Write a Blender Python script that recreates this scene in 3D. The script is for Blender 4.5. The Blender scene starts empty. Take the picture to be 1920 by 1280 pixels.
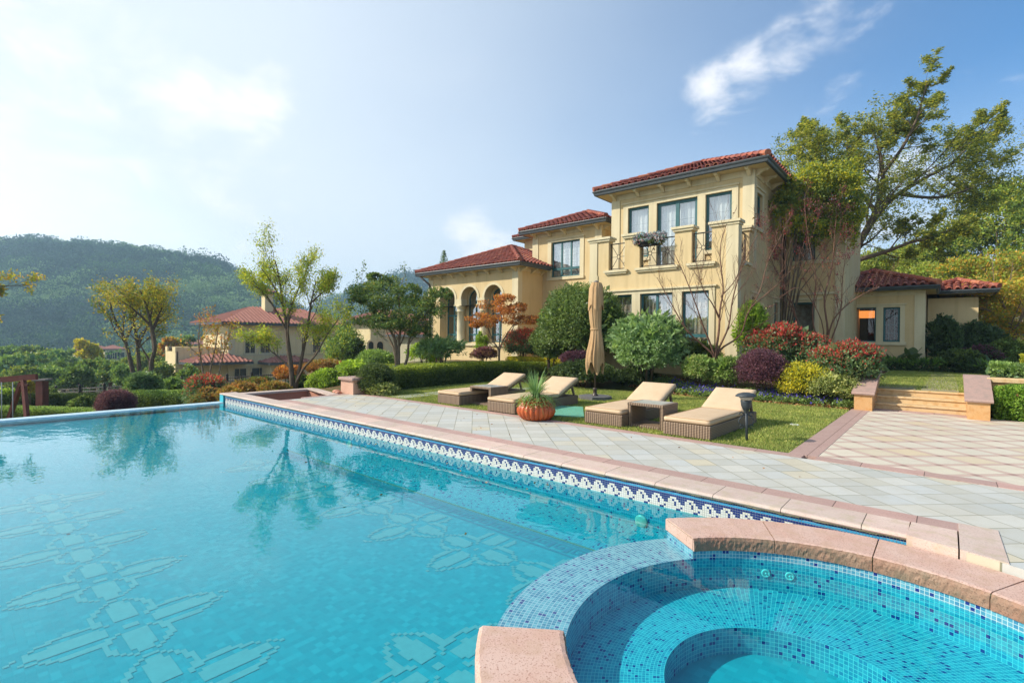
import bpy, math, random
import numpy as np
from mathutils import Vector, Matrix

sc = bpy.context.scene
COL = sc.collection
PI = math.pi
rad = math.radians

# ---------------------------------------------------------------- camera
F_PX, YAW, PITCH, ROLL, CAM_H = 942.5425, 0.7118, -0.0052, 0.0099, 1.5
_F = np.array([-math.sin(YAW)*math.cos(PITCH), math.cos(YAW)*math.cos(PITCH), math.sin(PITCH)])
_r0 = np.array([math.cos(YAW), math.sin(YAW), 0.0]); _u0 = np.cross(_r0, _F)
_R = math.cos(ROLL)*_r0 + math.sin(ROLL)*_u0
_U = -math.sin(ROLL)*_r0 + math.cos(ROLL)*_u0
CAM = np.array([0, 0, CAM_H])
cd = bpy.data.cameras.new('camera'); cam = bpy.data.objects.new('camera', cd); COL.objects.link(cam)
cd.sensor_width = 36.0; cd.lens = F_PX/1920*36; cd.clip_start = 0.05; cd.clip_end = 3000
m = Matrix.Identity(4)
for i in range(3):
    m[i][0] = _R[i]; m[i][1] = _U[i]; m[i][2] = -_F[i]; m[i][3] = CAM[i]
cam.matrix_world = m
sc.camera = cam

# survey helpers: where the sight line to a point of the photo meets the ground, a facade plane or a distance
def ray(x, y): return _F + _R*(x-960)/F_PX - _U*(y-640)/F_PX
def gnd(x, y, z=0.0):
    d = ray(x, y); return CAM + d*(z-CAM_H)/d[2]
def on_y(x, y, Y):
    d = ray(x, y); return CAM + d*Y/d[1]
def at_d(x, y, D): return CAM + ray(x, y)*D

# ---------------------------------------------------------------- world, sun, exposure
SUN_EL, SUN_AZ = rad(36), rad(134)          # azimuth from +Y towards -X
sun_dir = Vector((-math.sin(SUN_AZ)*math.cos(SUN_EL), math.cos(SUN_AZ)*math.cos(SUN_EL), math.sin(SUN_EL)))
sl = bpy.data.lights.new('sun', 'SUN'); sl.energy = 2.9; sl.angle = rad(0.9); sl.color = (1.0, 0.93, 0.82)
so = bpy.data.objects.new('sun', sl); COL.objects.link(so)
so.rotation_euler = sun_dir.to_track_quat('Z', 'Y').to_euler(); so.location = (-30, -20, 40)

sc.view_settings.view_transform = 'Standard'; sc.view_settings.look = 'None'
sc.view_settings.exposure = 1.06; sc.view_settings.gamma = 1; sc.view_settings.use_curve_mapping = False
sc.cycles.max_bounces = 8; sc.cycles.transparent_max_bounces = 24
sc.cycles.diffuse_bounces = 3; sc.cycles.glossy_bounces = 4
sc.cycles.caustics_reflective = False; sc.cycles.caustics_refractive = False
sc.cycles.sample_clamp_indirect = 6

# ---------------------------------------------------------------- node helpers
def nd(nt, typ, ins=None, **props):
    n = nt.nodes.new(typ)
    for k, v in props.items(): setattr(n, k, v)
    for k, v in (ins or {}).items():
        s = n.inputs[k]
        if isinstance(v, bpy.types.NodeSocket): nt.links.new(v, s)
        else: s.default_value = v
    return n
def mth(nt, op, a, b=0.0, c=0.0, clamp=False):
    n = nd(nt, 'ShaderNodeMath', {0: a, 1: b, 2: c}, operation=op, use_clamp=clamp); return n.outputs[0]
def mixc(nt, fac, a, b, blend='MIX'):
    n = nd(nt, 'ShaderNodeMix', None, data_type='RGBA', blend_type=blend)
    for i, v in ((0, fac), (6, a), (7, b)):
        if isinstance(v, bpy.types.NodeSocket): nt.links.new(v, n.inputs[i])
        else: n.inputs[i].default_value = v if i == 0 else (tuple(v)+(1,))[:4]
    return n.outputs[2]
def ramp(nt, fac, stops, interp='LINEAR'):
    n = nd(nt, 'ShaderNodeValToRGB', {0: fac}); cr = n.color_ramp; cr.interpolation = interp
    while len(cr.elements) < len(stops): cr.elements.new(0.5)
    for e, (p, c) in zip(cr.elements, stops):
        e.position = p; e.color = (tuple(c)+(1,))[:4]
    return n.outputs[0]
def H(h):
    c = [int(h[i:i+2], 16)/255 for i in (0, 2, 4)]
    return tuple(x/12.92 if x <= .04045 else ((x+.055)/1.055)**2.4 for x in c)
def newmat(name):
    mt = bpy.data.materials.new(name); mt.use_nodes = True; nt = mt.node_tree; nt.nodes.clear()
    out = nt.nodes.new('ShaderNodeOutputMaterial'); return mt, nt, out
def pos(nt): return nd(nt, 'ShaderNodeNewGeometry').outputs['Position']
def finish(nt, out, color, rough=.6, bump=None, spec=.4, metal=0.0, coat=0.0):
    b = nd(nt, 'ShaderNodeBsdfPrincipled', {'Roughness': rough, 'Metallic': metal, 'Specular IOR Level': spec, 'Coat Weight': coat})
    if isinstance(color, bpy.types.NodeSocket): nt.links.new(color, b.inputs['Base Color'])
    else: b.inputs['Base Color'].default_value = (tuple(color)+(1,))[:4]
    if bump:
        h, s, dist = bump
        bn = nd(nt, 'ShaderNodeBump', {'Height': h, 'Strength': s, 'Distance': dist}); nt.links.new(bn.outputs[0], b.inputs['Normal'])
    nt.links.new(b.outputs[0], out.inputs[0]); return b

# ---------------------------------------------------------------- sky: daylight sky, bright veil towards the sun, a few clouds
w = bpy.data.worlds.new('World'); sc.world = w; w.use_nodes = True
nt = w.node_tree; nt.nodes.clear()
sky = nd(nt, 'ShaderNodeTexSky', None, sky_type='NISHITA', sun_disc=False, sun_elevation=SUN_EL,
         sun_rotation=math.atan2(sun_dir.x, sun_dir.y), altitude=200, air_density=1.0, dust_density=1.0, ozone_density=2.0)
tc = nd(nt, 'ShaderNodeTexCoord').outputs['Generated']
sx = nd(nt, 'ShaderNodeSeparateXYZ', {0: tc})
dx, dy, dz = sx.outputs
zz = mth(nt, 'ADD', mth(nt, 'MAXIMUM', dz, 0.0), 0.30)
cv = nd(nt, 'ShaderNodeCombineXYZ', {0: mth(nt, 'DIVIDE', dx, zz), 1: mth(nt, 'DIVIDE', dy, zz), 2: mth(nt, 'MULTIPLY', dz, 1.5)}).outputs[0]
n1 = nd(nt, 'ShaderNodeTexNoise', {'Vector': cv, 'Scale': 4.2, 'Detail': 12.0, 'Roughness': .62, 'Distortion': .5}).outputs[0]
n2 = nd(nt, 'ShaderNodeTexNoise', {'Vector': cv, 'Scale': .9, 'Detail': 3.0}).outputs[0]
sd = Vector((-.85, -.53, 0)).normalized()
side = mth(nt, 'ADD', mth(nt, 'MULTIPLY', dx, sd.x), mth(nt, 'MULTIPLY', dy, sd.y))
veil = nd(nt, 'ShaderNodeMapRange', {0: mth(nt, 'MULTIPLY_ADD', mth(nt, 'SUBTRACT', n2, .5), .35, side), 1: -.62, 2: .72, 3: 0.0, 4: .95}, interpolation_type='SMOOTHSTEP').outputs[0]
low = nd(nt, 'ShaderNodeMapRange', {0: dz, 1: 0.0, 2: .42, 3: .86, 4: 0.0}, interpolation_type='SMOOTHSTEP').outputs[0]
a1 = mth(nt, 'SUBTRACT', 1.0, mth(nt, 'MULTIPLY', mth(nt, 'SUBTRACT', 1.0, veil), mth(nt, 'SUBTRACT', 1.0, low)))
# cloud banks, each round a direction of the sky
bank = None
for (px_, py_, r_, k_) in ((1335, 165, .085, 1.0), (1400, 130, .085, .95), (1470, 95, .08, .85), (1545, 50, .075, .7), (1610, 30, .05, .45), (885, 445, .075, 1.1), (940, 460, .05, .8), (340, 150, .16, .9), (450, 185, .12, .9), (250, 120, .12, .7), (120, 290, .25, .7), (300, 400, .3, .5), (680, 225, .05, .35), (40, 40, .25, .6), (1640, 470, .3, .7), (1900, 400, .25, .6)):
    c_ = ray(px_, py_); c_ = c_/np.linalg.norm(c_)
    d_ = nd(nt, 'ShaderNodeVectorMath', {0: tc, 1: tuple(c_)}, operation='DISTANCE').outputs['Value']
    g_ = nd(nt, 'ShaderNodeMapRange', {0: d_, 1: r_*1.25, 2: 0.0, 3: 0.0, 4: k_}, interpolation_type='SMOOTHSTEP').outputs[0]
    bank = g_ if bank is None else mth(nt, 'MAXIMUM', bank, g_)
cl = nd(nt, 'ShaderNodeMapRange', {0: mth(nt, 'ADD', mth(nt, 'MULTIPLY', bank, .60), mth(nt, 'MULTIPLY_ADD', mth(nt, 'SUBTRACT', n1, .5), 1.35, .45)), 1: .66, 2: 1.20, 3: 0.0, 4: .95}, interpolation_type='SMOOTHSTEP').outputs[0]
base = mixc(nt, 1.0, sky.outputs[0], (.034, .070, .092), 'MULTIPLY')
glow = nd(nt, 'ShaderNodeMapRange', {0: mth(nt, 'SUBTRACT', side, mth(nt, 'MULTIPLY', mth(nt, 'MAXIMUM', dz, 0.0), 1.15)), 1: .30, 2: .95, 3: 1.0, 4: 1.9}, interpolation_type='SMOOTHSTEP').outputs[0]
veilc = mixc(nt, 1.0, (.455, .495, .525), nd(nt, 'ShaderNodeCombineXYZ', {0: glow, 1: glow, 2: glow}).outputs[0], 'MULTIPLY')
veiled = mixc(nt, a1, base, veilc)
cloudc = mixc(nt, cl, veiled, mixc(nt, 1.0, veiled, (.60, .595, .60), 'LIGHTEN'))
bg = nd(nt, 'ShaderNodeBackground', {'Color': cloudc, 'Strength': 1.0})
wo = nt.nodes.new('ShaderNodeOutputWorld'); nt.links.new(bg.outputs[0], wo.inputs[0])
# ================================================================ materials
def plain(name, c, rough=.6, c2=None, scale=6.0, detail=4.0, bump=0.0, bscale=40.0, spec=.4, metal=0.0):
    mt, nt, out = newmat(name); p = pos(nt); col = c; bp = None
    if c2:
        n = nd(nt, 'ShaderNodeTexNoise', {'Vector': p, 'Scale': scale, 'Detail': detail, 'Roughness': .6}).outputs[0]
        col = ramp(nt, n, [(.32, c), (.68, c2)])
    if bump:
        h = nd(nt, 'ShaderNodeTexNoise', {'Vector': p, 'Scale': bscale, 'Detail': 3.0}).outputs[0]
        bp = (h, bump, .02)
    finish(nt, out, col, rough, bp, spec, metal); return mt

def granite(name, c, c2, speck, joint=None, jcol=None, stain=None):
    """pink granite: mottled, fine dark specks, optional joints along world x every `joint` metres (offset, pitch)"""
    mt, nt, out = newmat(name); p = pos(nt)
    n = nd(nt, 'ShaderNodeTexNoise', {'Vector': p, 'Scale': 3.5, 'Detail': 6.0, 'Roughness': .65}).outputs[0]
    col = ramp(nt, n, [(.3, c), (.7, c2)])
    f = nd(nt, 'ShaderNodeTexNoise', {'Vector': p, 'Scale': 95.0, 'Detail': 3.0, 'Roughness': .7}).outputs[0]
    col = mixc(nt, nd(nt, 'ShaderNodeMapRange', {0: f, 1: .54, 2: .64, 3: 0.0, 4: .75}).outputs[0], col, speck)
    if stain:
        s = nd(nt, 'ShaderNodeTexNoise', {'Vector': p, 'Scale': 9.0, 'Detail': 5.0}).outputs[0]
        col = mixc(nt, nd(nt, 'ShaderNodeMapRange', {0: s, 1: .5, 2: .66, 3: 0.0, 4: .55}).outputs[0], col, stain)
    if joint:
        x = nd(nt, 'ShaderNodeSeparateXYZ', {0: p}).outputs[0]
        fr = mth(nt, 'FRACT', mth(nt, 'DIVIDE', mth(nt, 'SUBTRACT', x, joint[0]), joint[1]))
        k = mth(nt, 'LESS_THAN', fr, .012)
        cell = mth(nt, 'FLOOR', mth(nt, 'DIVIDE', mth(nt, 'SUBTRACT', x, joint[0]), joint[1]))
        wn = nd(nt, 'ShaderNodeTexWhiteNoise', {'W': cell}, noise_dimensions='1D').outputs[0]
        col = mixc(nt, 1.0, col, ramp(nt, wn, [(0, (.84, .86, .86)), (1, (1.06, 1.0, .98))]), 'MULTIPLY')
        col = mixc(nt, k, col, jcol or (.10, .085, .07))
    finish(nt, out, col, .6, (f, .3, .006), .35); return mt

def paving(name):
    """honed stone squares laid on the diagonal, 0.297 m"""
    mt, nt, out = newmat(name); p = pos(nt)
    s = nd(nt, 'ShaderNodeSeparateXYZ', {0: p}); x, y = s.outputs[0], s.outputs[1]
    wob = nd(nt, 'ShaderNodeTexNoise', {'Vector': p, 'Scale': 1.7, 'Detail': 1.0}).outputs[0]
    q = .297*math.sqrt(2)
    u = mth(nt, 'ADD', mth(nt, 'DIVIDE', mth(nt, 'ADD', x, y), q), .12)
    v = mth(nt, 'ADD', mth(nt, 'DIVIDE', mth(nt, 'SUBTRACT', y, x), q), .28)
    # bond shift on every course of the nearly level joints
    cu, cvv = mth(nt, 'FLOOR', u), mth(nt, 'FLOOR', v)
    fu, fv = mth(nt, 'FRACT', u), mth(nt, 'FRACT', v)
    wn = nd(nt, 'ShaderNodeTexWhiteNoise', {'Vector': nd(nt, 'ShaderNodeCombineXYZ', {0: cu, 1: cvv}).outputs[0]}, noise_dimensions='2D')
    col = ramp(nt, wn.outputs[0], [(0, H('bcbab0')), (.3, H('b2b2aa')), (.5, H('c6c3b8')), (.72, H('babcb8')), (.88, H('c4bba4')), (1, H('b0b3af'))])
    n = nd(nt, 'ShaderNodeTexNoise', {'Vector': p, 'Scale': 5.0, 'Detail': 7.0, 'Roughness': .7}).outputs[0]
    col = mixc(nt, nd(nt, 'ShaderNodeMapRange', {0: n, 1: .45, 2: .75, 3: 0.0, 4: .35}).outputs[0], col, H('a79f88'))
    big = nd(nt, 'ShaderNodeTexNoise', {'Vector': p, 'Scale': .8, 'Detail': 3.0}).outputs[0]
    col = mixc(nt, nd(nt, 'ShaderNodeMapRange', {0: big, 1: .5, 2: .75, 3: 0.0, 4: .3}).outputs[0], col, H('b7a889'))
    e = mth(nt, 'MINIMUM', mth(nt, 'MINIMUM', fu, mth(nt, 'SUBTRACT', 1, fu)), mth(nt, 'MINIMUM', fv, mth(nt, 'SUBTRACT', 1, fv)))
    jw = mth(nt, 'MULTIPLY_ADD', wob, .026, .004)
    k = mth(nt, 'LESS_THAN', e, jw)
    jc = ramp(nt, wob, [(.35, H('8a8068')), (.6, H('6f6e52'))])
    col = mixc(nt, mth(nt, 'MULTIPLY', k, .8), col, jc)
    finish(nt, out, col, .62, (mth(nt, 'MULTIPLY', k, -1.0), .3, .004), .35); return mt

def plaza(name):
    """square panels on the diagonal framed by a lattice of pink strips"""
    mt, nt, out = newmat(name); p = pos(nt)
    s = nd(nt, 'ShaderNodeSeparateXYZ', {0: p}); x, y = s.outputs[0], s.outputs[1]
    q = .462*math.sqrt(2)
    u = mth(nt, 'DIVIDE', mth(nt, 'ADD', mth(nt, 'ADD', x, y), -7.42), q)
    v = mth(nt, 'DIVIDE', mth(nt, 'ADD', mth(nt, 'SUBTRACT', y, x), -8.82), q)
    fu, fv = mth(nt, 'FRACT', u), mth(nt, 'FRACT', v)
    eu = mth(nt, 'MINIMUM', fu, mth(nt, 'SUBTRACT', 1, fu)); ev = mth(nt, 'MINIMUM', fv, mth(nt, 'SUBTRACT', 1, fv))
    wn = nd(nt, 'ShaderNodeTexWhiteNoise', {'Vector': nd(nt, 'ShaderNodeCombineXYZ', {0: mth(nt, 'FLOOR', u), 1: mth(nt, 'FLOOR', v)}).outputs[0]}, noise_dimensions='2D')
    col = ramp(nt, wn.outputs[0], [(0, H('cdc3ad')), (.4, H('d3c8b4')), (.7, H('c8c0ae')), (1, H('cdbb9c'))])
    n = nd(nt, 'ShaderNodeTexNoise', {'Vector': p, 'Scale': 4.0, 'Detail': 6.0, 'Roughness': .7}).outputs[0]
    col = mixc(nt, nd(nt, 'ShaderNodeMapRange', {0: n, 1: .45, 2: .75, 3: 0.0, 4: .3}).outputs[0], col, H('ad9f84'))
    st = mth(nt, 'LESS_THAN', mth(nt, 'MINIMUM', eu, ev), .085)
    cross = mth(nt, 'LESS_THAN', mth(nt, 'MAXIMUM', eu, ev), .095)
    pk = ramp(nt, n, [(.3, H('bda395')), (.7, H('c6ac9d'))])
    pk = mixc(nt, cross, pk, H('a08277'))
    col = mixc(nt, st, col, pk)
    k = mth(nt, 'LESS_THAN', mth(nt, 'ABSOLUTE', mth(nt, 'SUBTRACT', mth(nt, 'MINIMUM', eu, ev), .095)), .008)
    col = mixc(nt, mth(nt, 'MULTIPLY', k, .6), col, H('7a6a58'))
    finish(nt, out, col, .6, None, .35); return mt

def mosaic(name, size, stops, grout, gw=.07, vary=0.0, spec=.5):
    """glass mosaic on UVs measured in metres"""
    mt, nt, out = newmat(name)
    uv = nd(nt, 'ShaderNodeUVMap', None, uv_map='UVMap').outputs[0]
    s = nd(nt, 'ShaderNodeSeparateXYZ', {0: uv})
    u = mth(nt, 'DIVIDE', s.outputs[0], size); v = mth(nt, 'DIVIDE', s.outputs[1], size)
    fu, fv = mth(nt, 'FRACT', u), mth(nt, 'FRACT', v)
    wn = nd(nt, 'ShaderNodeTexWhiteNoise', {'Vector': nd(nt, 'ShaderNodeCombineXYZ', {0: mth(nt, 'FLOOR', u), 1: mth(nt, 'FLOOR', v)}).outputs[0]}, noise_dimensions='2D')
    col = ramp(nt, wn.outputs[0], stops, 'CONSTANT')
    e = mth(nt, 'MINIMUM', mth(nt, 'MINIMUM', fu, mth(nt, 'SUBTRACT', 1, fu)), mth(nt, 'MINIMUM', fv, mth(nt, 'SUBTRACT', 1, fv)))
    k = mth(nt, 'LESS_THAN', e, gw)
    if vary:
        big = nd(nt, 'ShaderNodeTexNoise', {'Vector': uv, 'Scale': 2.0, 'Detail': 3.0}).outputs[0]
        col = mixc(nt, mth(nt, 'MULTIPLY', big, vary), col, grout)
    col = mixc(nt, k, col, grout)
    r = mth(nt, 'MULTIPLY_ADD', k, .5, .18)
    b = finish(nt, out, col, .2, (mth(nt, 'MULTIPLY', k, -1.0), .4, .002), spec)
    nt.links.new(r, b.inputs['Roughness']); return mt

def leafmat(name, cols, rough=.5, trans=.35, gloss=.3):
    mt, nt, out = newmat(name)
    rnd = nd(nt, 'ShaderNodeNewGeometry').outputs['Random Per Island']
    k = len(cols); col = ramp(nt, rnd, [(i/max(1, k-1), H(c)) for i, c in enumerate(cols)])
    n = nd(nt, 'ShaderNodeTexNoise', {'Vector': pos(nt), 'Scale': 1.6, 'Detail': 2.0}).outputs[0]
    col = mixc(nt, 1.0, col, ramp(nt, n, [(.3, (1.05, 1.1, 1.1)), (.7, (1.7, 1.62, 1.5))]), 'MULTIPLY')
    b = nd(nt, 'ShaderNodeBsdfPrincipled', {'Base Color': col, 'Roughness': rough, 'Specular IOR Level': gloss})
    t = nd(nt, 'ShaderNodeBsdfTranslucent', {'Color': mixc(nt, 1.0, col, (1.25, 1.25, .7), 'MULTIPLY')})
    mx = nd(nt, 'ShaderNodeMixShader', {0: trans, 1: b.outputs[0], 2: t.outputs[0]})
    nt.links.new(mx.outputs[0], out.inputs[0]); return mt

def schlick(nt, normal, f0):
    """reflectance of a dielectric sheet, the same from both sides"""
    inc = nd(nt, 'ShaderNodeNewGeometry').outputs['Incoming']
    c = mth(nt, 'ABSOLUTE', nd(nt, 'ShaderNodeVectorMath', {0: inc, 1: normal}, operation='DOT_PRODUCT').outputs['Value'])
    return mth(nt, 'MULTIPLY_ADD', mth(nt, 'POWER', mth(nt, 'SUBTRACT', 1.0, c, clamp=True), 5.0), 1.0-f0, f0, clamp=True)

def watermat(name, tint, scale, strength, r=.0):
    mt, nt, out = newmat(name); p = pos(nt)
    mp = nd(nt, 'ShaderNodeMapping', {'Vector': p, 'Rotation': (0, 0, .6), 'Scale': (1, 1.5, 1)}).outputs[0]
    h1 = nd(nt, 'ShaderNodeTexNoise', {'Vector': mp, 'Scale': scale, 'Detail': 2.0, 'Distortion': .4}).outputs[0]
    h2 = nd(nt, 'ShaderNodeTexNoise', {'Vector': mp, 'Scale': scale*3.3, 'Detail': 1.0}).outputs[0]
    calm = nd(nt, 'ShaderNodeTexNoise', {'Vector': p, 'Scale': .35, 'Detail': 1.0}).outputs[0]
    st = mth(nt, 'MULTIPLY', nd(nt, 'ShaderNodeMapRange', {0: calm, 1: .35, 2: .65, 3: .35, 4: 1.0}).outputs[0], strength)
    bn = nd(nt, 'ShaderNodeBump', {'Height': mth(nt, 'MULTIPLY_ADD', h2, .25, h1), 'Strength': st, 'Distance': .02}).outputs[0]
    fr = schlick(nt, bn, .02)
    g = nd(nt, 'ShaderNodeBsdfGlossy', {'Color': (1, 1, 1, 1), 'Roughness': r, 'Normal': bn})
    t = nd(nt, 'ShaderNodeBsdfTransparent', {'Color': tuple(tint)+(1,)})
    mx = nd(nt, 'ShaderNodeMixShader', {0: fr, 1: t.outputs[0], 2: g.outputs[0]})
    nt.links.new(mx.outputs[0], out.inputs[0]); return mt

def glassmat(name, refl, tint=(.9, .95, .95)):
    mt, nt, out = newmat(name)
    fr = schlick(nt, nd(nt, 'ShaderNodeNewGeometry').outputs['Normal'], .04)
    g = nd(nt, 'ShaderNodeBsdfGlossy', {'Color': (1, 1, 1, 1), 'Roughness': .01})
    t = nd(nt, 'ShaderNodeBsdfTransparent', {'Color': tuple(tint)+(1,)})
    fac = mth(nt, 'MULTIPLY_ADD', fr, .7, refl, clamp=True)
    mx = nd(nt, 'ShaderNodeMixShader', {0: fac, 1: t.outputs[0], 2: g.outputs[0]})
    nt.links.new(mx.outputs[0], out.inputs[0]); return mt

def stucco(name, c, c2):
    mt, nt, out = newmat(name); p = pos(nt)
    n = nd(nt, 'ShaderNodeTexNoise', {'Vector': p, 'Scale': .9, 'Detail': 6.0, 'Roughness': .65}).outputs[0]
    col = ramp(nt, n, [(.3, c), (.7, c2)])
    mp = nd(nt, 'ShaderNodeMapping', {'Vector': p, 'Scale': (5, 5, .35)}).outputs[0]
    st = nd(nt, 'ShaderNodeTexNoise', {'Vector': mp, 'Scale': 1.0, 'Detail': 5.0}).outputs[0]
    col = mixc(nt, nd(nt, 'ShaderNodeMapRange', {0: st, 1: .50, 2: .78, 3: 0.0, 4: .42}).outputs[0], col, tuple(x*.55 for x in c))
    g = nd(nt, 'ShaderNodeTexNoise', {'Vector': p, 'Scale': 90.0, 'Detail': 3.0}).outputs[0]
    finish(nt, out, col, .85, (g, .25, .006), .2); return mt

def rattan(name):
    mt, nt, out = newmat(name); p = pos(nt)
    w1 = nd(nt, 'ShaderNodeTexWave', {'Vector': p, 'Scale': 7.5, 'Distortion': .6, 'Detail': 1.0}, bands_direction='X').outputs[1]
    w3 = nd(nt, 'ShaderNodeTexWave', {'Vector': p, 'Scale': 7.5, 'Distortion': .6, 'Detail': 1.0}, bands_direction='Y').outputs[1]
    w2 = nd(nt, 'ShaderNodeTexWave', {'Vector': p, 'Scale': 13.0, 'Distortion': .3}, bands_direction='Z').outputs[1]
    nx = nd(nt, 'ShaderNodeSeparateXYZ', {0: nd(nt, 'ShaderNodeNewGeometry').outputs['True Normal']}).outputs[0]
    wx = mth(nt, 'GREATER_THAN', mth(nt, 'ABSOLUTE', nx), .6)
    ww = mth(nt, 'ADD', mth(nt, 'MULTIPLY', w1, mth(nt, 'SUBTRACT', 1.0, wx)), mth(nt, 'MULTIPLY', w3, wx))
    h = mth(nt, 'ADD', mth(nt, 'MULTIPLY', ww, .75), mth(nt, 'MULTIPLY', w2, .35))
    n = nd(nt, 'ShaderNodeTexNoise', {'Vector': p, 'Scale': 9.0, 'Detail': 3.0}).outputs[0]
    c = ramp(nt, h, [(.1, H('3a2a1e')), (.5, H('75604c')), (.95, H('a08a72'))])
    c = mixc(nt, mth(nt, 'MULTIPLY', n, .25), c, H('7d6856'))
    finish(nt, out, c, .6, (h, .8, .006), .35); return mt

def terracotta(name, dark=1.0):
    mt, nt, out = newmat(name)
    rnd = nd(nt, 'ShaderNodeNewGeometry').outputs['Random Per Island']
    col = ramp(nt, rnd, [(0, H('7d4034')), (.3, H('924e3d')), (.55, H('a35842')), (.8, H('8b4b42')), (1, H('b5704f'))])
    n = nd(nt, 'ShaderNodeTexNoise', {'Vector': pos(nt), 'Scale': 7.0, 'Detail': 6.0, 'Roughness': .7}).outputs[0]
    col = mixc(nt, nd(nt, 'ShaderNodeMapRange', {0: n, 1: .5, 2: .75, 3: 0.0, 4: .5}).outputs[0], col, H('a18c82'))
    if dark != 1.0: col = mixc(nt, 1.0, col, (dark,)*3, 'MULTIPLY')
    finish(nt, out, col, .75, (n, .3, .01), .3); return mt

MT = {}
MT['paving'] = paving('diagonal_stone_paving'); MT['plaza'] = plaza('lattice_paving')
MT['coping'] = granite('pink_coping', H('d0b5a8'), H('d8c4b6'), H('b09a8e'), (-.51, .597), H('5d5348'), H('bfae90'))
MT['band'] = granite('dark_pink_band', H('b7968c'), H('c2a296'), H('96786e'), (-.77, .598), H('5d4c44'))
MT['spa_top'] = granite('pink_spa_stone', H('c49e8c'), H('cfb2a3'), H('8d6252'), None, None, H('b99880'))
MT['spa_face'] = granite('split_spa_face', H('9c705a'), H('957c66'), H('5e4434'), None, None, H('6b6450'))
MT['pink'] = granite('pink_granite', H('c79c84'), H('cfa890'), H('9c7460'))
MT['pinkwall'] = granite('rust_pink_granite', H('b98068'), H('c08a70'), H('94604c'))
MT['gold_stone'] = granite('yellow_granite', H('cda474'), H('c9985f'), H('a27a4c'), None, None, H('b87f42'))
MT['cap'] = granite('weathered_pink_cap', H('b09184'), H('a98d80'), H('84695e'), None, None, H('8f7f74'))
MT['step'] = granite('cream_step', H('d1b58c'), H('cbab7c'), H('b3925f'), None, None, H('b0864e'))
MT['slate'] = granite('grey_slate', H('a9ab9c'), H('b5b3a2'), H('84877a'), None, None, H('82805f'))
MT['plank'] = plain('weathered_plank', H('a79c84'), .8, H('8b8068'), 9.0, 6.0, .3, 60)
MT['navy'] = plain('navy_glass_tile', H('26356f'), .2, H('31407e'), 30, 2)
MT['aqua'] = plain('aqua_glass_tile', H('4ca7cf'), .2, H('3d93c2'), 30, 2)
MT['white_tile'] = plain('white_glass_tile', H('e4e3dc'), .25, H('d5d2c2'), 14, 4)
MT['grout'] = plain('pale_grout', H('b9c6d0'), .8, H('a3a89a'), 8, 4)
MT['moss'] = plain('mossy_mortar', H('565a3c'), .95, H('8d8970'), 9, 6, .5, 60)
MT['weir'] = mosaic('weir_mosaic', .0265, [(0, H('5095a6')), (.28, H('3f849b')), (.55, H('5fa2b0')), (.8, H('357a94')), (.945, H('243c78'))], H('8fb2bb'), .07, .08)
MT['spa_tile'] = mosaic('spa_mosaic', .0265, [(0, H('5a9cb0')), (.3, H('4b90a8')), (.6, H('6aa9b8')), (.8, H('4486a4')), (.93, H('22397f'))], H('b5cccc'), .07, 0, .15)
MT['pool_wall'] = mosaic('pool_wall_mosaic', .0265, [(0, H('2f929e')), (.35, H('268898')), (.7, H('3c9ca6')), (.93, H('20406f'))], H('4fb0bd'), .05, 0, .05)
MT['pool_floor'] = mosaic('pool_floor_mosaic', .05, [(0, H('2a9ba6')), (.3, H('2596a2')), (.62, H('319faa')), (.86, H('40a6b0'))], H('2c9ca8'), .03, .08, .05)
MT['inlay'] = plain('pale_inlay_tile', H('b6aaac'), .5, H('ada2a5'), 20, 2)
MT['inlay_dark'] = plain('dark_inlay_tile', H('4a8c9c'), .3, H('4f92a0'), 20, 2)
MT['key_tile'] = plain('key_tile', H('23859a'), .5, H('1f7d92'), 20, 2)
MT['grille'] = plain('grey_grille', H('9a9d98'), .5)
MT['gold_line'] = plain('ochre_line_tile', H('8a8670'), .4)
MT['lip'] = plain('white_lip_mosaic', H('c9dfe4'), .3, H('b3d2dc'), 25, 3)
MT['pool_water'] = watermat('pool_water', (.32, .905, .955), 2.6, .16)
MT['spa_water'] = watermat('spa_water', (.28, .94, .975), 4.0, .05)
MT['stucco'] = stucco('ochre_stucco', H('ccb282'), H('d3bd91'))
MT['stucco2'] = stucco('sand_stucco', H('c9b488'), H('cfbd94'))
MT['trim'] = stucco('cream_stone_trim', H('cfc09a'), H('d6c9a8'))
MT['soffit'] = plain('soffit_paint', H('c9b68a'), .8, H('bfa97e'), 3, 4)
MT['teal'] = plain('teal_paint', H('2f5b5e'), .45, H('356669'), 8, 3)
MT['gutter'] = plain('slate_grey_metal', H('43484b'), .45, H('4b5153'), 5, 3)
MT['iron'] = plain('dark_iron', H('2b2724'), .55, H('3c342d'), 12, 3)
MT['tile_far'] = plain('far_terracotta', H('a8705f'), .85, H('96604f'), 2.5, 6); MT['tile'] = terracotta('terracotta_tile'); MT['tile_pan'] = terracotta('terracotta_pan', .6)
MT['curtain'] = plain('sheer_curtain', H('e6e5e0'), .9, H('dad9d4'), 4, 3)
MT['curtain2'] = plain('striped_drape', H('a88d74'), .9, H('d9d0c0'), 7, 3)
MT['glass'] = glassmat('window_glass', .30); MT['glass_dark'] = glassmat('window_glass_clear', .03)
MT['dark'] = plain('dark_interior', H('2a2622'), .9)
MT['rattan'] = rattan('brown_rattan')
MT['cushion'] = plain('tan_cushion', H('d0b595'), .85, H('c9ad8c'), 5, 5, .25, 300, .2)
MT['canvas'] = plain('tan_canvas', H('bb9a72'), .85, H('b08d64'), 4, 5, .3, 200, .2)
MT['table_glass'] = plain('frosted_table_top', H('c9cac4'), .15, H('b9bbb6'), 12, 4, spec=.6)
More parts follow.
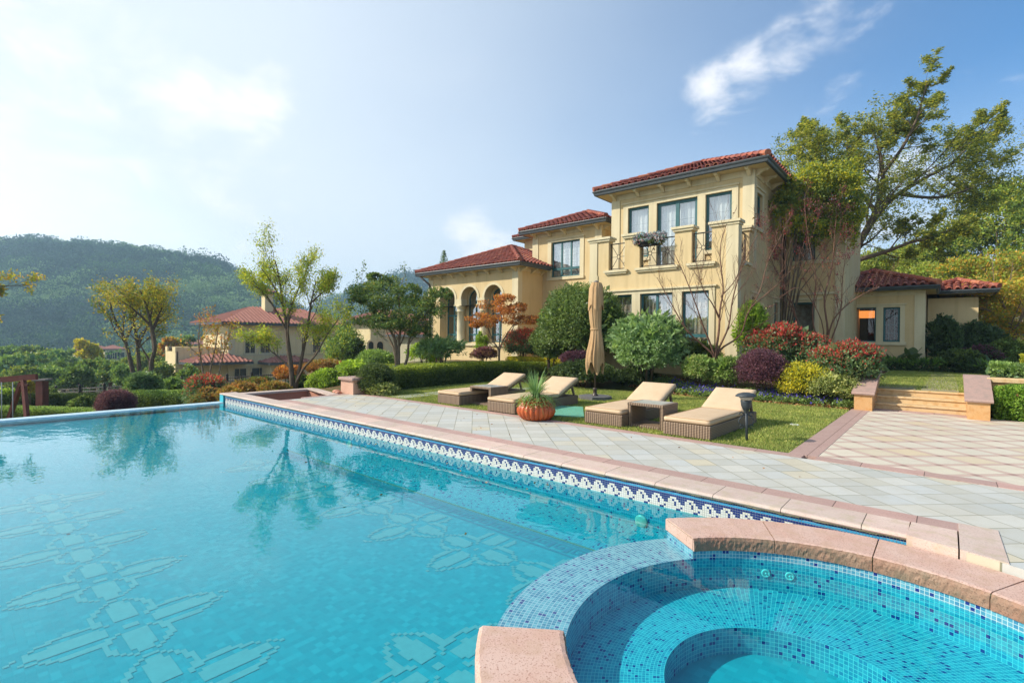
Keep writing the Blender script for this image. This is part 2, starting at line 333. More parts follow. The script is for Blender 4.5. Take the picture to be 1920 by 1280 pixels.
MT['bronze'] = plain('bronze_pole', H('51443a'), .4, H('463b33'), 10, 3)
MT['slab'] = plain('charcoal_slab', H('62605f'), .7, H('6d6b69'), 14, 5, .2, 80)
MT['pot'] = plain('orange_glaze', H('c4602a'), .35, H('a84a1c'), 5, 5, .15, 30, .5)
MT['lantern'] = plain('charcoal_cast_metal', H('33393c'), .5, H('3c4347'), 12, 3)
MT['frost'] = plain('frosted_glass', H('c8bfae'), .3, H('b6aa98'), 20, 2)
MT['cover'] = plain('teal_plastic', H('5fa58c'), .5, H('6bb095'), 5, 4)
MT['white'] = plain('white_plastic', H('d9d9d4'), .4)
MT['chrome'] = plain('chrome', H('c9ccca'), .15, metal=1.0)
MT['timber'] = plain('red_stained_timber', H('7d4030'), .6, H('693527'), 6, 6, .2, 40)
MT['timber_grey'] = plain('weathered_timber', H('9a8c85'), .7, H('85706a'), 6, 6, .2, 40)
MT['rope'] = plain('pale_rope', H('aab0ae'), .9)
MT['bark'] = plain('grey_brown_bark', H('6d5d4b'), .9, H('54483a'), 9, 6, .6, 30)
MT['bark_pale'] = plain('pale_bark', H('8f7d66'), .9, H('75634e'), 9, 6, .4, 40)
MT['bark_red'] = plain('red_brown_bark', H('7d5d4a'), .85, H('6a4a3a'), 9, 6, .3, 40)
MT['soil'] = plain('mulch_soil', H('6b4d36'), .95, H('8a6242'), 18, 8, .6, 60)
MT['leaf_litter'] = plain('leaf_litter', H('8a6040'), .9, H('a37a50'), 30, 3)
MT['stone_house'] = stucco('grey_stone_wall', H('a9a184'), H('b5ac90'))
MT['cream_wall'] = stucco('pale_cream_wall', H('dcc796'), H('e2d1a6'))
MT['far_roof'] = plain('far_red_tile', H('a05a4c'), .8, H('8d4a40'), 1.2, 6)
# ================================================================ mesh helpers
class MB:
    """collects faces (with material and uv) for ONE mesh object"""
    def __init__(s): s.v = []; s.f = []; s.m = []; s.uv = []; s.sm = []
    def add(s, verts, faces, mi=0, uvs=None, smooth=False):
        o = len(s.v); s.v.extend([tuple(map(float, p)) for p in verts])
        for i, f in enumerate(faces):
            s.f.append([o+k for k in f]); s.m.append(mi); s.uv.append(uvs[i] if uvs else None); s.sm.append(smooth)
        return s
    def quad(s, a, b, c, d, mi=0, uv=None): return s.add([a, b, c, d], [(0, 1, 2, 3)], mi, [uv] if uv else None)
    def box(s, x0, x1, y0, y1, z0, z1, mi=0):
        v = [(x, y, z) for z in (z0, z1) for y in (y0, y1) for x in (x0, x1)]
        return s.add(v, [(0, 2, 3, 1), (4, 5, 7, 6), (0, 1, 5, 4), (1, 3, 7, 5), (3, 2, 6, 7), (2, 0, 4, 6)], mi)
    def bbox(s, x0, x1, y0, y1, z0, z1, b=.01, mi=0):
        """box with chamfered vertical edges and top"""
        def ring(d, z): return [(x0+d+b, y0+d, z), (x1-d-b, y0+d, z), (x1-d, y0+d+b, z), (x1-d, y1-d-b, z), (x1-d-b, y1-d, z), (x0+d+b, y1-d, z), (x0+d, y1-d-b, z), (x0+d, y0+d+b, z)]
        rs = [ring(0, z0), ring(0, z1-b), ring(b*.35, z1-b*.3), ring(b, z1)]
        v = sum(rs, []); f = [tuple(range(7, -1, -1))]
        for k in range(3):
            for i in range(8): j = (i+1) % 8; f.append((k*8+i, k*8+j, k*8+8+j, k*8+8+i))
        f.append(tuple(range(24, 32))); return s.add(v, f, mi)
    def prism(s, poly, z0, z1, mi=0):
        n = len(poly); v = [(x, y, z0) for x, y in poly]+[(x, y, z1) for x, y in poly]
        f = [tuple(range(n-1, -1, -1)), tuple(range(n, 2*n))]+[(i, (i+1) % n, n+(i+1) % n, n+i) for i in range(n)]
        return s.add(v, f, mi)
    def tube(s, pts, r, n=6, mi=0, caps=True, smooth=True):
        P = [Vector(p) for p in pts]; R = r if hasattr(r, '__len__') else [r]*len(P)
        v = []; t0 = (P[1]-P[0]).normalized(); a = t0.orthogonal().normalized()
        for i, p in enumerate(P):
            t = ((P[min(i+1, len(P)-1)]-P[max(i-1, 0)])).normalized()
            a = (a-t*a.dot(t)); a = a.normalized() if a.length > 1e-6 else t.orthogonal().normalized(); b = t.cross(a)
            for k in range(n):
                q = 2*PI*k/n; v.append(p+(a*math.cos(q)+b*math.sin(q))*R[i])
        f = [(i*n+k, i*n+(k+1) % n, (i+1)*n+(k+1) % n, (i+1)*n+k) for i in range(len(P)-1) for k in range(n)]
        if caps: f += [tuple(range(n-1, -1, -1)), tuple(range((len(P)-1)*n, len(P)*n))]
        return s.add(v, f, mi, smooth=smooth)
    def lathe(s, c, prof, n=24, mi=0, smooth=True, lobes=0, amp=0):
        v = []
        for r, z in prof:
            for k in range(n):
                q = 2*PI*k/n; rr = r*(1+(amp*(abs(math.cos(q*lobes/2))-.6) if lobes else 0))
                v.append((c[0]+rr*math.cos(q), c[1]+rr*math.sin(q), c[2]+z))
        f = [(i*n+k, i*n+(k+1) % n, (i+1)*n+(k+1) % n, (i+1)*n+k) for i in range(len(prof)-1) for k in range(n)]
        f += [tuple(range(n-1, -1, -1)), tuple(range((len(prof)-1)*n, len(prof)*n))]
        return s.add(v, f, mi, smooth=smooth)
    def build(s, name, mats, parent=None, kind=None):
        me = bpy.data.meshes.new(name); me.from_pydata(s.v, [], s.f)
        for mt in (mats if isinstance(mats, (list, tuple)) else [mats]): me.materials.append(MT[mt] if isinstance(mt, str) else mt)
        me.polygons.foreach_set('material_index', s.m); me.polygons.foreach_set('use_smooth', s.sm)
        if any(u for u in s.uv):
            ul = me.uv_layers.new(name='UVMap'); buf = []
            for f, u in zip(s.f, s.uv): buf.extend(u if u else [(0, 0)]*len(f))
            ul.data.foreach_set('uv', [c for p in buf for c in p])
        me.update()
        o = bpy.data.objects.new(name, me); COL.objects.link(o)
        if parent: o.parent = parent; o.matrix_parent_inverse = Matrix.Identity(4)
        if kind: o['kind'] = kind
        return o
def tag(o, label, cat, group=None, kind=None):
    o['label'] = label; o['category'] = cat
    if group: o['group'] = group
    if kind: o['kind'] = kind
    return o
def thing(name, label, cat, loc=(0, 0, 0), rz=0.0, group=None):
    o = bpy.data.objects.new(name, None); COL.objects.link(o); o.location = tuple(map(float, loc)); o.rotation_euler = (0, 0, rz)
    o.empty_display_size = .2; return tag(o, label, cat, group)
def copy_tree(o, parent=None):
    c = o.copy(); COL.objects.link(c)
    if parent is not None: c.parent = parent
    for ch in list(o.children): copy_tree(ch, c)
    return c
def structure(o): o['kind'] = 'structure'; return o
def fast_mesh(name, V, quads, mats, midx=None, parent=None, smooth=False):
    V = np.asarray(V, np.float32).reshape(-1, 3); Q = np.asarray(quads, np.int32); k = Q.shape[1]
    me = bpy.data.meshes.new(name); me.vertices.add(len(V)); me.vertices.foreach_set('co', V.ravel())
    me.loops.add(Q.size); me.loops.foreach_set('vertex_index', Q.ravel())
    me.polygons.add(len(Q)); me.polygons.foreach_set('loop_start', np.arange(0, Q.size, k, dtype=np.int32))
    if midx is not None: me.polygons.foreach_set('material_index', np.asarray(midx, np.int32))
    if smooth: me.polygons.foreach_set('use_smooth', np.ones(len(Q), bool))
    for mt in mats: me.materials.append(MT[mt] if isinstance(mt, str) else mt)
    me.update(calc_edges=True); me.validate()
    o = bpy.data.objects.new(name, me); COL.objects.link(o)
    if parent: o.parent = parent
    return o
def smooth01(t):
    t = np.clip(t, 0, 1); return t*t*(3-2*t)
# ================================================================ ground and paving
def terr(x, y):
    x = np.asarray(x, float); y = np.asarray(y, float)
    z = np.zeros_like(x+y)
    x0 = -14.2-8.0*smooth01((y-8)/4)
    z = z-1.55*smooth01((x0-x)/3.0)
    z = z-3.4*smooth01((-x-30)/22)-4.5*smooth01((-x-55)/90)
    z = z+.42*smooth01((y-13.3)/2.4)*smooth01((x+23)/4)
    z = z+.09*np.maximum(0, y-33)*smooth01((x+24)/16)
    return z
def tz(x, y): return float(terr(x, y))

def build_ground():
    def axis(lo, hi, near_lo, near_hi, step):
        a = list(np.arange(near_lo, near_hi+1e-6, step)); s = step; p = near_hi
        while p < hi: s *= 1.22; p += s; a.append(p)
        s = step; p = near_lo
        while p > lo: s *= 1.22; p -= s; a.insert(0, p)
        return np.array(a)
    xs, ys = axis(-760, 420, -26, 6, .5), axis(-320, 640, -3, 27, .5)
    X, Y = np.meshgrid(xs, ys); Z = terr(X, Y)-.03
    rng = np.random.default_rng(3); Z = Z+rng.normal(0, .012, Z.shape)
    hole = (X > -14.7) & (Y < 7.2)
    Z[hole] = -2.4
    Z[(Y > 7.2) & (Y < 13.4) & (X > -12.0) & (X < -1.3)] = -.06
    Z[(Y > 6.9) & (Y < 14.2) & (X > -1.7) & (X < 9)] = -.06
    n, k = Z.shape; idx = np.arange(n*k).reshape(n, k)
    q = np.stack([idx[:-1, :-1], idx[:-1, 1:], idx[1:, 1:], idx[1:, :-1]], -1).reshape(-1, 4)
    return structure(fast_mesh('ground', np.stack([X, Y, Z], -1), q, ['garden_ground'], smooth=True))
mt, nt, out = newmat('garden_ground'); p = pos(nt)
n = nd(nt, 'ShaderNodeTexNoise', {'Vector': p, 'Scale': .25, 'Detail': 8.0, 'Roughness': .7}).outputs[0]
f = nd(nt, 'ShaderNodeTexNoise', {'Vector': p, 'Scale': 22.0, 'Detail': 6.0, 'Roughness': .7}).outputs[0]
c = ramp(nt, f, [(.3, H('4d3a28')), (.5, H('6d5236')), (.7, H('8a6644'))])
c = mixc(nt, nd(nt, 'ShaderNodeMapRange', {0: n, 1: .42, 2: .55, 3: 0.0, 4: .75}).outputs[0], c, H('47592f'))
finish(nt, out, c, .95, (f, .6, .03), .2); MT['garden_ground'] = mt
build_ground()

# lawn: turf sheets with blades scattered on top
mt, nt, out = newmat('turf'); p = pos(nt)
n = nd(nt, 'ShaderNodeTexNoise', {'Vector': p, 'Scale': 1.1, 'Detail': 5.0, 'Roughness': .6}).outputs[0]
f = nd(nt, 'ShaderNodeTexNoise', {'Vector': p, 'Scale': 45.0, 'Detail': 5.0, 'Roughness': .7}).outputs[0]
c = ramp(nt, n, [(.3, H('6a763c')), (.5, H('7f8748')), (.68, H('a39858'))])
c = mixc(nt, 1.0, c, ramp(nt, f, [(.3, (.55, .58, .5)), (.7, (1.15, 1.15, 1.1))]), 'MULTIPLY')
finish(nt, out, c, .9, (f, .7, .02), .2); MT['turf'] = mt
MT['blade'] = leafmat('grass_blade', ['66793a', '7f8c48', '989a5a', '75863f', 'aea468'], .7, .3, .2)

def sheet(name, x0, x1, y0, y1, z, mat, depth=.12):
    return structure(MB().box(x0, x1, y0, y1, z-depth, z).build(name, mat))
sheet('lawn', -11.9, -1.58, 7.55, 13.32, 0.0, 'turf')
sheet('lawn', -1.6, 3.2, 14.66, 24.4, .43, 'turf', .4)
def blades(name, area, n, z, seed, h=.035, fn=None):
    r = np.random.default_rng(seed); x0, x1, y0, y1 = area
    P = np.stack([r.uniform(x0, x1, n), r.uniform(y0, y1, n), np.full(n, z)], 1)
    if fn is not None: P = P[fn(P)]
    n = len(P)
    a = r.uniform(0, 2*PI, n); hgt = h*r.uniform(.5, 1.3, n); wd = .006*r.uniform(.8, 1.6, n)
    s = np.stack([np.cos(a), np.sin(a), np.zeros(n)], 1)*wd[:, None]
    t = np.stack([r.normal(0, .4, n)*hgt, r.normal(0, .4, n)*hgt, hgt], 1)
    V = np.stack([P-s, P+s, P+t], 1)
    return fast_mesh(name, V, np.arange(3*n).reshape(-1, 3), ['blade'])
tag(blades('lawn_grass', (-11.9, -1.6, 7.56, 13.3), 150000, 0.0, 5), 'short mown grass growing on the lawn', 'grass', kind='stuff')
tag(blades('lawn_grass', (-1.55, 2.6, 14.8, 24.2), 45000, .43, 6, .05), 'grass growing on the raised lawn above the steps', 'grass', kind='stuff')

# deck, borders, plaza
SPC, SPR0, SPR1, SPZ = (-.385, 3.06), 1.42, 1.875, -.055
POOL_Y, POOL_X0, POOL_X1 = 5.013, -14.1, -.21
deck = MB()
deck.box(-11.86, 9.0, 5.60, 7.36, -.14, 0)
structure(deck.build('deck', 'paving'))
b = MB()      # paving south of the coping, beside the spa
cxx, cyy = SPC
def ray_box(a):
    c, s = math.cos(a), math.sin(a); t = 99
    if c > 1e-6: t = min(t, (9.0-cxx)/c)
    if s > 1e-6: t = min(t, (5.60-cyy)/s)
    if s < -1e-6: t = min(t, (-4.0-cyy)/s)
    return cxx+c*t, cyy+s*t
angs = sorted(set([rad(a) for a in range(-90, 73, 4)]+[math.atan2(5.60-cyy, 9-cxx), math.atan2(-4-cyy, 9-cxx), math.atan2(5.60-cyy, .338-cxx)]))
for a0, a1 in zip(angs[:-1], angs[1:]):
    r = SPR1+.004
    A, B = (cxx+r*math.cos(a0), cyy+r*math.sin(a0)), (cxx+r*math.cos(a1), cyy+r*math.sin(a1)); C, D = ray_box(a1), ray_box(a0)
    b.add([(*A, 0), (*D, 0), (*C, 0), (*B, 0), (*A, -.14), (*B, -.14)], [(0, 1, 2, 3), (4, 0, 3, 5)])
structure(b.build('deck', 'paving'))
structure(MB().box(-11.86, .33, 5.372, 5.602, -.12, .003).build('deck_border', 'band'))
# two pink slabs where the coping meets the spa
sl_ = MB()
sl_.prism([(-.215, 4.97), (.085, 4.89), (.085, 5.368), (-.20, 5.368)], -.1, .006)
sl_.prism([(.095, 4.89), (.345, 4.80), (.335, 5.60), (.095, 5.60)], -.1, .007)
structure(sl_.build('deck_border', 'coping'))
structure(MB().box(-11.9, -1.40, 7.362, 7.552, -.12, .004).build('deck_border', 'band'))
structure(MB().box(-1.582, -1.25, 7.554, 13.6, -.12, .005).build('deck_border', 'band'))
structure(MB().box(-12.05, -11.862, 6.0, 7.36, -.12, .004).build('deck_border', 'band'))
structure(MB().prism([(-1.25, 7.362), (9, 7.0), (9, 7.25), (-1.25, 7.60)], -.12, .006).build('deck_border', 'band'))
structure(MB().prism([(-1.25, 7.60), (9, 7.25), (9, 14.05), (-1.25, 14.05)], -.12, .001).build('plaza', 'plaza'))
structure(MB().box(-1.25, .36, 13.72, 14.04, -.1, .008).build('deck_border', 'band'))
# slates across the lawn, slabs to the annex
sp = MB()
for x, y, a, w_, l_ in ((-10.35, 8.1, .05, .55, .9), (-10.4, 9.15, .1, .6, .9), (-10.2, 10.3, .0, .6, .9), (-9.6, 11.5, -.3, .6, .9), (-8.9, 12.4, -.5, .6, .8)):
    c, s = math.cos(a), math.sin(a)
    sp.prism([(x+c*u-s*v, y+s*u+c*v) for u, v in ((-w_/2, -l_/2), (w_/2, -l_/2), (w_/2, l_/2), (-w_/2, l_/2))], -.05, .018)
structure(sp.build('path', 'slate'))
pp = MB(); y = 14.72
rr = random.Random(4)
while y < 23.2:
    l_ = .27; x0, x1 = -.40+(y-14.7)*.006, .24-(y-14.7)*.002
    pp.box(x0+rr.uniform(-.01, .01), x1+rr.uniform(-.01, .01), y, y+l_-.03, .40, .446+rr.uniform(0, .006)); y += l_
for k in range(4): pp.box(-1.18+rr.uniform(-.02, .02), -.50+rr.uniform(-.02, .02), 14.74+k*.27, 14.74+k*.27+.23, .40, .447)
for k in range(5): pp.box(-3.9+k*.75, -3.25+k*.75, 23.55, 23.8, .40, .447)
structure(pp.build('path', 'plank'))

# ================================================================ pool
pool = thing('swimming_pool', 'infinity pool with blue and white mosaic waterline band, filled with turquoise water', 'pool', (0, 0, 0))
FLZ, BZ = -.635, -.505
# floor with inlaid flowers and key border
fl = MB(); fy1 = 4.40
fl.quad((-9.4, -9, FLZ), (3, -9, FLZ), (3, fy1, FLZ), (-9.4, fy1, FLZ), 0, [(-9.4, -9), (3, -9), (3, fy1), (-9.4, fy1)])
fl.quad((POOL_X0, -9, -.33), (-9.4, -9, FLZ), (-9.4, POOL_Y, FLZ), (POOL_X0, POOL_Y, -.33), 0, [(POOL_X0, -9), (-9.4, -9), (-9.4, POOL_Y), (POOL_X0, POOL_Y)])
T = .031
def petal_code(dx_, dy_):
    """0 none, 1 pale outline/heart, for the four-petal flower centred at 0"""
    best = 0
    for (l_, wd, lx, ly) in ((.53, .215, abs(dx_), dy_), (.67, .20, abs(dy_), dx_)):
        t = lx/l_
        if 0 <= t <= 1:
            wloc = wd*math.sin(PI*min(1, t**.9))
            r = abs(ly)/max(wloc, 1e-5) if wloc > .012 else (0 if abs(ly) < .02 else 9)
            if r <= 1.0 and (r > .74 or t < .05 or t > .96): best = max(best, 1)
            elif r <= .74 and r > .42: best = max(best, 2)
            elif r <= .42 and .2 < t < .86: best = max(best, 1)
    return best
code = {}
S = FLZ+.15
sx_ = .985
cent = [(-2.6-k*1.0, 3.62) for k in range(0, 7)]+[(-2.49, 2.16)]+[(-3.53-k*1.02, .96) for k in range(0, 6)]+[(-3.2-k*1.0, -1.5) for k in range(6)]
fm = MB()
for cx_, cy_ in cent:
    n_ = int(.72/T)+1
    for i in range(-n_, n_+1):
        for j in range(-n_, n_+1):
            x_, y_ = (round(cx_/T)+i)*T, (round(cy_/T)+j)*T
            cdv = petal_code(x_-cx_, y_-cy_)
            if cdv == 1 and y_ < 4.05: fm.quad((x_, y_, FLZ+.003), (x_+T, y_, FLZ+.003), (x_+T, y_+T, FLZ+.003), (x_, y_+T, FLZ+.003), 1 if cdv == 1 else 2)
fl.add(fm.v, fm.f, 0); fl.m[-len(fm.f):] = fm.m
# key border
KEY = ["XXXXXXXX", "........", "XXXXXX.X", "X....X.X", "X.XX.X.X", "X.X..X.X", "X.XXXX.X", "X......X", "........", "XXXXXXXX"]
kt = .027; ky = 4.38
for i in range(int(8.8/kt)):
    for j, row in enumerate(KEY):
        if row[i % 8] == 'X':
            x_ = -.5-i*kt; y_ = ky-(j+1)*kt
            fl.quad((x_-kt, y_, FLZ+.0035), (x_, y_, FLZ+.0035), (x_, y_+kt, FLZ+.0035), (x_-kt, y_+kt, FLZ+.0035), 3)
fl.build('floor', ['pool_floor', 'inlay', 'inlay_dark', 'key_tile'], pool)
MB().box(-9.3, -.5, 4.392, 4.412, FLZ-.02, FLZ+.007).build('border_line', 'gold_line', pool)
wl = MB()
def wallq(mb, a, b_, z0, z1, u0=0, mi=0):
    L = math.dist(a, b_); mb.quad((*a, z0), (*b_, z0), (*b_, z1), (*a, z1), mi, [(u0, z0), (u0+L, z0), (u0+L, z1), (u0, z1)])
wl.quad((POOL_X0, 4.42, FLZ+.004), (1.5, 4.42, FLZ+.004), (1.5, POOL_Y, BZ), (POOL_X0, POOL_Y, BZ), 0, [(POOL_X0, 0), (1.5, 0), (1.5, .62), (POOL_X0, .62)])
wallq(wl, (POOL_X0, POOL_Y), (1.5, POOL_Y), BZ, -.243)
wallq(wl, (3.0, -9), (3.0, 1.2), FLZ, -.05)
wl.box(POOL_X0-.2, POOL_X0, -9, POOL_Y, -1.6, -.30)
wl.build('side_wall', 'pool_wall', pool)
# waterline band: one quad per glass tile on a grout backing
tb = MB(); ts = .0222; g_ = .0016; zt = -.040
tb.quad((POOL_X0, POOL_Y-.002, zt-9.6*ts), (POOL_X1, POOL_Y-.002, zt-9.6*ts), (POOL_X1, POOL_Y-.002, zt+.006), (POOL_X0, POOL_Y-.002, zt+.006), 3)
MOT = ["..WWW...", ".WWNWW..", ".WWWNWW.", "WWWWNWWW", "WWWWWWWN", "WWWWWNNW"]
MOT = [r.replace('.', 'N') for r in MOT]
nc = int((POOL_X1-POOL_X0)/ts)
for i in range(nc):
    x_ = POOL_X1-(i+1)*ts
    for j in range(9):
        mi = (0 if j in (0, 2) else 1) if j < 3 else (2 if MOT[j-3][(-i) % 8] == 'W' else 0)
        z1 = zt-j*ts; z0 = z1-ts
        tb.quad((x_+g_, POOL_Y-.005, z0+g_), (x_+ts-g_, POOL_Y-.005, z0+g_), (x_+ts-g_, POOL_Y-.005, z1-g_), (x_+g_, POOL_Y-.005, z1-g_), mi)
tb.build('tile_band', ['navy', 'aqua', 'white_tile', 'grout'], pool)
# coping with bullnose edge
cp = MB(); x0, x1 = -14.42, POOL_X1+.0
prof = [(5.37, -.10), (5.37, .004), (5.02, .004), (4.998, .001), (4.983, -.008), (4.977, -.020), (4.985, -.033), (5.0, -.04)]
for (ya, za), (yb, zb) in zip(prof[:-1], prof[1:]): cp.quad((x0, ya, za), (x0, yb, zb), (x1, yb, zb), (x1, ya, za))
cp.add([(x0, a, z) for a, z in prof], [tuple(range(len(prof)))]); cp.add([(x1, a, z) for a, z in prof], [tuple(range(len(prof)-1, -1, -1))])
cp.build('coping', 'coping', pool)
ms = MB(); rr = random.Random(8)
ms.box(-14.3, POOL_X1, 4.998, 5.012, -.0405, -.030)
xx = -14.0
while xx < POOL_X1-.03:
    l_ = rr.uniform(.03, .12); ms.box(xx, min(POOL_X1, xx+l_), 4.985+rr.uniform(0, .006), 5.0, -.043+rr.uniform(-.006, .004), -.031); xx += l_
ms.build('mortar_joint', 'moss', pool)
# infinity edge
lp = MB(); lp.bbox(POOL_X0-.33, POOL_X0, -9, POOL_Y-.02, -.62, -.212, .03); lp.build('infinity_edge', 'lip', pool)
MB().box(POOL_X0-.34, POOL_X0-.1, POOL_Y-.02, 5.37, -2.2, -.02).build('end_wall', 'pool_wall', pool)
# underwater lamps
for x_ in (-2.46, -8.2):
    o = MB().lathe((0, 0, 0), [(.0, .016), (.045, .015), (.07, .008), (.075, 0)], 20).build('pool_light', 'frost', pool)
    o.location = (x_, POOL_Y-.004, -.45); o.rotation_euler = (PI/2, 0, 0)
wm = MB()
wpts = [(POOL_X0, -9), (-2.0, -9), (-2.0, 1.9)]
wm_poly = [(-14.1, -9), (-.9, -9), (-.9, 1.26)]
arc = [(cxx+1.80*math.cos(a), cyy+1.80*math.sin(a)) for a in np.linspace(rad(253), rad(84), 40)]
wm_poly = [(-14.09, -9), (arc[0][0], -9)]+arc+[(arc[-1][0], POOL_Y-.003), (-14.09, POOL_Y-.003)]
wm.add([(x_, y_, -.235) for x_, y_ in wm_poly], [tuple(range(len(wm_poly)))])
structure(wm.build('water', 'pool_water'))

# ================================================================ spa
spa = thing('hot_tub', 'round mosaic hot tub rimmed with pink granite blocks beside the pool', 'hot tub', (*SPC, 0))
def P(a, r, z): return (r*math.cos(a), r*math.sin(a), z)
def arcband(mb, a0, a1, r0, z0, r1, z1, n, mi=0, uvr=None):
    """surface swept along the circle between (r0,z0) and (r1,z1)"""
    for i in range(n):
        t0, t1 = a0+(a1-a0)*i/n, a0+(a1-a0)*(i+1)/n
        rm = uvr or max(r0, r1); w_ = math.hypot(r1-r0, z1-z0)
        mb.quad(P(t0, r0, z0), P(t1, r0, z0), P(t1, r1, z1), P(t0, r1, z1), mi, [(t0*rm, 0), (t1*rm, 0), (t1*rm, w_), (t0*rm, w_)])
WA0, WA1 = rad(141.4), rad(216)
def spa_block(a0, a1):
    mb = MB(); g2 = .004/1.6; a0 += g2; a1 -= g2; n = 56; rg = np.random.default_rng(int(abs(a0*100)))
    r0, r1, z0, z1, e = SPR0-.012, SPR1, SPZ-.105, SPZ, .014
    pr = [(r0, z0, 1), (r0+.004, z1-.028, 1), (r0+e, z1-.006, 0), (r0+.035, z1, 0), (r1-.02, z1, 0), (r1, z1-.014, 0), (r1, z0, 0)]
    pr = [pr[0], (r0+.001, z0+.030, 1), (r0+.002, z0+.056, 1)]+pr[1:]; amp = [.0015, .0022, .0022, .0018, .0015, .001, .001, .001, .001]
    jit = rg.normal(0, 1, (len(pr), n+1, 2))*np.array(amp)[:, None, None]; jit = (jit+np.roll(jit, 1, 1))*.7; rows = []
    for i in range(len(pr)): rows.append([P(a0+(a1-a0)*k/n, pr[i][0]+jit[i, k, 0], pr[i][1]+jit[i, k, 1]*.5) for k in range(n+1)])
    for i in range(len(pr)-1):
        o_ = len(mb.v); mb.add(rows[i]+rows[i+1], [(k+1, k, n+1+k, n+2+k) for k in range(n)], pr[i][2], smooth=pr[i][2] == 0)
    arcband(mb, a0, a1, r0, z0, r1, z0, n, 0)
    for a, fl_ in ((a0, 1), (a1, 0)):
        v = [P(a, r, z) for r, z, _ in pr]; f = list(range(len(v))); mb.add(v, [tuple(f if fl_ else f[::-1])], 0)
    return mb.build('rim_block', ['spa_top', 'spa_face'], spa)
a = 141.4
while a > -100: spa_block(rad(a-25.7), rad(a)); a -= 25.7
for a in (216, 241.7): spa_block(rad(a), rad(min(a+25.7, 258)))
fill = MB()
arcband(fill, WA0, rad(-100), SPR0+.004, SPZ-.01, SPR0+.004, SPZ-.1, 40); arcband(fill, WA0, rad(-100), SPR0+.004, SPZ-.012, SPR1-.02, SPZ-.012, 40)
fill.build('mortar', 'moss', spa)
WZ = -.222
wr = MB(); arcband(wr, WA1, WA0, SPR0, WZ, 1.835, WZ, 34, 0, 1.62); wr.build('weir', 'weir', spa)
ws = MB()
arcband(ws, WA0, WA1, 1.835, WZ, 1.835, FLZ, 34); arcband(ws, WA1, rad(258), 1.84, SPZ-.1, 1.84, FLZ, 20); arcband(ws, rad(70), WA0, 1.84, SPZ-.1, 1.84, FLZ, 30)
for a in (WA0, WA1):
    s_ = 1 if a == WA0 else -1
    q = [P(a, SPR0, WZ), P(a, 1.84, WZ), P(a, 1.84, SPZ-.104), P(a, SPR0, SPZ-.104)]
    ws.quad(*(q if s_ > 0 else q[::-1]), 0, [(0, 0), (.42, 0), (.42, .062), (0, .062)] if s_ > 0 else [(0, .062), (.42, .062), (.42, 0), (0, 0)])
ws.build('outer_wall', 'weir', spa)
BE = -.455; ic = (-.20, .035)
iw = MB()
arcband(iw, WA1, WA0, SPR0, BE, SPR0, WZ, 34); arcband(iw, WA0, rad(-104), SPR0, BE, SPR0, SPZ-.104, 90); arcband(iw, rad(258), WA1, SPR0, BE, SPR0, SPZ-.104, 16)
iw.build('inner_wall', 'spa_tile', spa)
bn_ = MB(); N = 96
for i in range(N):
    t0, t1 = 2*PI*i/N, 2*PI*(i+1)/N
    for k in range(6):
        def pt(t, f_):
            ax, ay = SPR0*math.cos(t), SPR0*math.sin(t); bx, by = ic[0]+.70*math.cos(t), ic[1]+.70*math.sin(t)
            return (ax+(bx-ax)*f_, ay+(by-ay)*f_, BE)
        def uv(t, f_): return (t*1.06, .72*f_)
        f0, f1 = k/6, (k+1)/6
        bn_.quad(pt(t0, f0), pt(t1, f0), pt(t1, f1), pt(t0, f1), 0, [uv(t0, f0), uv(t1, f0), uv(t1, f1), uv(t0, f1)])
bn_.build('bench', 'spa_tile', spa)
be = MB()
for i in range(N):
    t0, t1 = 2*PI*i/N, 2*PI*(i+1)/N
    c0 = (ic[0]+.70*math.cos(t0), ic[1]+.70*math.sin(t0)); c1 = (ic[0]+.70*math.cos(t1), ic[1]+.70*math.sin(t1))
    be.quad((*c0, BE), (*c1, BE), (*c1, -.80), (*c0, -.80), 0, [(t0*.7, 0), (t1*.7, 0), (t1*.7, .345), (t0*.7, .345)])
be.build('bench_front', 'spa_tile', spa)
fv = [(ic[0]+.71*math.cos(2*PI*i/48), ic[1]+.71*math.sin(2*PI*i/48), -.80) for i in range(48)]
MB().add(fv, [tuple(range(48))], 0, [[(x_, y_) for x_, y_, _ in fv]]).build('tub_floor', 'spa_tile', spa)
for q in ((1433, 1072), (1479, 1078)):
    p_ = gnd(*q, -.335); a_ = math.atan2(p_[1]-cyy, p_[0]-cxx)
    o = MB().lathe((0, 0, 0), [(.034, 0), (.032, .006), (.022, .008), (.02, .002), (.009, .002), (.007, .012), (0, .012)], 20).build('jet', 'white', spa)
    o.location = P(a_, SPR0-.002, -.325); o.rotation_euler = (PI/2, 0, a_-PI/2)
dr = MB().lathe((0, 0, 0), [(.05, 0), (.047, .008), (.03, .012), (.028, .004), (0, .004)], 24).build('suction_drain', 'chrome', spa)
a_ = rad(222); dr.location = (ic[0]+.697*math.cos(a_), ic[1]+.697*math.sin(a_), -.62); dr.rotation_euler = (PI/2, 0, a_-PI/2+PI)
sw = [(cxx+(SPR0-.001)*math.cos(2*PI*i/72), cyy+(SPR0-.001)*math.sin(2*PI*i/72), -.2245) for i in range(72)]
structure(MB().add(sw, [tuple(range(72))]).build('water', 'spa_water'))

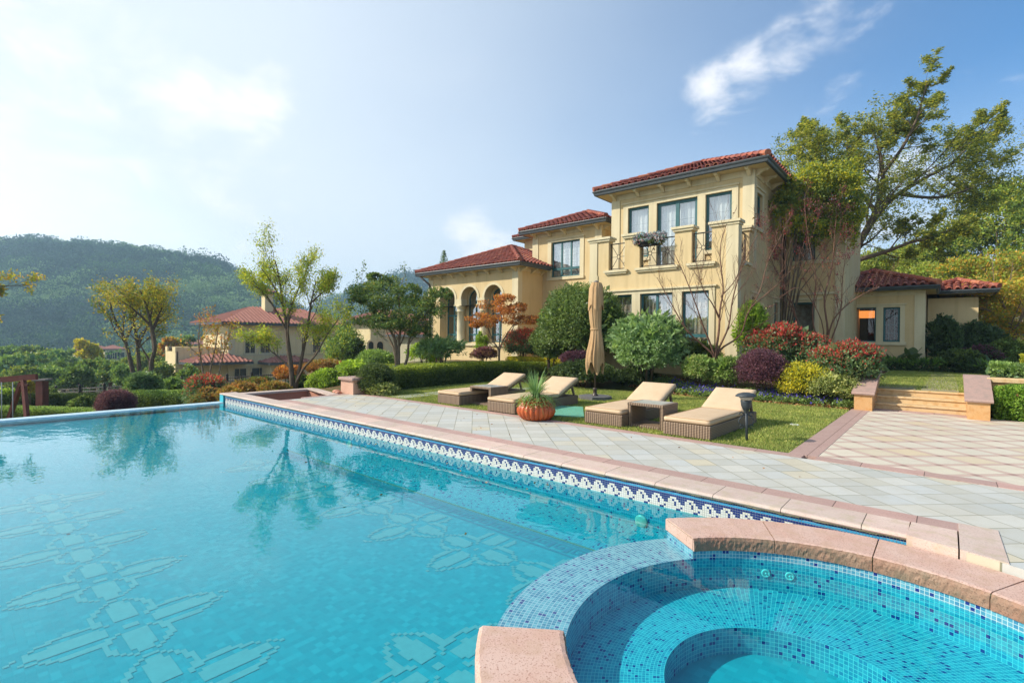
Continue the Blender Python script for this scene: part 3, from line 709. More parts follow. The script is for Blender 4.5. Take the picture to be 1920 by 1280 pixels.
# sunken stair well at the far end of the deck
swl = thing('stairwell_parapet', 'low pink granite parapet round the sunken stairs at the deck end', 'parapet', (-13, 6.4, 0))
pw = MB(); pw.box(-14.16+13, -13.94+13, 5.38-6.4, 7.36-6.4, -2.2, -.06); pw.box(-13.94+13, -12.1+13, 7.15-6.4, 7.36-6.4, -2.2, -.06)
pw.box(-11.98+13, -11.87+13, 5.38-6.4, 6.0-6.4, -2.2, -.13); pw.build('wall', 'pinkwall', swl)
cpw = MB(); cpw.bbox(-14.2+13, -13.90+13, 5.376-6.4, 7.40-6.4, -.06, .0, .02)
cpw.add([(-.9, .72, -.02), (.95, .35, -.02), (.95, .62, -.02), (-.9, 1.0, -.02), (-.9, .72, .002), (.95, .35, .012), (.95, .62, .012), (-.9, 1.0, .002)],
        [(3, 2, 1, 0), (4, 5, 6, 7), (0, 1, 5, 4), (1, 2, 6, 5), (2, 3, 7, 6), (3, 0, 4, 7)])
cpw.build('cap', 'coping', swl)
st_ = MB()
for k in range(4): st_.box(-13.94, -11.98, 5.4+k*.35, 5.75+k*.35, -2.2, -1.9+k*.17)
structure(st_.build('stairs', 'pinkwall'))
# ================================================================ building kit (coordinates in the house's own frame = world)
def roof(parent, x0, x1, y0, y1, z, pitch=.40, sides='FRBL', name='roof', p_=.262, tl=.36, rad_=.088):
    """hip roof over the eave rectangle, laid with barrel tiles"""
    mb = MB(); R = min(x1-x0, y1-y0)/2
    S_ = {'F': ((x0, y0), (1, 0), (0, 1), x1-x0), 'R': ((x1, y0), (0, 1), (-1, 0), y1-y0), 'B': ((x1, y1), (-1, 0), (0, -1), x1-x0), 'L': ((x0, y1), (0, -1), (1, 0), y1-y0)}
    k = math.sqrt(1+pitch*pitch)
    for sd, (o, al, inn, L) in S_.items():
        def W(s, r, h=0): return (o[0]+al[0]*s+inn[0]*r-inn[0]*h*pitch/k, o[1]+al[1]*s+inn[1]*r-inn[1]*h*pitch/k, z+pitch*r+h/k)
        top0, top1 = min(R, L/2), L-min(R, L/2)
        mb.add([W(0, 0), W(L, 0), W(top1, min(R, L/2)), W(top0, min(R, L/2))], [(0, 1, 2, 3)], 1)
        if sd not in sides: continue
        n = int(L/p_); off = (L-n*p_)/2
        for i in range(n):
            s = off+(i+.5)*p_; run = min(s, L-s, R)*k
            t = -.05; j = 0
            while t < run-.02:
                t1 = min(t+tl+.03, run); ra, rb = rad_, rad_*.9
                v = []
                for tt, rr_, lift in ((t, ra, .034), (t1, rb, .006)):
                    for q in range(6):
                        a = PI*q/5; v.append(W(s-rr_*math.cos(a), tt/k, lift+rr_*math.sin(a)*.95))
                f = [(q, q+1, 7+q, 6+q) for q in range(5)]
                mb.add(v, f, 0)
                # rim of the tile's open end
                if j == 0:
                    v2 = []
                    for rr_ in (ra, ra*.78):
                        for q in range(6): a = PI*q/5; v2.append(W(s-rr_*math.cos(a), t/k, .034+rr_*math.sin(a)*.95))
                    mb.add(v2, [(q, 6+q, 7+q, q+1) for q in range(5)], 0)
                t += tl; j += 1
    hz = z+pitch*R
    if x1-x0 >= y1-y0: r0, r1 = (x0+R, (y0+y1)/2, hz), (x1-R, (y0+y1)/2, hz)
    else: r0, r1 = ((x0+x1)/2, y0+R, hz), ((x0+x1)/2, y1-R, hz)
    e = {'a': (x0, y0, z), 'b': (x1, y0, z), 'c': (x1, y1, z), 'd': (x0, y1, z)}
    wide = x1-x0 >= y1-y0
    lines = [(e['a'], r0), (e['b'], r1 if wide else r0), (e['c'], r1), (e['d'], r0 if wide else r1)]
    if math.dist(r0, r1) > .3: lines.append((r0, r1))
    for A, B in lines:
        A, B = Vector(A), Vector(B); L = (B-A).length; d = (B-A)/L; t = -.03
        while t < L-.05:
            t1 = min(L, t+.42); up = Vector((0, 0, .075))
            mb.tube([A+d*t+up, A+d*t1+up*.85], [.115, .098], 10, 0, True, False); t += .38
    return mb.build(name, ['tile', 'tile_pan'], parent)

def ring_profile(mb, x0, x1, y0, y1, prof, mi=0):
    """sweep (inset, z) points round a rectangle with mitred corners"""
    rs = [[(x0+i, y0+i, z), (x1-i, y0+i, z), (x1-i, y1-i, z), (x0+i, y1-i, z)] for i, z in prof]
    for a, b in zip(rs[:-1], rs[1:]):
        for k in range(4): j = (k+1) % 4; mb.quad(a[k], a[j], b[j], b[k], mi)
def eaves(parent, x0, x1, y0, y1, zt, ov, hang=.19):
    """gutter + soffit of an eave rectangle; zt = gutter top"""
    g = MB(); ring_profile(g, x0, x1, y0, y1, [(.12, zt-.02), (.02, zt-.02), (0, zt), (-.012, zt-.03), (.005, zt-.07), (.03, zt-.09), (.045, zt-hang+.02), (.07, zt-hang), (.12, zt-hang)])
    g.build('gutter', 'gutter', parent)
    s = MB(); s.quad((x0+.1, y0+.1, zt-hang+.012), (x0+.1, y1-.1, zt-hang+.012), (x1-.1, y1-.1, zt-hang+.012), (x1-.1, y0+.1, zt-hang+.012)); s.build('soffit', 'soffit', parent)
    return zt-hang+.012
BRK = None
def bracket(parent, x, y, z, dirn='F', depth=.40):
    """scrolled console under the eave"""
    global BRK
    if BRK is None:
        mb = MB(); h = .055
        pr = [(0, 0), (.40, 0), (.40, -.05), (.36, -.075), (.30, -.07), (.24, -.085), (.17, -.135), (.09, -.19), (.04, -.215), (0, -.22)]
        n = len(pr); v = [(-h, -a, b) for a, b in pr]+[(h, -a, b) for a, b in pr]
        mb.add(v, [tuple(range(n)), tuple(range(2*n-1, n-1, -1))]+[(i, n+i, n+(i+1) % n, (i+1) % n) for i in range(n)])
        mb.box(-h-.015, h+.015, -.43, .0, -.022, -.001)
        o = mb.build('bracket', 'trim', parent); BRK = o.data
    else:
        o = bpy.data.objects.new('bracket', BRK); COL.objects.link(o); o.parent = parent
    o.location = (x, y, z); o.rotation_euler = (0, 0, {'F': 0, 'R': PI/2}[dirn]); return o

def wall_front(mb, x0, x1, z0, z1, y, ops, depth=.16, mi=0, rmi=None):
    """facade facing -Y at y, with rectangular or arched openings [(xa, xb, za, zb, arch)] and reveals"""
    rmi = mi if rmi is None else rmi
    xs = sorted({x0, x1, *[o[0] for o in ops], *[o[1] for o in ops]}); zs = sorted({z0, z1, *[o[2] for o in ops], *[o[3] for o in ops]})
    for xa, xb in zip(xs[:-1], xs[1:]):
        for za, zb in zip(zs[:-1], zs[1:]):
            xm, zm = (xa+xb)/2, (za+zb)/2
            if not any(o[0] < xm < o[1] and o[2] < zm < o[3] for o in ops): mb.quad((xa, y, za), (xb, y, za), (xb, y, zb), (xa, y, zb), mi)
    for o in ops:
        xa, xb, za, zb = o[:4]; arch = len(o) > 4 and o[4]; yb = y+depth
        if arch:
            r = (xb-xa)/2; xc = (xa+xb)/2; zsp = zb-r; N = 20
            pt = [(xc-r*math.cos(PI*i/N), zsp+r*math.sin(PI*i/N)) for i in range(N+1)]
            for (ax, az), (bx, bz) in zip(pt[:-1], pt[1:]):
                mb.quad((ax, y, az), (bx, y, bz), (bx, y, zb+.0001), (ax, y, zb+.0001), mi); mb.quad((ax, y, az), (ax, yb, az), (bx, yb, bz), (bx, y, bz), rmi)
            zt = zsp
        else:
            zt = zb; mb.quad((xa, y, zb), (xa, yb, zb), (xb, yb, zb), (xb, y, zb), rmi)
        if zt > za:
            mb.quad((xa, y, za), (xa, yb, za), (xa, yb, zt), (xa, y, zt), rmi); mb.quad((xb, y, za), (xb, y, zt), (xb, yb, zt), (xb, yb, za), rmi)
        mb.quad((xa, y, za), (xb, y, za), (xb, yb, za), (xa, yb, za), rmi)

def window(parent, x0, x1, z0, z1, y, mull=(), trans=(), f=.07, grid=(2, 3), curtain='curtain', glass='glass', cur=(0, 1), arch=False, mat='teal', place=None):
    """frame facing -Y with pane (and grille) and curtain as sub-parts"""
    fr = MB(); d = .05
    bars_x = [x0]+list(mull)+[x1]
    if arch:
        r = (x1-x0)/2; xc = (x0+x1)/2; zsp = z1-r; N = 16; zt = zsp
        for i in range(N):
            a0, a1 = PI*i/N, PI*(i+1)/N
            q = lambda rr, a, yy: (xc-rr*math.cos(a), yy, zsp+rr*math.sin(a))
            fr.quad(q(r, a0, y), q(r, a1, y), q(r-f, a1, y), q(r-f, a0, y)); fr.quad(q(r-f, a0, y), q(r-f, a1, y), q(r-f, a1, y+d), q(r-f, a0, y+d))
    else:
        zt = z1; fr.box(x0+f, x1-f, y, y+d, z1-f, z1)
    fr.box(x0, x0+f, y, y+d, z0, zt); fr.box(x1-f, x1, y, y+d, z0, zt); fr.box(x0+f, x1-f, y, y+d, z0, z0+f)
    for mx in mull: fr.box(mx-f*.6, mx+f*.6, y-.004, y+d, z0+f, zt-f if not arch else zt)
    for tz_ in trans: fr.box(x0+f, x1-f, y-.007, y+d-.003, tz_-f*.75, tz_+f*.75)
    o = fr.build('window', mat, parent)
    g = MB(); gy = y+d*.55
    if arch:
        N = 16; pts = [(x0+.02, gy, z0+.02), (x1-.02, gy, z0+.02)]+[(xc+(r-.02)*math.cos(PI*i/N), gy, zsp+(r-.02)*math.sin(PI*i/N)) for i in range(N+1)]
        g.add(pts, [tuple(range(len(pts)))])
    else: g.quad((x0+.02, gy, z0+.02), (x1-.02, gy, z0+.02), (x1-.02, gy, z1-.02), (x0+.02, gy, z1-.02))
    g.build('pane', glass, o)
    if grid:
        gr = MB()
        for a, b in zip(bars_x[:-1], bars_x[1:]):
            for k in range(1, grid[0]): xx = a+(b-a)*k/grid[0]; gr.box(xx-.008, xx+.008, gy+.006, gy+.014, z0+.03, zt-.03)
            for k in range(1, grid[1]): zz = z0+(z1-z0)*k/grid[1]; gr.box(a+.03, b-.03, gy+.0145, gy+.021, zz-.008, zz+.008)
        gr.build('grille', 'grille' if curtain else mat, o)
    if curtain:
        c = MB(); xa, xb = x0+(x1-x0)*cur[0], x0+(x1-x0)*cur[1]; n = max(6, int((xb-xa)/.05))
        for i in range(n):
            u0, u1 = xa+(xb-xa)*i/n, xa+(xb-xa)*(i+1)/n
            y0_, y1_ = y+.2+.03*math.sin(i*1.9), y+.2+.03*math.sin((i+1)*1.9)
            c.quad((u0, y0_, z0-.1), (u1, y1_, z0-.1), (u1, y1_, z1+.1), (u0, y0_, z1+.1))
        c.build('curtain', curtain, o)
    if place: o.location = place[0]; o.rotation_euler = (0, 0, place[1])
    return o

# ================================================================ villa
V = thing('villa', 'ochre stucco villa with red tiled hip roofs, balcony and arched loggia above the garden', 'house')
YB, YT, YM, YW = 16.0, 17.6, 20.0, 18.1
XR = -4.81
wb = MB()
# ground floor and balcony front
G = [(-9.16, -8.29, 1.29, 3.09), (-7.98, -6.82, 1.29, 3.09), (-6.51, -5.64, 1.29, 3.09)]
wall_front(wb, -10.0, XR, -.2, 3.84, YB, G, .14)
wb.quad((XR, YB, -.2), (XR, 17.2, -.2), (XR, 17.2, 3.84), (XR, YB, 3.84))
wb.quad((-10.0, YB, -.2), (-10.0, 20.5, -.2), (-10.0, 20.5, 3.84), (-10.0, YB, 3.84))
# tower
TO = [(-9.32, -8.46, 4.62, 6.56), (-8.15, -6.64, 3.78, 6.56), (-6.36, -5.48, 4.62, 6.56)]
wall_front(wb, -10.0, XR, 3.70, 7.13, YT, TO, .12)
# right side wall, with three narrow windows: build facing -Y then turn
def side_wall(x, y0, y1, z0, z1, ops):
    t = MB(); wall_front(t, y0, y1, z0, z1, 0, ops, .14)
    wb.add([(x-b, a, c) for a, b, c in t.v], [f[::-1] if False else f for f in t.f])
side_wall(XR, YT, 22.5, 3.84, 7.13, [(17.92, 18.62, 5.30, 6.45)])
side_wall(XR, 17.2, 22.5, -.2, 3.84, [(17.45, 17.95, 1.3, 2.95), (20.3, 20.9, 1.0, 2.95)])
wb.quad((-10, 24, -.2), (XR, 24, -.2), (XR, 24, 7.13), (-10, 24, 7.13)); wb.quad((-10, YT, 3.7), (-10, 24, 3.7), (-10, 24, 7.13), (-10, YT, 7.13))
wb.quad((-10, YT, 3.69), (XR, YT, 3.69), (XR, 24, 3.69), (-10, 24, 3.69))
# rear block beside the tower
wall_front(wb, XR, -2.80, -.2, 6.6, 21.5, [(-4.45, -3.70, 4.55, 6.1), (-4.41, -3.70, 1.45, 2.98)], .14)
wb.quad((-2.80, 21.5, -.2), (-2.80, 26, -.2), (-2.80, 26, 6.6), (-2.80, 21.5, 6.6)); wb.quad((XR, 21.5, 6.6), (-2.8, 21.5, 6.6), (-2.8, 26, 6.6), (XR, 26, 6.6))
# middle block
wall_front(wb, -15.88, -11.93, -.3, 6.76, YM, [(-14.74, -13.07, 4.52, 6.24)], .12)
wall_front(wb, -11.93, -9.9, -.3, 5.0, YM, [], .1)
wb.quad((-11.93, YM, 3), (-11.93, 25, 3), (-11.93, 25, 6.76), (-11.93, YM, 6.76)); wb.quad((-15.88, YM, -.3), (-15.88, 25, -.3), (-15.88, 25, 6.76), (-15.88, YM, 6.76))
wb.quad((-15.88, 25, -.3), (-11.93, 25, -.3), (-11.93, 25, 6.76), (-15.88, 25, 6.76))
# wing with three arches
AW = [(-20.80, -19.60, 3.2, 4.15, True), (-19.13, -17.93, 3.2, 4.15, True), (-17.46, -16.26, 3.2, 4.15, True)]
LO = (-20.80, -16.26, 1.27, 3.2)
wall_front(wb, -21.7, -15.28, 3.2, 4.94, YW, AW, .46)
wall_front(wb, -21.7, -15.28, -.6, 3.2, YW, [LO], .46)
wb.quad((-15.28, YW, -.3), (-15.28, YM, -.3), (-15.28, YM, 4.94), (-15.28, YW, 4.94)); wb.quad((-21.7, YW, -1.6), (-21.7, 25, -1.6), (-21.7, 25, 4.94), (-21.7, YW, 4.94))
WO = [(-20.72, -19.66, 1.32, 4.02, True), (-19.05, -18.0, 1.32, 4.02, True), (-17.38, -16.33, 1.32, 4.02, True)]
wall_front(wb, -20.9, -16.2, 1.2, 4.3, YW+.46, [(a, b, c, d, True) for a, b, c, d, _ in WO], .1)
wb.quad((-21.7, 25, -.3), (-15.28, 25, -.3), (-15.28, 25, 4.94), (-21.7, 25, 4.94))
# block behind the wing
wb.quad((-21, 25.5, 2), (-15, 25.5, 2), (-15, 25.5, 8.1), (-21, 25.5, 8.1)); wb.quad((-15, 25.5, 2), (-15, 31, 2), (-15, 31, 8.1), (-15, 25.5, 8.1)); wb.quad((-21, 25.5, 2), (-21, 31, 2), (-21, 31, 8.1), (-21, 25.5, 8.1))
wb.build('wall', 'stucco', V)

# trims ------------------------------------------------------------
tr = MB()
def frieze(x0, x1, y, z0, z1, d=.03): tr.box(x0, x1, y-d, y, z0, z1)
frieze(-10.0, XR, YT, 6.93, 7.13); frieze(-15.88, -11.93, YM, 6.58, 6.76); frieze(-21.7, -15.28, YW, 4.74, 4.93)
tr.box(XR, XR+.03, YT-.03, 21.5, 6.93, 7.13); tr.box(-15.28, -15.25, YW-.03, YM, 4.74, 4.93); tr.box(-11.93, -11.90, YM-.03, 23, 6.58, 6.76)
def corner_pil(x, y, z0, z1, sgn, w_=.33, d=.034):
    """pilaster on a corner: front strip and return"""
    tr.box(x-(w_ if sgn > 0 else d), x+(d if sgn > 0 else w_), y-d, y, z0, z1)
    if sgn > 0: tr.box(x, x+d, y, y+w_*.85, z0, z1)
corner_pil(-10.0, YT, 3.7, 6.93, -1); corner_pil(XR, YT, 3.9, 6.93, 1)
corner_pil(-15.88, YM, 3.0, 6.58, -1); corner_pil(-11.93, YM, 3.0, 6.58, 1)
corner_pil(-21.7, YW, -.6, 4.74, -1); corner_pil(-15.28, YW, -.3, 4.74, 1)
corner_pil(XR, YB, -.2, 3.84, 1); corner_pil(-10.0, YB, -.2, 3.84, -1)
def surround(x0, x1, z0, z1, y, w_=.20, d=.035, head=.17, sill=True, sx=.24):
    tr = MB()
    tr.box(x0-w_, x0, y-d, y, z0, z1); tr.box(x1, x1+w_, y-d, y, z0, z1)
    tr.box(x0-w_, x1+w_, y-d-.003, y, z1, z1+head-.05); tr.box(x0-sx, x1+sx, y-d-.055, y, z1+head-.05, z1+head)
    if sill: tr.box(x0-sx, x1+sx, y-d-.04, y, z0-.14, z0)
    tr.build('window_surround', 'trim', V)
surround(-9.32, -5.48, 3.8, 6.56, YT, .20, .035, .20, False)
tr.box(-8.46, -8.15, YT-.035, YT, 3.8, 6.56); tr.box(-6.64, -6.36, YT-.035, YT, 3.8, 6.56)
tr.box(-9.5, -8.40, YT-.07, YT-.036, 4.50, 4.62); tr.box(-6.4, -5.3, YT-.07, YT-.036, 4.50, 4.62)
surround(-14.74, -13.07, 4.52, 6.24, YM, .22, .035, .15)
surround(-9.16, -5.64, 1.29, 3.09, YB, .18, .035, .17, True)
tr.box(-8.29, -7.98, YB-.035, YB, 1.29, 3.09); tr.box(-6.82, -6.51, YB-.035, YB, 1.29, 3.09)
surround(-4.45, -3.70, 4.55, 6.1, 21.5, .14, .03, .14); surround(-4.41, -3.70, 1.45, 2.98, 21.5, .14, .03, .14)
tr.box(XR+.03, -2.78, 21.45, 21.5, 3.25, 3.33); tr.box(XR+.03, -2.78, 21.45, 21.5, 4.40, 4.50)
tr.box(-3.06, -2.76, 21.46, 21.5, -.2, 6.6)
# side windows' surrounds
def side_sur(y0, y1, z0, z1, w_=.13):
    tr = MB(); tr.box(XR, XR+.03, y0-w_, y0, z0, z1); tr.box(XR, XR+.03, y1, y1+w_, z0, z1); tr.box(XR, XR+.033, y0-w_, y1+w_, z1, z1+.12); tr.box(XR, XR+.08, y0-w_-.04, y1+w_+.04, z1+.12, z1+.17); tr.box(XR, XR+.07, y0-w_-.03, y1+w_+.03, z0-.12, z0); tr.build('window_surround', 'trim', V)
side_sur(17.92, 18.62, 5.30, 6.45); side_sur(17.45, 17.95, 1.3, 2.95); side_sur(20.3, 20.9, 1.0, 2.95)
# arch rings, imposts and loggia sill
for xa, xb, _, zt_, _ in AW:
    xc, r = (xa+xb)/2, (xb-xa)/2; zs_ = zt_-r; N = 22
    for i in range(N):
        a0, a1 = PI*i/N, PI*(i+1)/N
        q = lambda rr, a, yy: (xc-rr*math.cos(a), yy, zs_+rr*math.sin(a))
        y1_ = YW-.03
        tr.quad(q(r, a0, y1_), q(r+.13, a0, y1_), q(r+.13, a1, y1_), q(r, a1, y1_)); tr.quad(q(r+.13, a0, y1_), q(r+.13, a0, YW), q(r+.13, a1, YW), q(r+.13, a1, y1_)); tr.quad(q(r, a0, y1_), q(r, a1, y1_), q(r, a1, YW), q(r, a0, YW))
for xc in (-19.365, -17.695): tr.box(xc-.30, xc+.30, YW-.045, YW+.40, 3.20, 3.245); tr.box(xc-.25, xc+.25, YW-.02, YW+.38, 3.245, 3.55)
for xc in (-20.92, -16.14): tr.box(xc-.16, xc+.16, YW-.04, YW, 3.49, 3.55)
tr.box(-21.0, -16.06, YW-.09, YW, 1.13, 1.27)
tr.build('stone_trim', 'trim', V)
colm = MB().lathe((0, 0, 0), [(.26, 0), (.26, .07), (.235, .08), (.25, .12), (.235, .16), (.205, .19), (.20, .6), (.205, 1.0), (.185, 1.62), (.205, 1.63), (.205, 1.67), (.19, 1.69), (.20, 1.76), (.235, 1.82), (.26, 1.87), (.28, 1.93)], 24).build('column', 'trim', V)
colm.location = (-19.365, YW+.21, 1.272)
c2 = colm.copy(); COL.objects.link(c2); c2.location = (-17.695, YW+.21, 1.272)

# balcony ------------------------------------------------------------
PIERS = [(-10.01, -9.24), (-8.60, -8.03), (-6.78, -6.22), (-5.58, XR)]
MB().box(-9.98, XR-.02, YB+.02, YT-.001, 3.56, 3.70).build('balcony_floor', 'soffit', V)
for i, (a, b) in enumerate(PIERS):
    o = MB().box(a, b, YB, YB+.30, 3.84, 5.06).build('balcony_pier', 'stucco', V)
    c = MB(); c.box(a-.05, b+.06, YB-.06, YB+.36, 5.055, 5.13); c.box(a-.09, b+.10, YB-.10, YB+.40, 5.13, 5.205); c.build('pier_cap', 'trim', o)
pst = MB(); pst.box(-10.014, -9.70, YB-.033, YB, 3.84, 5.055); pst.build('corner_strip', 'trim', V); pst = MB(); pst.box(-5.14, XR+.033, YB-.033, YB, 3.84, 5.055); pst.box(XR, XR+.034, YB, YB+.31, 3.84, 5.055); pst.build('corner_strip', 'trim', V)
o = MB().box(XR-.30, XR, 17.2, YT, 3.84, 5.06).build('balcony_pier', 'stucco', V)
c = MB(); c.box(XR-.36, XR+.06, 17.14, YT-.04, 5.055, 5.13); c.box(XR-.40, XR+.10, 17.10, YT-.04, 5.13, 5.205); c.build('pier_cap', 'trim', o)
sl_ = MB()
for a, b in ((-9.24, -8.60), (-8.03, -6.78), (-6.22, -5.58)):
    sl_ = MB(); sl_.box(a-.14, b+.14, YB-.11, YB, 3.90, 3.98); sl_.box(a-.10, b+.10, YB-.07, YB, 3.84, 3.90); sl_.box(a, b, YB, YB+.30, 3.842, 3.97); sl_.build('balcony_sill', 'trim', V)
sl_ = MB(); sl_.box(XR, XR+.11, 16.25, 17.25, 3.90, 3.98); sl_.box(XR-.30, XR, 16.30, 17.2, 3.842, 3.97)
sl_.build('balcony_sill', 'trim', V)
def railing(units, place, rz=0):
    mb = MB(); x = 0
    for w_ in units:
        for bx in (.02, w_-.02): mb.box(x+bx-.012, x+bx+.012, -.012, .012, 0, .98)
        cx_, cz_ = x+w_/2, .50
        for dx_, dz_ in ((-1, 1), (1, 1), (-1, -1), (1, -1)):
            mb.tube([(cx_+dx_*.05, 0, cz_+dz_*.06), (cx_+dx_*(w_/2-.03), 0, cz_+dz_*.43)], .010, 5)
        mb.tube([(cx_, 0, .07), (cx_, 0, cz_-.07)], .009, 5); mb.tube([(cx_, 0, cz_+.07), (cx_, 0, .95)], .009, 5)
        mb.tube([(x+.03, 0, cz_), (cx_-.07, 0, cz_)], .008, 5); mb.tube([(cx_+.07, 0, cz_), (x+w_-.03, 0, cz_)], .008, 5)
        mb.tube([(cx_+.065*math.cos(2*PI*k/14), 0, cz_+.065*math.sin(2*PI*k/14)) for k in range(15)], .012, 5, caps=False)
        x += w_
    mb.box(0, x, -.016, .016, .95, .985); mb.box(0, x, -.011, .011, .06, .085)
    o = mb.build('railing', 'iron', V); o.location = place; o.rotation_euler = (0, 0, rz)
railing([.64], (-9.24, YB+.16, 3.98)); railing([.625, .625], (-8.03, YB+.16, 3.98)); railing([.64], (-6.22, YB+.16, 3.98)); railing([.45, .45], (XR-.14, 16.30, 3.98), PI/2)

# windows ------------------------------------------------------------
for a, b, z0, z1 in (TO[0], TO[2]): window(V, a, b, z0, z1, YT+.07, (), (), .085, (2, 3))
window(V, -8.15, -6.64, 3.78, 6.56, YT+.07, (-7.395,), (), .115, (2, 4))
window(V, -14.74, -13.07, 4.52, 6.24, YM+.07, (-14.17, -13.62), (4.92,), .07, (2, 5))
for k, (a, b, z0, z1) in enumerate(G): window(V, a, b, z0, z1, YB+.08, ((a+b)/2,) if k == 1 else (), (1.66,), .07, (2, 3), 'curtain2', 'glass', (0.05, .95))
for a, b, z0, z1, _ in WO: window(V, a, b, z0, z1, YW+.50, ((a+b)/2,), (2.72, 1.70), .06, None, 'curtain', 'glass', (.3, 1.0), True)
window(V, -4.45, -3.70, 4.55, 6.1, 21.56, (-4.08,), (), .05, None, None, 'glass_dark'); window(V, -4.41, -3.70, 1.45, 2.98, 21.56, (), (), .06, None, None, 'glass_dark')
for y0, y1, z0, z1 in ((17.92, 18.62, 5.30, 6.45), (17.45, 17.95, 1.3, 2.95), (20.3, 20.9, 1.0, 2.95)):
    window(V, y0, y1, z0, z1, .07, (), (), .06, None, None, 'glass_dark', place=((XR, 0, 0), PI/2))
# dark rooms behind the openings
dk = MB()
dk.box(-9.9, XR-.2, YB+.9, YB+1.2, -.1, 3.5); dk.box(-9.9, XR-.2, YT+1.0, YT+1.2, 3.75, 7.0); dk.box(-15.7, -12.1, YM+1.0, YM+1.2, 3, 6.6); dk.box(-21.4, -15.4, YW+1.6, YW+1.8, 0, 4.8)
dk.box(XR+.1, -2.9, 22.4, 22.6, 0, 6.4)
dk.build('interior_wall', 'curtain2', V)

# roofs, gutters, brackets ----------------------------------------------
def block_roof(x0, x1, y0, y1, zt, ov, front, right, pitch=.40, hang=.19):
    X0, X1, Y0, Y1 = x0-ov, x1+ov, y0-ov, y1+ov
    zs_ = eaves(V, X0, X1, Y0, Y1, zt, ov, hang); roof(V, X0+.04, X1-.04, Y0+.04, Y1-.04, zt+.0, pitch)
    for x in front: bracket(V, x, y0, zs_)
    for y in right: bracket(V, x1, y, zs_, 'R')
block_roof(-10.0, XR, YT, 24, 7.31, .58, [-9.87+i*.988 for i in range(6)], [YT+.16, YT+1.15, YT+2.15, YT+3.1])
block_roof(-15.88, -11.93, YM, 25, 6.92, .56, [-15.72+i*.907 for i in range(5)], [YM+.16, YM+1.1, YM+2.0], .42)
block_roof(-21.7, -15.28, YW, 24.6, 5.06, .58, [-21.5+i*.872 for i in range(8)], [YW+.16, YW+1.0, YW+1.75], .42)
eaves(V, -21.6, -14.4, 24.9, 31.6, 8.1, .6); roof(V, -21.56, -14.44, 24.94, 31.56, 8.1, .40, 'FR')
# downpipes
dp = MB(); dp.tube([(XR+.10, 21.38, 6.9), (XR+.10, 21.38, .2)], .05, 8); dp.tube([(-21.95, YW-.45, 4.86), (-21.62, YW-.09, 4.45), (-21.52, YW-.09, 4.2), (-21.52, YW-.09, -.2)], .05, 8)
dp.build('downpipe', 'iron', V)
wl_ = MB().lathe((0, 0, 0), [(.0, .16), (.05, .15), (.085, .10), (.09, .05), (.06, .01), (.06, 0)], 16).build('wall_lamp', 'chrome', V)
wl_.location = tuple(on_y(995, 556, YM-.01)); wl_.rotation_euler = (PI/2, 0, 0)
o = MB().lathe((0, 0, 0), [(.1, 0), (.1, .05), (.07, .06), (0, .06)], 16).build('wall_lamp', 'white', V); o.location = (XR-.2, YB-.0, 3.5); o.location = tuple(on_y(1393, 497, 16.5)); o.scale = (1, 1, .6)

# ================================================================ annex
A = thing('annex', 'single storey stucco annex with tiled hip roof at the end of the stepping slab path', 'house')
YA = 25.0
ab = MB(); AO = [(-3.20, -2.14, 1.53, 2.92), (-1.91, -1.37, 1.53, 2.90)]
wall_front(ab, -4.6, -.64, -.2, 3.54, YA, AO, .14)
ab.quad((-.64, YA, -.2), (-.64, 30, -.2), (-.64, 30, 3.54), (-.64, YA, 3.54)); ab.quad((-4.6, 30, -.2), (-.64, 30, -.2), (-.64, 30, 3.54), (-4.6, 30, 3.54))
ab.box(-.6, 1.0, 28.0, 33, -.2, 3.4); ab.build('wall', 'stucco', A)
at = MB(); at.box(-.93, -.605, YA-.035, YA, -.2, 3.36); at.box(-.64, -.605, YA, YA+.3, -.2, 3.36); at.box(-4.6, -.60, YA-.03, YA, 3.36, 3.54)
at.box(-3.34, -3.20, YA-.03, YA, 1.53, 2.92); at.box(-2.14, -1.91, YA-.03, YA, 1.53, 2.92); at.box(-1.37, -1.22, YA-.03, YA, 1.53, 2.92); at.box(-3.34, -1.22, YA-.033, YA, 2.92, 3.0); at.box(-3.4, -1.17, YA-.08, YA, 3.0, 3.05); at.box(-3.4, -1.17, YA-.08, YA, 1.40, 1.53)
at.build('stone_trim', 'trim', A)
window(A, -3.20, -2.14, 1.53, 2.92, YA+.07, (), (), .05, None, None, 'glass_dark'); window(A, -1.91, -1.37, 1.53, 2.90, YA+.07, (), (), .07, (3, 4), None, 'glass_dark')
zs_ = eaves(A, -4.6, -.18, YA-.55, 30.5, 3.68, .5, .15); roof(A, -4.56, -.22, YA-.51, 30.46, 3.70, .38)
eaves(A, -.9, 1.6, 27.4, 33.6, 3.68, .5, .15); roof(A, -.86, 1.56, 27.44, 33.56, 3.70, .36, 'FR')
MB().box(-4.4, -.8, 27.6, 27.8, 0, 3.4).build('interior_wall', 'dark', A)
# lit pendant lamp inside
lm, nt, out = newmat('lamp_glow'); e = nd(nt, 'ShaderNodeEmission', {'Color': (1.0, .32, .07, 1), 'Strength': .55}); nt.links.new(e.outputs[0], out.inputs[0]); MT['lamp_glow'] = lm
lp_ = thing('pendant_lamp', 'glowing orange drum lamp hanging behind the annex window', 'lamp', (-2.66, 26.2, 2.72))
MB().lathe((0, 0, -.17), [(.42, 0), (.42, .28), (.40, .28), (.40, .01)], 24).build('shade', 'lamp_glow', lp_); MB().tube([(0, 0, .1), (0, 0, .8)], .012, 6).build('cord', 'iron', lp_)
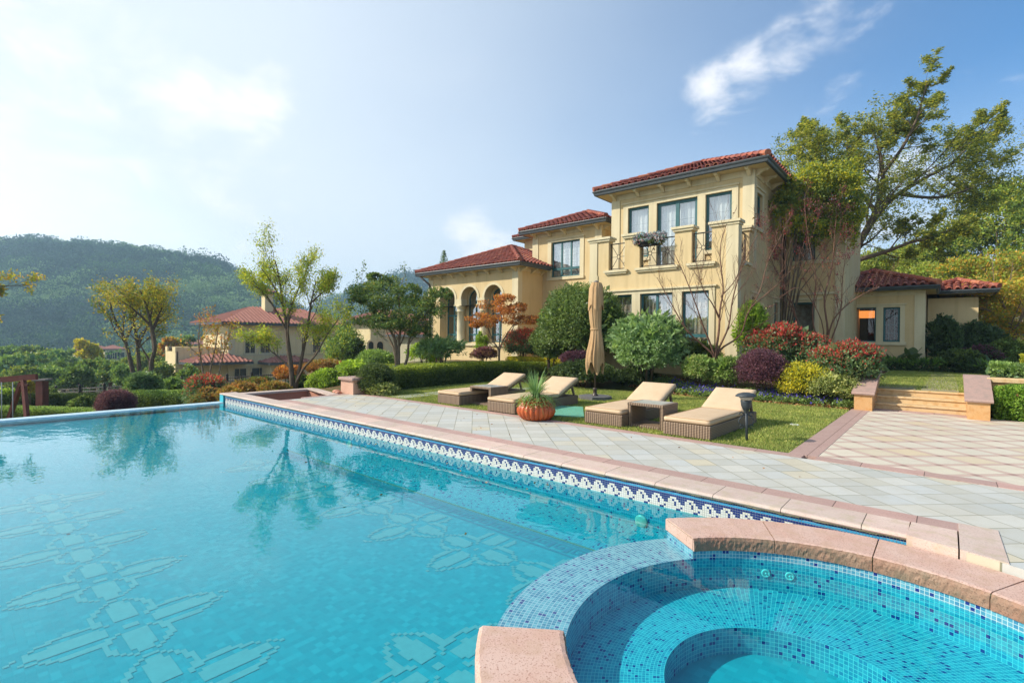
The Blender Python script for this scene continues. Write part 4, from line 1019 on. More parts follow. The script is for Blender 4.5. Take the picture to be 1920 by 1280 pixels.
# ================================================================ steps and piers
stp = thing('garden_steps', 'three cream stone steps up to the raised lawn', 'steps', (-.45, 14.05, 0))
for k in range(3):
    y = k*.30; z0 = k*.142
    b = MB(); b.box(-.80, .82, y, 1.0, z0, z0+.105); b.build('riser', 'step', stp)
    MB().bbox(-.81, .83, y-.03, y+.33, z0+.105, z0+.142, .01).build('tread', 'step', stp)
def pier(x0, x1, label):
    t = thing('stair_pier', label, 'wall', ((x0+x1)/2, 13.44, 0)); w_ = (x1-x0)/2
    pr = [(0, 0), (1.6, 0), (1.6, .74), (1.15, .74), (.05, .36), (0, .36)]
    v = [(s*w_, a, b) for s in (-1, 1) for a, b in pr]; n = len(pr)
    MB().add(v, [tuple(range(n-1, -1, -1)), tuple(range(n, 2*n))]+[(i, (i+1) % n, n+(i+1) % n, n+i) for i in range(n)]).build('base', 'gold_stone', t)
    c = MB(); cw = w_+.045
    path = [(-.05, .345), (-.06, .375), (-.03, .405), (.03, .415), (1.15, .815), (1.6, .815)]; low = [(-.05, .345), (-.03, .345), (0, .345), (.05, .362), (1.15, .742), (1.6, .742)]
    v = [(s*cw, a, b) for s in (-1, 1) for a, b in path]+[(s*cw, a, b) for s in (-1, 1) for a, b in low]; n = 6
    for i in range(n-1):
        c.add([v[i], v[i+1], v[n+i+1], v[n+i]], [(3, 2, 1, 0)])
        c.add([v[2*n+i], v[2*n+i+1], v[3*n+i+1], v[3*n+i]], [(0, 1, 2, 3)])
        for s in (0, 1): c.add([v[s*n+i], v[s*n+i+1], v[2*n+s*n+i+1], v[2*n+s*n+i]], [(0, 1, 2, 3)])
    c.quad(v[5], v[11], v[23], v[17]); c.build('cap', 'cap', t); return t
pier(-1.53, -1.20, 'pink capped granite stair pier next to the red tipped bush'); pier(.34, .67, 'pink capped granite stair pier next to the clipped ivy')
rw = thing('retaining_wall', 'low stone retaining wall with cream coping behind the clipped ivy', 'wall', (3, 14.5, 0))
MB().box(-2.33, 5, 0, .22, -.1, .70).build('face', 'gold_stone', rw); MB().bbox(-2.34, 5, -.05, .26, .70, .79, .02).build('coping', 'step', rw)
# pink pedestal by the stairwell
pd = thing('stone_pedestal', 'square pink stone pedestal with a flat cap near the round clipped bush', 'pedestal', (-11.98, 7.52, 0))
MB().box(-.30, .30, -.30, .30, -.1, .37).build('shaft', 'pink', pd); MB().bbox(-.36, .36, -.36, .36, .37, .44, .015).build('cap', 'cap', pd)
rk = random.Random(2)
for i, (x, y, s) in enumerate(((-12.42, 7.18, .10), (-12.22, 7.12, .08), (-12.58, 7.28, .07))):
    mb = MB(); r_ = np.random.default_rng(i)
    mb.lathe((0, 0, 0), [(s*.9, 0), (s*1.1, s*.3), (s*.95, s*.7), (s*.5, s*.95), (0, s)], 9); mb.v = [(a*(1+r_.normal(0, .12)), b*(1+r_.normal(0, .12)), c) for a, b, c in mb.v]
    o = mb.build('rock', 'pinkwall'); o.location = (x, y, -.01)
    tag(o, ['largest rounded pinkish rock at the foot of the stone pedestal', 'pinkish rock closest to the paving below the pedestal', 'smallest pinkish rock beside the sloping parapet end'][i], 'rock', 'rocks by the pedestal')

# ================================================================ loungers and tables
def make_lounger():
    t = thing('sun_lounger', '', 'sun lounger', (0, 0, 0), 0, 'rattan sun loungers on the lawn')
    b = MB(); b.bbox(-.375, .375, 0, 2.28, .02, .215, .012); b.build('base', 'rattan', t)
    MB().box(-.36, .36, .02, 2.26, 0, .02).build('skid', 'bronze', t)
    def cushion(L, w_=.36, h=.09):
        mb = MB(); n = 14; ny = 26
        xs = np.linspace(-1, 1, n); ys = np.linspace(0, 1, ny); v = []
        def prof(t_): return (1-abs(2*t_-1)**14)
        for s in (1, -1):
            for j in ys:
                for i in xs:
                    e = (1-abs(i)**12)*prof(j); pu = .014*(1-i*i)*(1-(2*j-1)**2)
                    v.append((i*w_, j*L, s*(h/2*(.62+.38*e))+(pu if s > 0 else 0)))
        N = n*ny; f = []
        for j in range(ny-1):
            for i in range(n-1):
                a = j*n+i; f.append((a, a+1, a+n+1, a+n)); f.append((N+a, N+a+n, N+a+n+1, N+a+1))
        for j in range(ny-1): f.append((j*n, (j+1)*n, N+(j+1)*n, N+j*n)); f.append((j*n+n-1, N+j*n+n-1, N+(j+1)*n+n-1, (j+1)*n+n-1))
        for i in range(n-1): f.append((i, N+i, N+i+1, i+1)); a = (ny-1)*n+i; f.append((a, a+1, N+a+1, N+a))
        mb.add(v, f, 0, smooth=True); return mb
    s = cushion(1.53).build('seat_cushion', 'cushion', t); s.location = (0, .0, .262)
    pl = MB()
    for z in (.298, .228):
        pl.tube([(-.345, .02, z), (.345, .02, z), (.352, .03, z), (.352, 1.50, z), (.345, 1.51, z), (-.345, 1.51, z), (-.352, 1.50, z), (-.352, .03, z), (-.345, .02, z)], .0055, 5, caps=False)
    pl.v = [(a, b_, c-.262) for a, b_, c in pl.v]; pl.build('piping', 'canvas', s)
    bk = cushion(.80).build('back_cushion', 'cushion', t); bk.location = (0, 1.55, .275); bk.rotation_euler = (rad(23), 0, 0)
    fr = MB(); fr.box(-.35, .35, 0, .80, -.075, -.048); fr.box(-.33, -.29, .55, .59, -.40, -.07); fr.box(.29, .33, .55, .59, -.40, -.07)
    o = fr.build('back_frame', 'rattan', t); o.location = (0, 1.55, .275); o.rotation_euler = (rad(23), 0, 0)
    return t
LP = [(-8.49, 7.66, 'tan cushioned lounger farthest from the lantern, behind the first side table'), (-6.80, 7.55, 'tan cushioned lounger partly hidden by the spiky potted plant'),
      (-4.53, 7.70, 'tan cushioned lounger between the parasol and the open side table'), (-3.02, 7.63, 'tan cushioned lounger nearest the black lantern on the lawn')]
l0 = make_lounger()
for i, (x, y, lb) in enumerate(LP):
    o = l0 if i == 0 else copy_tree(l0); o.location = (x, y, 0); o['label'] = lb; o.rotation_euler = (0, 0, rad((-.5, .3, 0, -1)[i]))
def make_table():
    t = thing('side_table', '', 'side table', (0, 0, 0), 0, 'rattan side tables between loungers')
    b = MB(); w_, d, h = .33, .58, .425
    b.bbox(-w_, -w_+.07, 0, d, 0, h-.045, .008); b.build('side_panel', 'rattan', t); b = MB(); b.bbox(w_-.07, w_, 0, d, 0, h-.045, .008); b.build('side_panel', 'rattan', t)
    MB().bbox(-w_+.071, w_-.071, 0, d, .0, .055, .006).build('bottom_shelf', 'rattan', t)
    MB().box(-w_+.071, w_-.071, d-.05, d-.01, .056, h-.045).build('back_panel', 'dark', t)
    MB().bbox(-w_-.005, w_+.005, -.005, d+.005, h-.045, h, .012).build('top_frame', 'rattan', t)
    MB().box(-w_+.055, w_-.055, .055, d-.055, h-.004, h+.004).build('glass_top', 'table_glass', t); return t
t0 = make_table(); t0.location = (-7.88, 8.06, 0); t0['label'] = 'open rattan side table between the two loungers farthest from the lantern'
t1 = copy_tree(t0); t1.location = (-3.84, 7.92, 0); t1['label'] = 'open rattan side table between the two loungers nearest the lantern'
for ch in list(t1.children):
    if ch.name.startswith('back_panel'): bpy.data.objects.remove(ch)

# ================================================================ folded parasol
um = thing('parasol', 'folded tan parasol on a bronze pole in a charcoal slab base', 'parasol', (-6.70, 11.0, 0))
MB().prism([(.42*math.cos(2*PI*i/8+.39), .42*math.sin(2*PI*i/8+.39)) for i in range(8)], 0, .085).build('base', 'slab', um)
po = MB(); po.tube([(0, 0, .08), (0, 0, 2.95)], .026, 12); po.lathe((0, 0, .085), [(.085, 0), (.08, .02), (.05, .05), (.045, .14), (.055, .15), (.055, .19), (.038, .20)], 16); po.build('pole', 'bronze', um)
cn = MB(); n = 80; rows = 34; v = []
zz = np.linspace(2.93, .78, rows)
def rprof(z): return float(np.interp(z, [.78, .95, 1.15, 1.4, 1.72, 1.78, 1.9, 2.3, 2.7, 2.86, 2.93], [.20, .225, .215, .175, .132, .126, .140, .165, .165, .150, .12]))
ru = np.random.default_rng(5); ph = ru.uniform(0, 6.28, 6)
for z in zz:
    lowf = np.clip((1.9-z)/1.0, 0, 1)
    for k in range(n):
        a = 2*PI*k/n
        pl = .10*abs(math.sin(4*a+ph[0]+.25*z))+.05*math.sin(8*a+ph[1]+.8*z)+.04*math.sin(13*a+ph[2])+.03*math.sin(19*a+ph[3]+z*2)
        r = rprof(z)*(.90+pl*(1.0+lowf*.9))
        zz_ = z
        if z < 1.25: zz_ = z+(1.25-z)/.47*(.24*(.5+.5*math.sin(4*a+1.0+ph[4]))-.12)*1.35
        v.append((r*math.cos(a)+.018*math.sin(z*5), r*math.sin(a), zz_))
f = [(i*n+k, (i+1)*n+k, (i+1)*n+(k+1) % n, i*n+(k+1) % n) for i in range(rows-1) for k in range(n)]
cn.add(v, f, 0, smooth=True); o = cn.build('canopy', 'canvas', um)
MB().lathe((0, 0, 1.735), [(.128, 0), (.14, .005), (.14, .045), (.128, .05)], 24).build('tie_strap', 'canvas', um)
cpx = MB()   # vent flap and finial
v = []
for z, rb in ((2.94, .11), (2.8, .165), (2.45, .185), (2.30, .19)):
    for k in range(n):
        a = 2*PI*k/n; v.append(((rb*(.92+.10*abs(math.sin(4*a+ph[0]+.6))+.04*math.sin(11*a)))*math.cos(a), (rb*(.92+.10*abs(math.sin(4*a+ph[0]+.6))+.04*math.sin(11*a)))*math.sin(a), z+(.07*math.sin(4*a+2) if z < 2.4 else 0)))
cpx.add(v, [(i*n+k, (i+1)*n+k, (i+1)*n+(k+1) % n, i*n+(k+1) % n) for i in range(3) for k in range(n)]+[tuple(range(n))], 0, smooth=True); cpx.build('vent_flap', 'canvas', um)
MB().lathe((0, 0, 2.93), [(.06, 0), (.07, .02), (.045, .045), (.02, .06), (0, .062)], 16).build('finial', 'slab', um)

# ================================================================ lanterns
def make_lantern():
    t = thing('garden_lantern', '', 'lantern', (0, 0, 0), 0, 'black garden lanterns')
    p_ = MB(); p_.tube([(0, 0, -.05), (0, 0, .46)], .019, 10); p_.lathe((0, 0, .42), [(.022, 0), (.032, .01), (.03, .03), (.045, .045), (.068, .10), (.075, .16), (.078, .185), (.07, .19)], 20); p_.build('post', 'lantern', t)
    s = MB()
    for sg in (-1, 1):
        sp_ = [(sg*(.02+.095*math.sin(u*PI)*(1 if u < .6 else .9)), 0, .20+.2*u) for u in np.linspace(0, 1, 10)]
        cr = [(sg*(.075+.03*math.cos(q)), 0, .40+.03*math.sin(q)) for q in np.linspace(0, 5.2, 10)]; c2_ = [(sg*(.075+.026*math.cos(q)), 0, .215+.026*math.sin(q)) for q in np.linspace(0, 5.2, 10)]
        for q in (sp_, cr, c2_): s.tube(q, .008, 5)
    s.build('scroll', 'lantern', t)
    MB().lathe((0, 0, .605), [(.066, 0), (.10, .065), (.096, .065), (.062, .004)], 20).build('glass', 'frost', t)
    MB().lathe((0, 0, .668), [(.10, 0), (.148, .0), (.146, .014), (.11, .042), (.05, .058), (.0, .062)], 24).build('cap', 'lantern', t); return t
n0 = make_lantern(); n0.location = (-2.255, 8.06, 0); n0.rotation_euler = (rad(-1), rad(-1.5), .7); n0['label'] = 'black mushroom cap lantern standing on the lawn beside the end lounger'
n1 = copy_tree(n0); q = at_d(743, 700, 15.0); n1.location = (q[0], q[1], -.06); n1.rotation_euler = (0, 0, .3); n1['label'] = 'black mushroom cap lantern showing above the clipped hedge'

# lawn bits
o = MB().prism([(-6.63, 9.05), (-5.80, 7.86), (-5.22, 8.18), (-6.02, 9.38)], 0, .03).build('utility_cover', 'cover'); tag(o, 'flat teal utility cover lying in the grass behind the orange pot', 'cover')
q = gnd(1490, 797); o = MB().lathe((0, 0, 0), [(.075, 0), (.075, .018), (.06, .024), (.055, .018), (0, .018)], 20).build('lawn_light', 'white'); o.location = tuple(q); tag(o, 'round pale light sunk in the lawn near the plaza', 'light')

# ================================================================ swing frame beyond the pool edge
D = 17.0
sw_ = thing('garden_swing', 'red timber swing frame with pale ropes beyond the infinity edge', 'swing', tuple(at_d(30, 740, D)))
def loc(p): return Vector(p)-sw_.location
bx = MB(); a, b = loc(at_d(-60, 717, D)), loc(at_d(69, 706, D)); d = (b-a).normalized(); s = Vector((0, 0, 1)); sd_ = d.cross(s)
def beam(mb, a, b, w_, h):
    d = (b-a).normalized(); up = Vector((0, 0, 1)) if abs(d.z) < .8 else Vector(_F.tolist()).normalized(); sd = d.cross(up).normalized(); up = sd.cross(d)
    v = [p+sd*i*w_+up*j*h for p in (a, b) for i, j in ((-1, -1), (1, -1), (1, 1), (-1, 1))]
    mb.add(v, [(3, 2, 1, 0), (4, 5, 6, 7), (0, 1, 5, 4), (1, 2, 6, 5), (2, 3, 7, 6), (3, 0, 4, 7)])
beam(bx, a, b, .05, .095); bx.build('crossbeam', 'timber', sw_)
for (p0, p1, dd) in (((44, 712), (52, 800), -.25), ((40, 716), (12, 800), .35)):
    l_ = MB(); beam(l_, loc(at_d(*p0, D)), loc(at_d(*p1, D+dd)), .05, .06); l_.build('leg', 'timber', sw_)
l_ = MB(); beam(l_, loc(at_d(38, 720, D-.05)), loc(at_d(52, 722, D-.05)), .03, .03); l_.build('brace', 'timber', sw_)
for px_ in (3, 24):
    r_ = MB(); r_.tube([loc(at_d(px_, 716, D-.05)), loc(at_d(px_, 800, D-.05))], .015, 6); r_.build('rope', 'rope', sw_)
pr_ = thing('pergola_post', 'short timber post with wide flat cap behind the swing frame', 'post', tuple(at_d(79, 730, 19)))
def loc2(p): return Vector(p)-pr_.location
c = MB(); beam(c, loc2(at_d(67, 712, 19)), loc2(at_d(92, 711, 19)), .16, .03); c.build('cap', 'timber_grey', pr_); c = MB(); beam(c, loc2(at_d(79, 714, 19)), loc2(at_d(79, 800, 19)), .13, .13); c.build('shaft', 'timber', pr_)

# iron fence at the garden's far boundary
def fence(pts, D0, label):
    a = at_d(*pts[0], D0[0]); b = at_d(*pts[1], D0[1]); t = thing('iron_fence', label, 'fence', tuple(a)); L = Vector(b)-Vector(a); n = int(L.length/1.6)
    hh = 1.0
    for z in (0, -.16, -.85):
        r_ = MB(); r_.tube([Vector((0, 0, z)), L+Vector((0, 0, z))], .022, 5); r_.build('rail', 'iron', t)
    k = MB(); m_ = int(L.length/.14)
    for i in range(m_): q = L*(i/m_); k.tube([q+Vector((0, 0, .06)), q+Vector((0, 0, -1.0))], .012, 4)
    k.build('balusters', 'iron', t)
    for i in range(n+1): q = L*(i/max(1, n)); pst = MB(); pst.box(q.x-.05, q.x+.05, q.y-.05, q.y+.05, q.z-1.2, q.z+.14); pst.lathe((q.x, q.y, q.z+.14), [(.06, 0), (.05, .05), (0, .09)], 8); pst.build('post', 'iron', t)
fence([(62, 733), (292, 721)], (26, 24), 'black iron railing fence seen past the infinity edge')
fence([(300, 716), (520, 702)], (27, 24), 'black iron railing fence below the neighbouring house')

# ================================================================ pot with spiky plant, balcony flowers
pt = thing('potted_plant', 'spiky long leaved plant in a ribbed orange pot at the paving edge', 'potted plant', (-5.79, 7.42, 0))
mb = MB(); prof = [(.20, 0), (.27, .02), (.335, .09), (.36, .16), (.345, .24), (.29, .31), (.265, .335), (.285, .35), (.285, .36), (.25, .355), (.24, .30)]
n = 132; v = []
for r, z in prof:
    for k in range(n):
        a = 2*PI*k/n; lob = abs(math.cos(11*a))**.6
        v.append((r*(.90+.12*lob)*math.cos(a), r*(.90+.12*lob)*math.sin(a), z))
f = [(i*n+k, i*n+(k+1) % n, (i+1)*n+(k+1) % n, (i+1)*n+k) for i in range(len(prof)-1) for k in range(n)]+[tuple(range(n-1, -1, -1))]
mb.add(v, f, 0, smooth=True); mb.build('pot', 'pot', pt)
MB().prism([(.24*math.cos(2*PI*i/24), .24*math.sin(2*PI*i/24)) for i in range(24)], .28, .315).build('soil', 'soil', pt)
# ================================================================ vegetation kit
def unit(a): return a/np.maximum(np.linalg.norm(a, axis=-1, keepdims=True), 1e-9)
def cards(P, A, L, W, rng, fold=.2):
    """leaf blades: diamond faces from base P along axis A"""
    n = len(P); A = unit(A); L = np.broadcast_to(L, n)*rng.uniform(.7, 1.25, n); W = np.broadcast_to(W, n)*rng.uniform(.75, 1.2, n)
    S = unit(np.cross(A, unit(rng.normal(size=(n, 3))))); N = np.cross(S, A)
    mid = P+A*(L*.48)[:, None]+N*(L*fold)[:, None]; s = S*(W*.5)[:, None]
    return np.stack([P, mid+s, P+A*L[:, None], mid-s], 1)
def lumpy(rng, k=7):
    f = rng.normal(size=(k, 3))*rng.uniform(1.2, 4.2, (k, 1)); ph = rng.uniform(0, 6.28, k); am = rng.uniform(.4, 1, k); am /= am.sum()
    return lambda d: (np.sin(d@f.T+ph)*am).sum(1)
def blob(rng, c, r, n, L, W, lump=.28, up=.35, outw=.9, clump=.16, zmin=None, thick=.34, jit=.75, per=45):
    """leaf clumps through the outer volume of an uneven ellipsoid"""
    c, r = np.asarray(c, float), np.asarray(r, float); lf = lumpy(rng)
    m_ = max(12, int(n/per)); d = unit(rng.normal(size=(m_, 3))); d[:, 2] = np.where(d[:, 2] < -.55, -d[:, 2], d[:, 2])
    rad_ = (1+lump*lf(d)*1.6)*(1-thick*rng.random(m_)**1.6); cc = d*rad_[:, None]
    k = rng.integers(0, m_, n); dd = unit(d[k]+rng.normal(0, .35, (n, 3)))
    P = cc[k]+rng.normal(0, clump, (n, 3))
    keep = np.linalg.norm(P, axis=1) < 1.3
    P, dd = P[keep], dd[keep]
    A = dd*outw+np.array([0, 0, up])+rng.normal(0, jit, P.shape)
    W_ = P*r+c
    if zmin is not None: g = W_[:, 2] > zmin; W_, A = W_[g], A[g]
    return cards(W_, A, L, W, rng)
class Leaves:
    def __init__(s): s.V = []; s.M = []
    def add(s, V, mi=0): s.V.append(V); s.M.append(np.full(len(V), mi) if np.isscalar(mi) else mi); return s
    def build(s, name, mats, parent=None):
        V = np.concatenate(s.V); M = np.concatenate(s.M)
        return fast_mesh(name, V, np.arange(len(V)*4).reshape(-1, 4), mats, M, parent)
LM = {}
def lm_(key, cols, **k): LM[key] = MT['leaf_'+key] = leafmat('leaf_'+key, cols, **k)
lm_('rhodo', ['6b8552', '7b9562', '8fa874', '5f7a48', '9db282'], rough=.4, gloss=.45)
lm_('osman', ['4d6436', '637a44', '7b8d52', '425830', '8c9b5c'], rough=.42, gloss=.45)
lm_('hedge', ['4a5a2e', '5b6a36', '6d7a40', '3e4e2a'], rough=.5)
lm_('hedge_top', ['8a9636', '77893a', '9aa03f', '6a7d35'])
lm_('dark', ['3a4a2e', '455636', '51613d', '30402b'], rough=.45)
lm_('purple', ['4f3443', '5f3d4e', '6b4656', '43303c'])
lm_('purple2', ['72465a', '7d5560', '5f4350', '87605f'])
lm_('red', ['a8403c', 'b5524a', '98383a', 'b8685a'], trans=.4, gloss=.2)
lm_('photinia', ['4a6240', '5c7550', '6d845c', '7d8f63'], rough=.4, gloss=.45)
lm_('yellow', ['b5ab2c', 'c9bb3a', '9da336', 'd2c64e'], trans=.4)
lm_('varieg', ['8f9a58', 'b0b273', '75854a', 'c3c08a'])
lm_('light', ['76904c', '8aa35a', '687f43', '9cb06a'])
lm_('lime', ['86a03c', '98b046', '72903a', 'a7b850'], trans=.45)
lm_('maple', ['4a6239', '587040', '687c4a', '3e5232', '768a52'], trans=.4)
lm_('maple_top', ['76803f', '8f8a3f', '65793c'])
lm_('orange', ['a5653a', 'b97a42', '8f5134', 'c08a48', '9a6a3c'], trans=.45)
lm_('spirea', ['857a45', '917040', '787a45', '966a42', '7d683d'])
lm_('ygreen', ['a9a838', '8f9a38', 'b8ae45', '7d8a35', 'c2b43a'], trans=.5)
lm_('ytree', ['a08e3a', '8d8438', 'b59a3c', '75773a'], trans=.45)
lm_('bigtree', ['5f7038', '78823c', '8d9040', '9c9a42', '50632f', 'aea440'], trans=.5)
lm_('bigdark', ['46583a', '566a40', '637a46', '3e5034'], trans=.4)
lm_('back', ['8f983c', '788838', 'a5a544', '667a36', 'b3aa42'], trans=.45)
lm_('backdark', ['4b6033', '5c7238', '6d803f', '3f5530'])
lm_('omaple', ['b38a3c', 'a5953f', 'c08c3a', '8f9040', 'c9a044'], trans=.45)
lm_('wine', ['54262e', '652d36', '743338', '46212a'], trans=.2)
lm_('mauve', ['6d5560', '7a6068', '8a6a70'])
lm_('valley', ['5f7842', '6f8a4a', '54703f', '7d9450'])
lm_('valley2', ['7f8a40', '8f9444', '6d7d3c'])
lm_('forest', ['2e4538', '38523e', '425c46', '2a403a', '4e684a'], trans=.15, gloss=.05, rough=.8)
lm_('ivy', ['6b8a34', '7d9a3c', '587a30', '8ea848'])
lm_('viola', ['4c3f9a', '5a4cae', '40358a'], trans=.2)
lm_('fern', ['5f7f3a', '75913f', '49693a'])
lm_('strap', ['5a7a4a', '6f8d58', '86a06c', '4a6a40'], trans=.3)
lm_('petal', ['c9a5b8', '8fb0b8', '5f9aa5', '8a3550', 'dfd8dc', '74394f', '4f8a90'], trans=.2)
lm_('litter', ['8a5d3c', 'a3764a', '74492f', 'b08a5c'], trans=.1)

def shrub(name, label, cat, px, ytop, ybot, wpx, d, mat='hedge', L=.06, W=.032, dens=1.0, depth=1.0, top=None, topfrac=.0, lump=.28, base=None, up=.35, stems=True, group=None, mix=None, bark='bark', clump=.15, sub=None, per=45, topp=1.0):
    if sub is None: sub = 0 if top or any(k in label for k in ('ball', 'globe', 'round', 'cushion')) else 6
    """shrub standing where the sight line through (px, y) meets distance d"""
    s = d/F_PX; a, b = at_d(px, ytop, d), at_d(px, ybot, d)
    x, y = float(a[0]), float(a[1]); z0 = tz(x, y) if base is None else base
    zt = float(a[2]); zb = min(float(b[2]), zt-.1) if base is None else base
    rx = wpx*s/2; rz = max(.1, (zt-zb)/2); rng = np.random.default_rng(abs(hash_(label)) % 99991)
    c = np.array([x, y, zt-rz*1.0]); area = 4*PI*((rx*rx*depth+2*rx*rz)/3); n = int(min(60000, dens*2.6*area/(L*W*.5)))
    R = np.array([rx, rx*depth, rz]); lv = Leaves()
    if sub:
        VV = []
        for q in range(sub):
            dq = unit(rng.normal(size=3)); dq[2] = abs(dq[2])*1.2-.55; k_ = rng.uniform(.42, .6)
            if q == 0: dq, k_ = np.array([0, 0, .1]), .72
            VV.append(blob(rng, c+dq*R*(1-k_)*1.12, R*k_, int(n*k_*k_*1.15*2.4/sub*1.6), L, W, lump, up, clump=clump, zmin=z0+.01, per=per))
        V = np.concatenate(VV)
    else: V = blob(rng, c, R*.97, n, L, W, lump, up, clump=clump, zmin=z0+.01, per=per)
    mi = np.zeros(len(V), int); zc = V[:, 0, 2]; rel = (zc-(c[2]-rz))/(2*rz); rr = np.linalg.norm((V[:, 0]-c)/R, axis=1)
    mats = ['leaf_'+mat]
    if top:
        mats.append('leaf_'+top); h = rel+rng.normal(0, .16, len(V)); mi[(h > 1-topfrac) & (rr > .62) & (rng.random(len(V)) < .72)] = 1; mi[(rng.random(len(V)) < .06) & (rr > .85)] = 1
    if mix:
        mats.append('leaf_'+mix[0]); mi[rng.random(len(V)) < mix[1]] = len(mats)-1
    lv.add(V, mi)
    inn = blob(rng, c, R*.70, max(60, n//9), L*2.6, W*3.2, .15, .2, zmin=z0); lv.add(inn, 0)
    g0 = min(z0, zb)
    if stems and not (top or mix) or True:
        o = lv.build(name, mats); tag(o, label, cat, group)
        if stems:
            sb = MB(); r2 = random.Random(int(n))
            for k in range(5):
                an = r2.uniform(0, 6.28); q = r2.uniform(.2, .55)
                sb.tube([(x+rx*.12*math.cos(an), y+rx*.12*math.sin(an), g0-.05), (x+rx*q*.5*math.cos(an), y+rx*q*.5*math.sin(an), c[2]-rz*.4), (x+rx*q*math.cos(an), y+rx*q*math.sin(an), c[2]+rz*.3)], [.03*rx+.006, .02*rx+.004, .005], 5)
            sb.build('stems', bark, o)
    return o
def hash_(s):
    h = 5381
    for ch in s: h = (h*33+ord(ch)) & 0x7fffffff
    return h
def hedge(name, label, pts, width, h, z0, mat, top, L=.045, W=.026, dens=1.0, toph=.72, group=None, cat='hedge', rag=.05):
    """clipped hedge along a ground polyline"""
    rng = np.random.default_rng(hash_(label) % 99991); P = np.array(pts, float); seg = np.linalg.norm(np.diff(P, axis=0), axis=1); cum = np.r_[0, np.cumsum(seg)]; T_ = cum[-1]
    n = int(dens*2.4*T_*(width+2*h)/(L*W*.5)); n = min(n, 90000)
    def at(t):
        i = np.clip(np.searchsorted(cum, t, 'right')-1, 0, len(seg)-1); f = (t-cum[i])/seg[i]; p = P[i]+(P[i+1]-P[i])*f[:, None]; dr = unit(P[i+1]-P[i]); return p, dr
    t = rng.uniform(0, T_, n); p, dr = at(t); nr = np.stack([-dr[:, 1], dr[:, 0]], 1)
    # point on a rounded cross-section
    per = rng.uniform(0, 1, n)*(width+2*h); s = np.where(per < h, -width/2, np.where(per < h+width, per-h-width/2, width/2)); zz = np.where(per < h, per, np.where(per < h+width, h, 2*h+width-per))
    e = np.minimum(1, np.minimum(t, T_-t)/.3); k = 1-.12*(1-e)**2
    edge = np.clip((np.abs(s)/(width/2)-.6)/.4, 0, 1)*np.clip((zz/h-.6)/.4, 0, 1); inw = 1-.18*edge
    lf = lumpy(rng); b = lf(np.stack([p[:, 0]*1.1, p[:, 1]*1.1, zz*2], 1))
    dep = rng.random(n)**2*.35; f = (1+rag*b*2)*(1-dep)*inw*k
    Q = np.stack([p[:, 0]+nr[:, 0]*s*f, p[:, 1]+nr[:, 1]*s*f, z0+zz*(1+rag*b*2)*(1-dep*.6)*(1-.10*edge)], 1)
    out = np.stack([nr[:, 0]*s/width, nr[:, 1]*s/width, np.clip(zz/h-.5, 0, 1)], 1)
    A = unit(out+1e-6)+np.array([0, 0, .35])+rng.normal(0, .8, Q.shape); V = cards(Q, A, L, W, rng)
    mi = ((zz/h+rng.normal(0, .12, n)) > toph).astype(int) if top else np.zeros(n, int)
    lv = Leaves().add(V, mi)
    m_ = n//10; t2 = rng.uniform(0, T_, m_); p2, d2 = at(t2); n2 = np.stack([-d2[:, 1], d2[:, 0]], 1); s2 = rng.uniform(-.33, .33, m_)*width
    Q2 = np.stack([p2[:, 0]+n2[:, 0]*s2, p2[:, 1]+n2[:, 1]*s2, z0+rng.uniform(0, .75, m_)*h], 1); lv.add(cards(Q2, rng.normal(size=(m_, 3)), L*2.8, W*3.5, rng), 0)
    return tag(lv.build(name, ['leaf_'+mat]+(['leaf_'+top] if top else [])), label, cat, group)

# ---------------------------------------------------------------- trees
def grow(rng, mains, levels, nch, ratio, ang, up, wander, r_ratio=.55, start=.3, taper=.35):
    """mains: [(points, r0, r1)]; returns branches [(pts, radii)] and the last-level twigs"""
    br, tw = [], []
    def rec(pts, r0, r1, lv):
        pts = np.asarray(pts, float); k = len(pts); R = np.linspace(r0, r1, k); br.append((pts, R))
        if lv == 0: tw.append(pts); return
        seg = np.linalg.norm(np.diff(pts, axis=0), axis=1); cum = np.r_[0, np.cumsum(seg)]; T_ = cum[-1]
        nn = nch[levels-lv]; L0 = T_*ratio[levels-lv] if isinstance(ratio, (list, tuple)) else T_*ratio
        for q in range(nn):
            f = start+(1-start)*(q+rng.uniform(.1, .9))/nn; t = f*T_; i = int(np.clip(np.searchsorted(cum, t, 'right')-1, 0, k-2)); g = (t-cum[i])/max(seg[i], 1e-6)
            p = pts[i]+(pts[i+1]-pts[i])*g; d = unit(pts[i+1]-pts[i]); side = unit(np.cross(d, unit(rng.normal(size=3)))); a = ang*rng.uniform(.6, 1.3)
            dd = d*math.cos(a)+side*math.sin(a)+np.array([0, 0, up]); dd = unit(dd); L = L0*rng.uniform(.65, 1.25)*(1.15-.5*f); m_ = 5; ch = [p]
            for j in range(m_-1):
                dd = unit(dd+rng.normal(0, wander, 3)+np.array([0, 0, up*.25])); ch.append(ch[-1]+dd*L/(m_-1))
            r = max(.004, (R[i]*(1-g)+R[i+1]*g)*r_ratio); rec(ch, r, r*taper, lv-1)
        if lv: tw.append(pts[-2:])
    for p, r0, r1 in mains: rec(p, r0, r1, levels)
    return br, tw
def smooth_line(pts, n=4):
    P = [np.asarray(p, float) for p in pts]; out = []
    for i in range(len(P)-1):
        p0, p1, p2, p3 = P[max(i-1, 0)], P[i], P[i+1], P[min(i+2, len(P)-1)]
        for j in range(n):
            t = j/n; out.append(.5*((2*p1)+(-p0+p2)*t+(2*p0-5*p1+4*p2-p3)*t*t+(-p0+3*p1-3*p2+p3)*t**3))
    out.append(P[-1]); return out
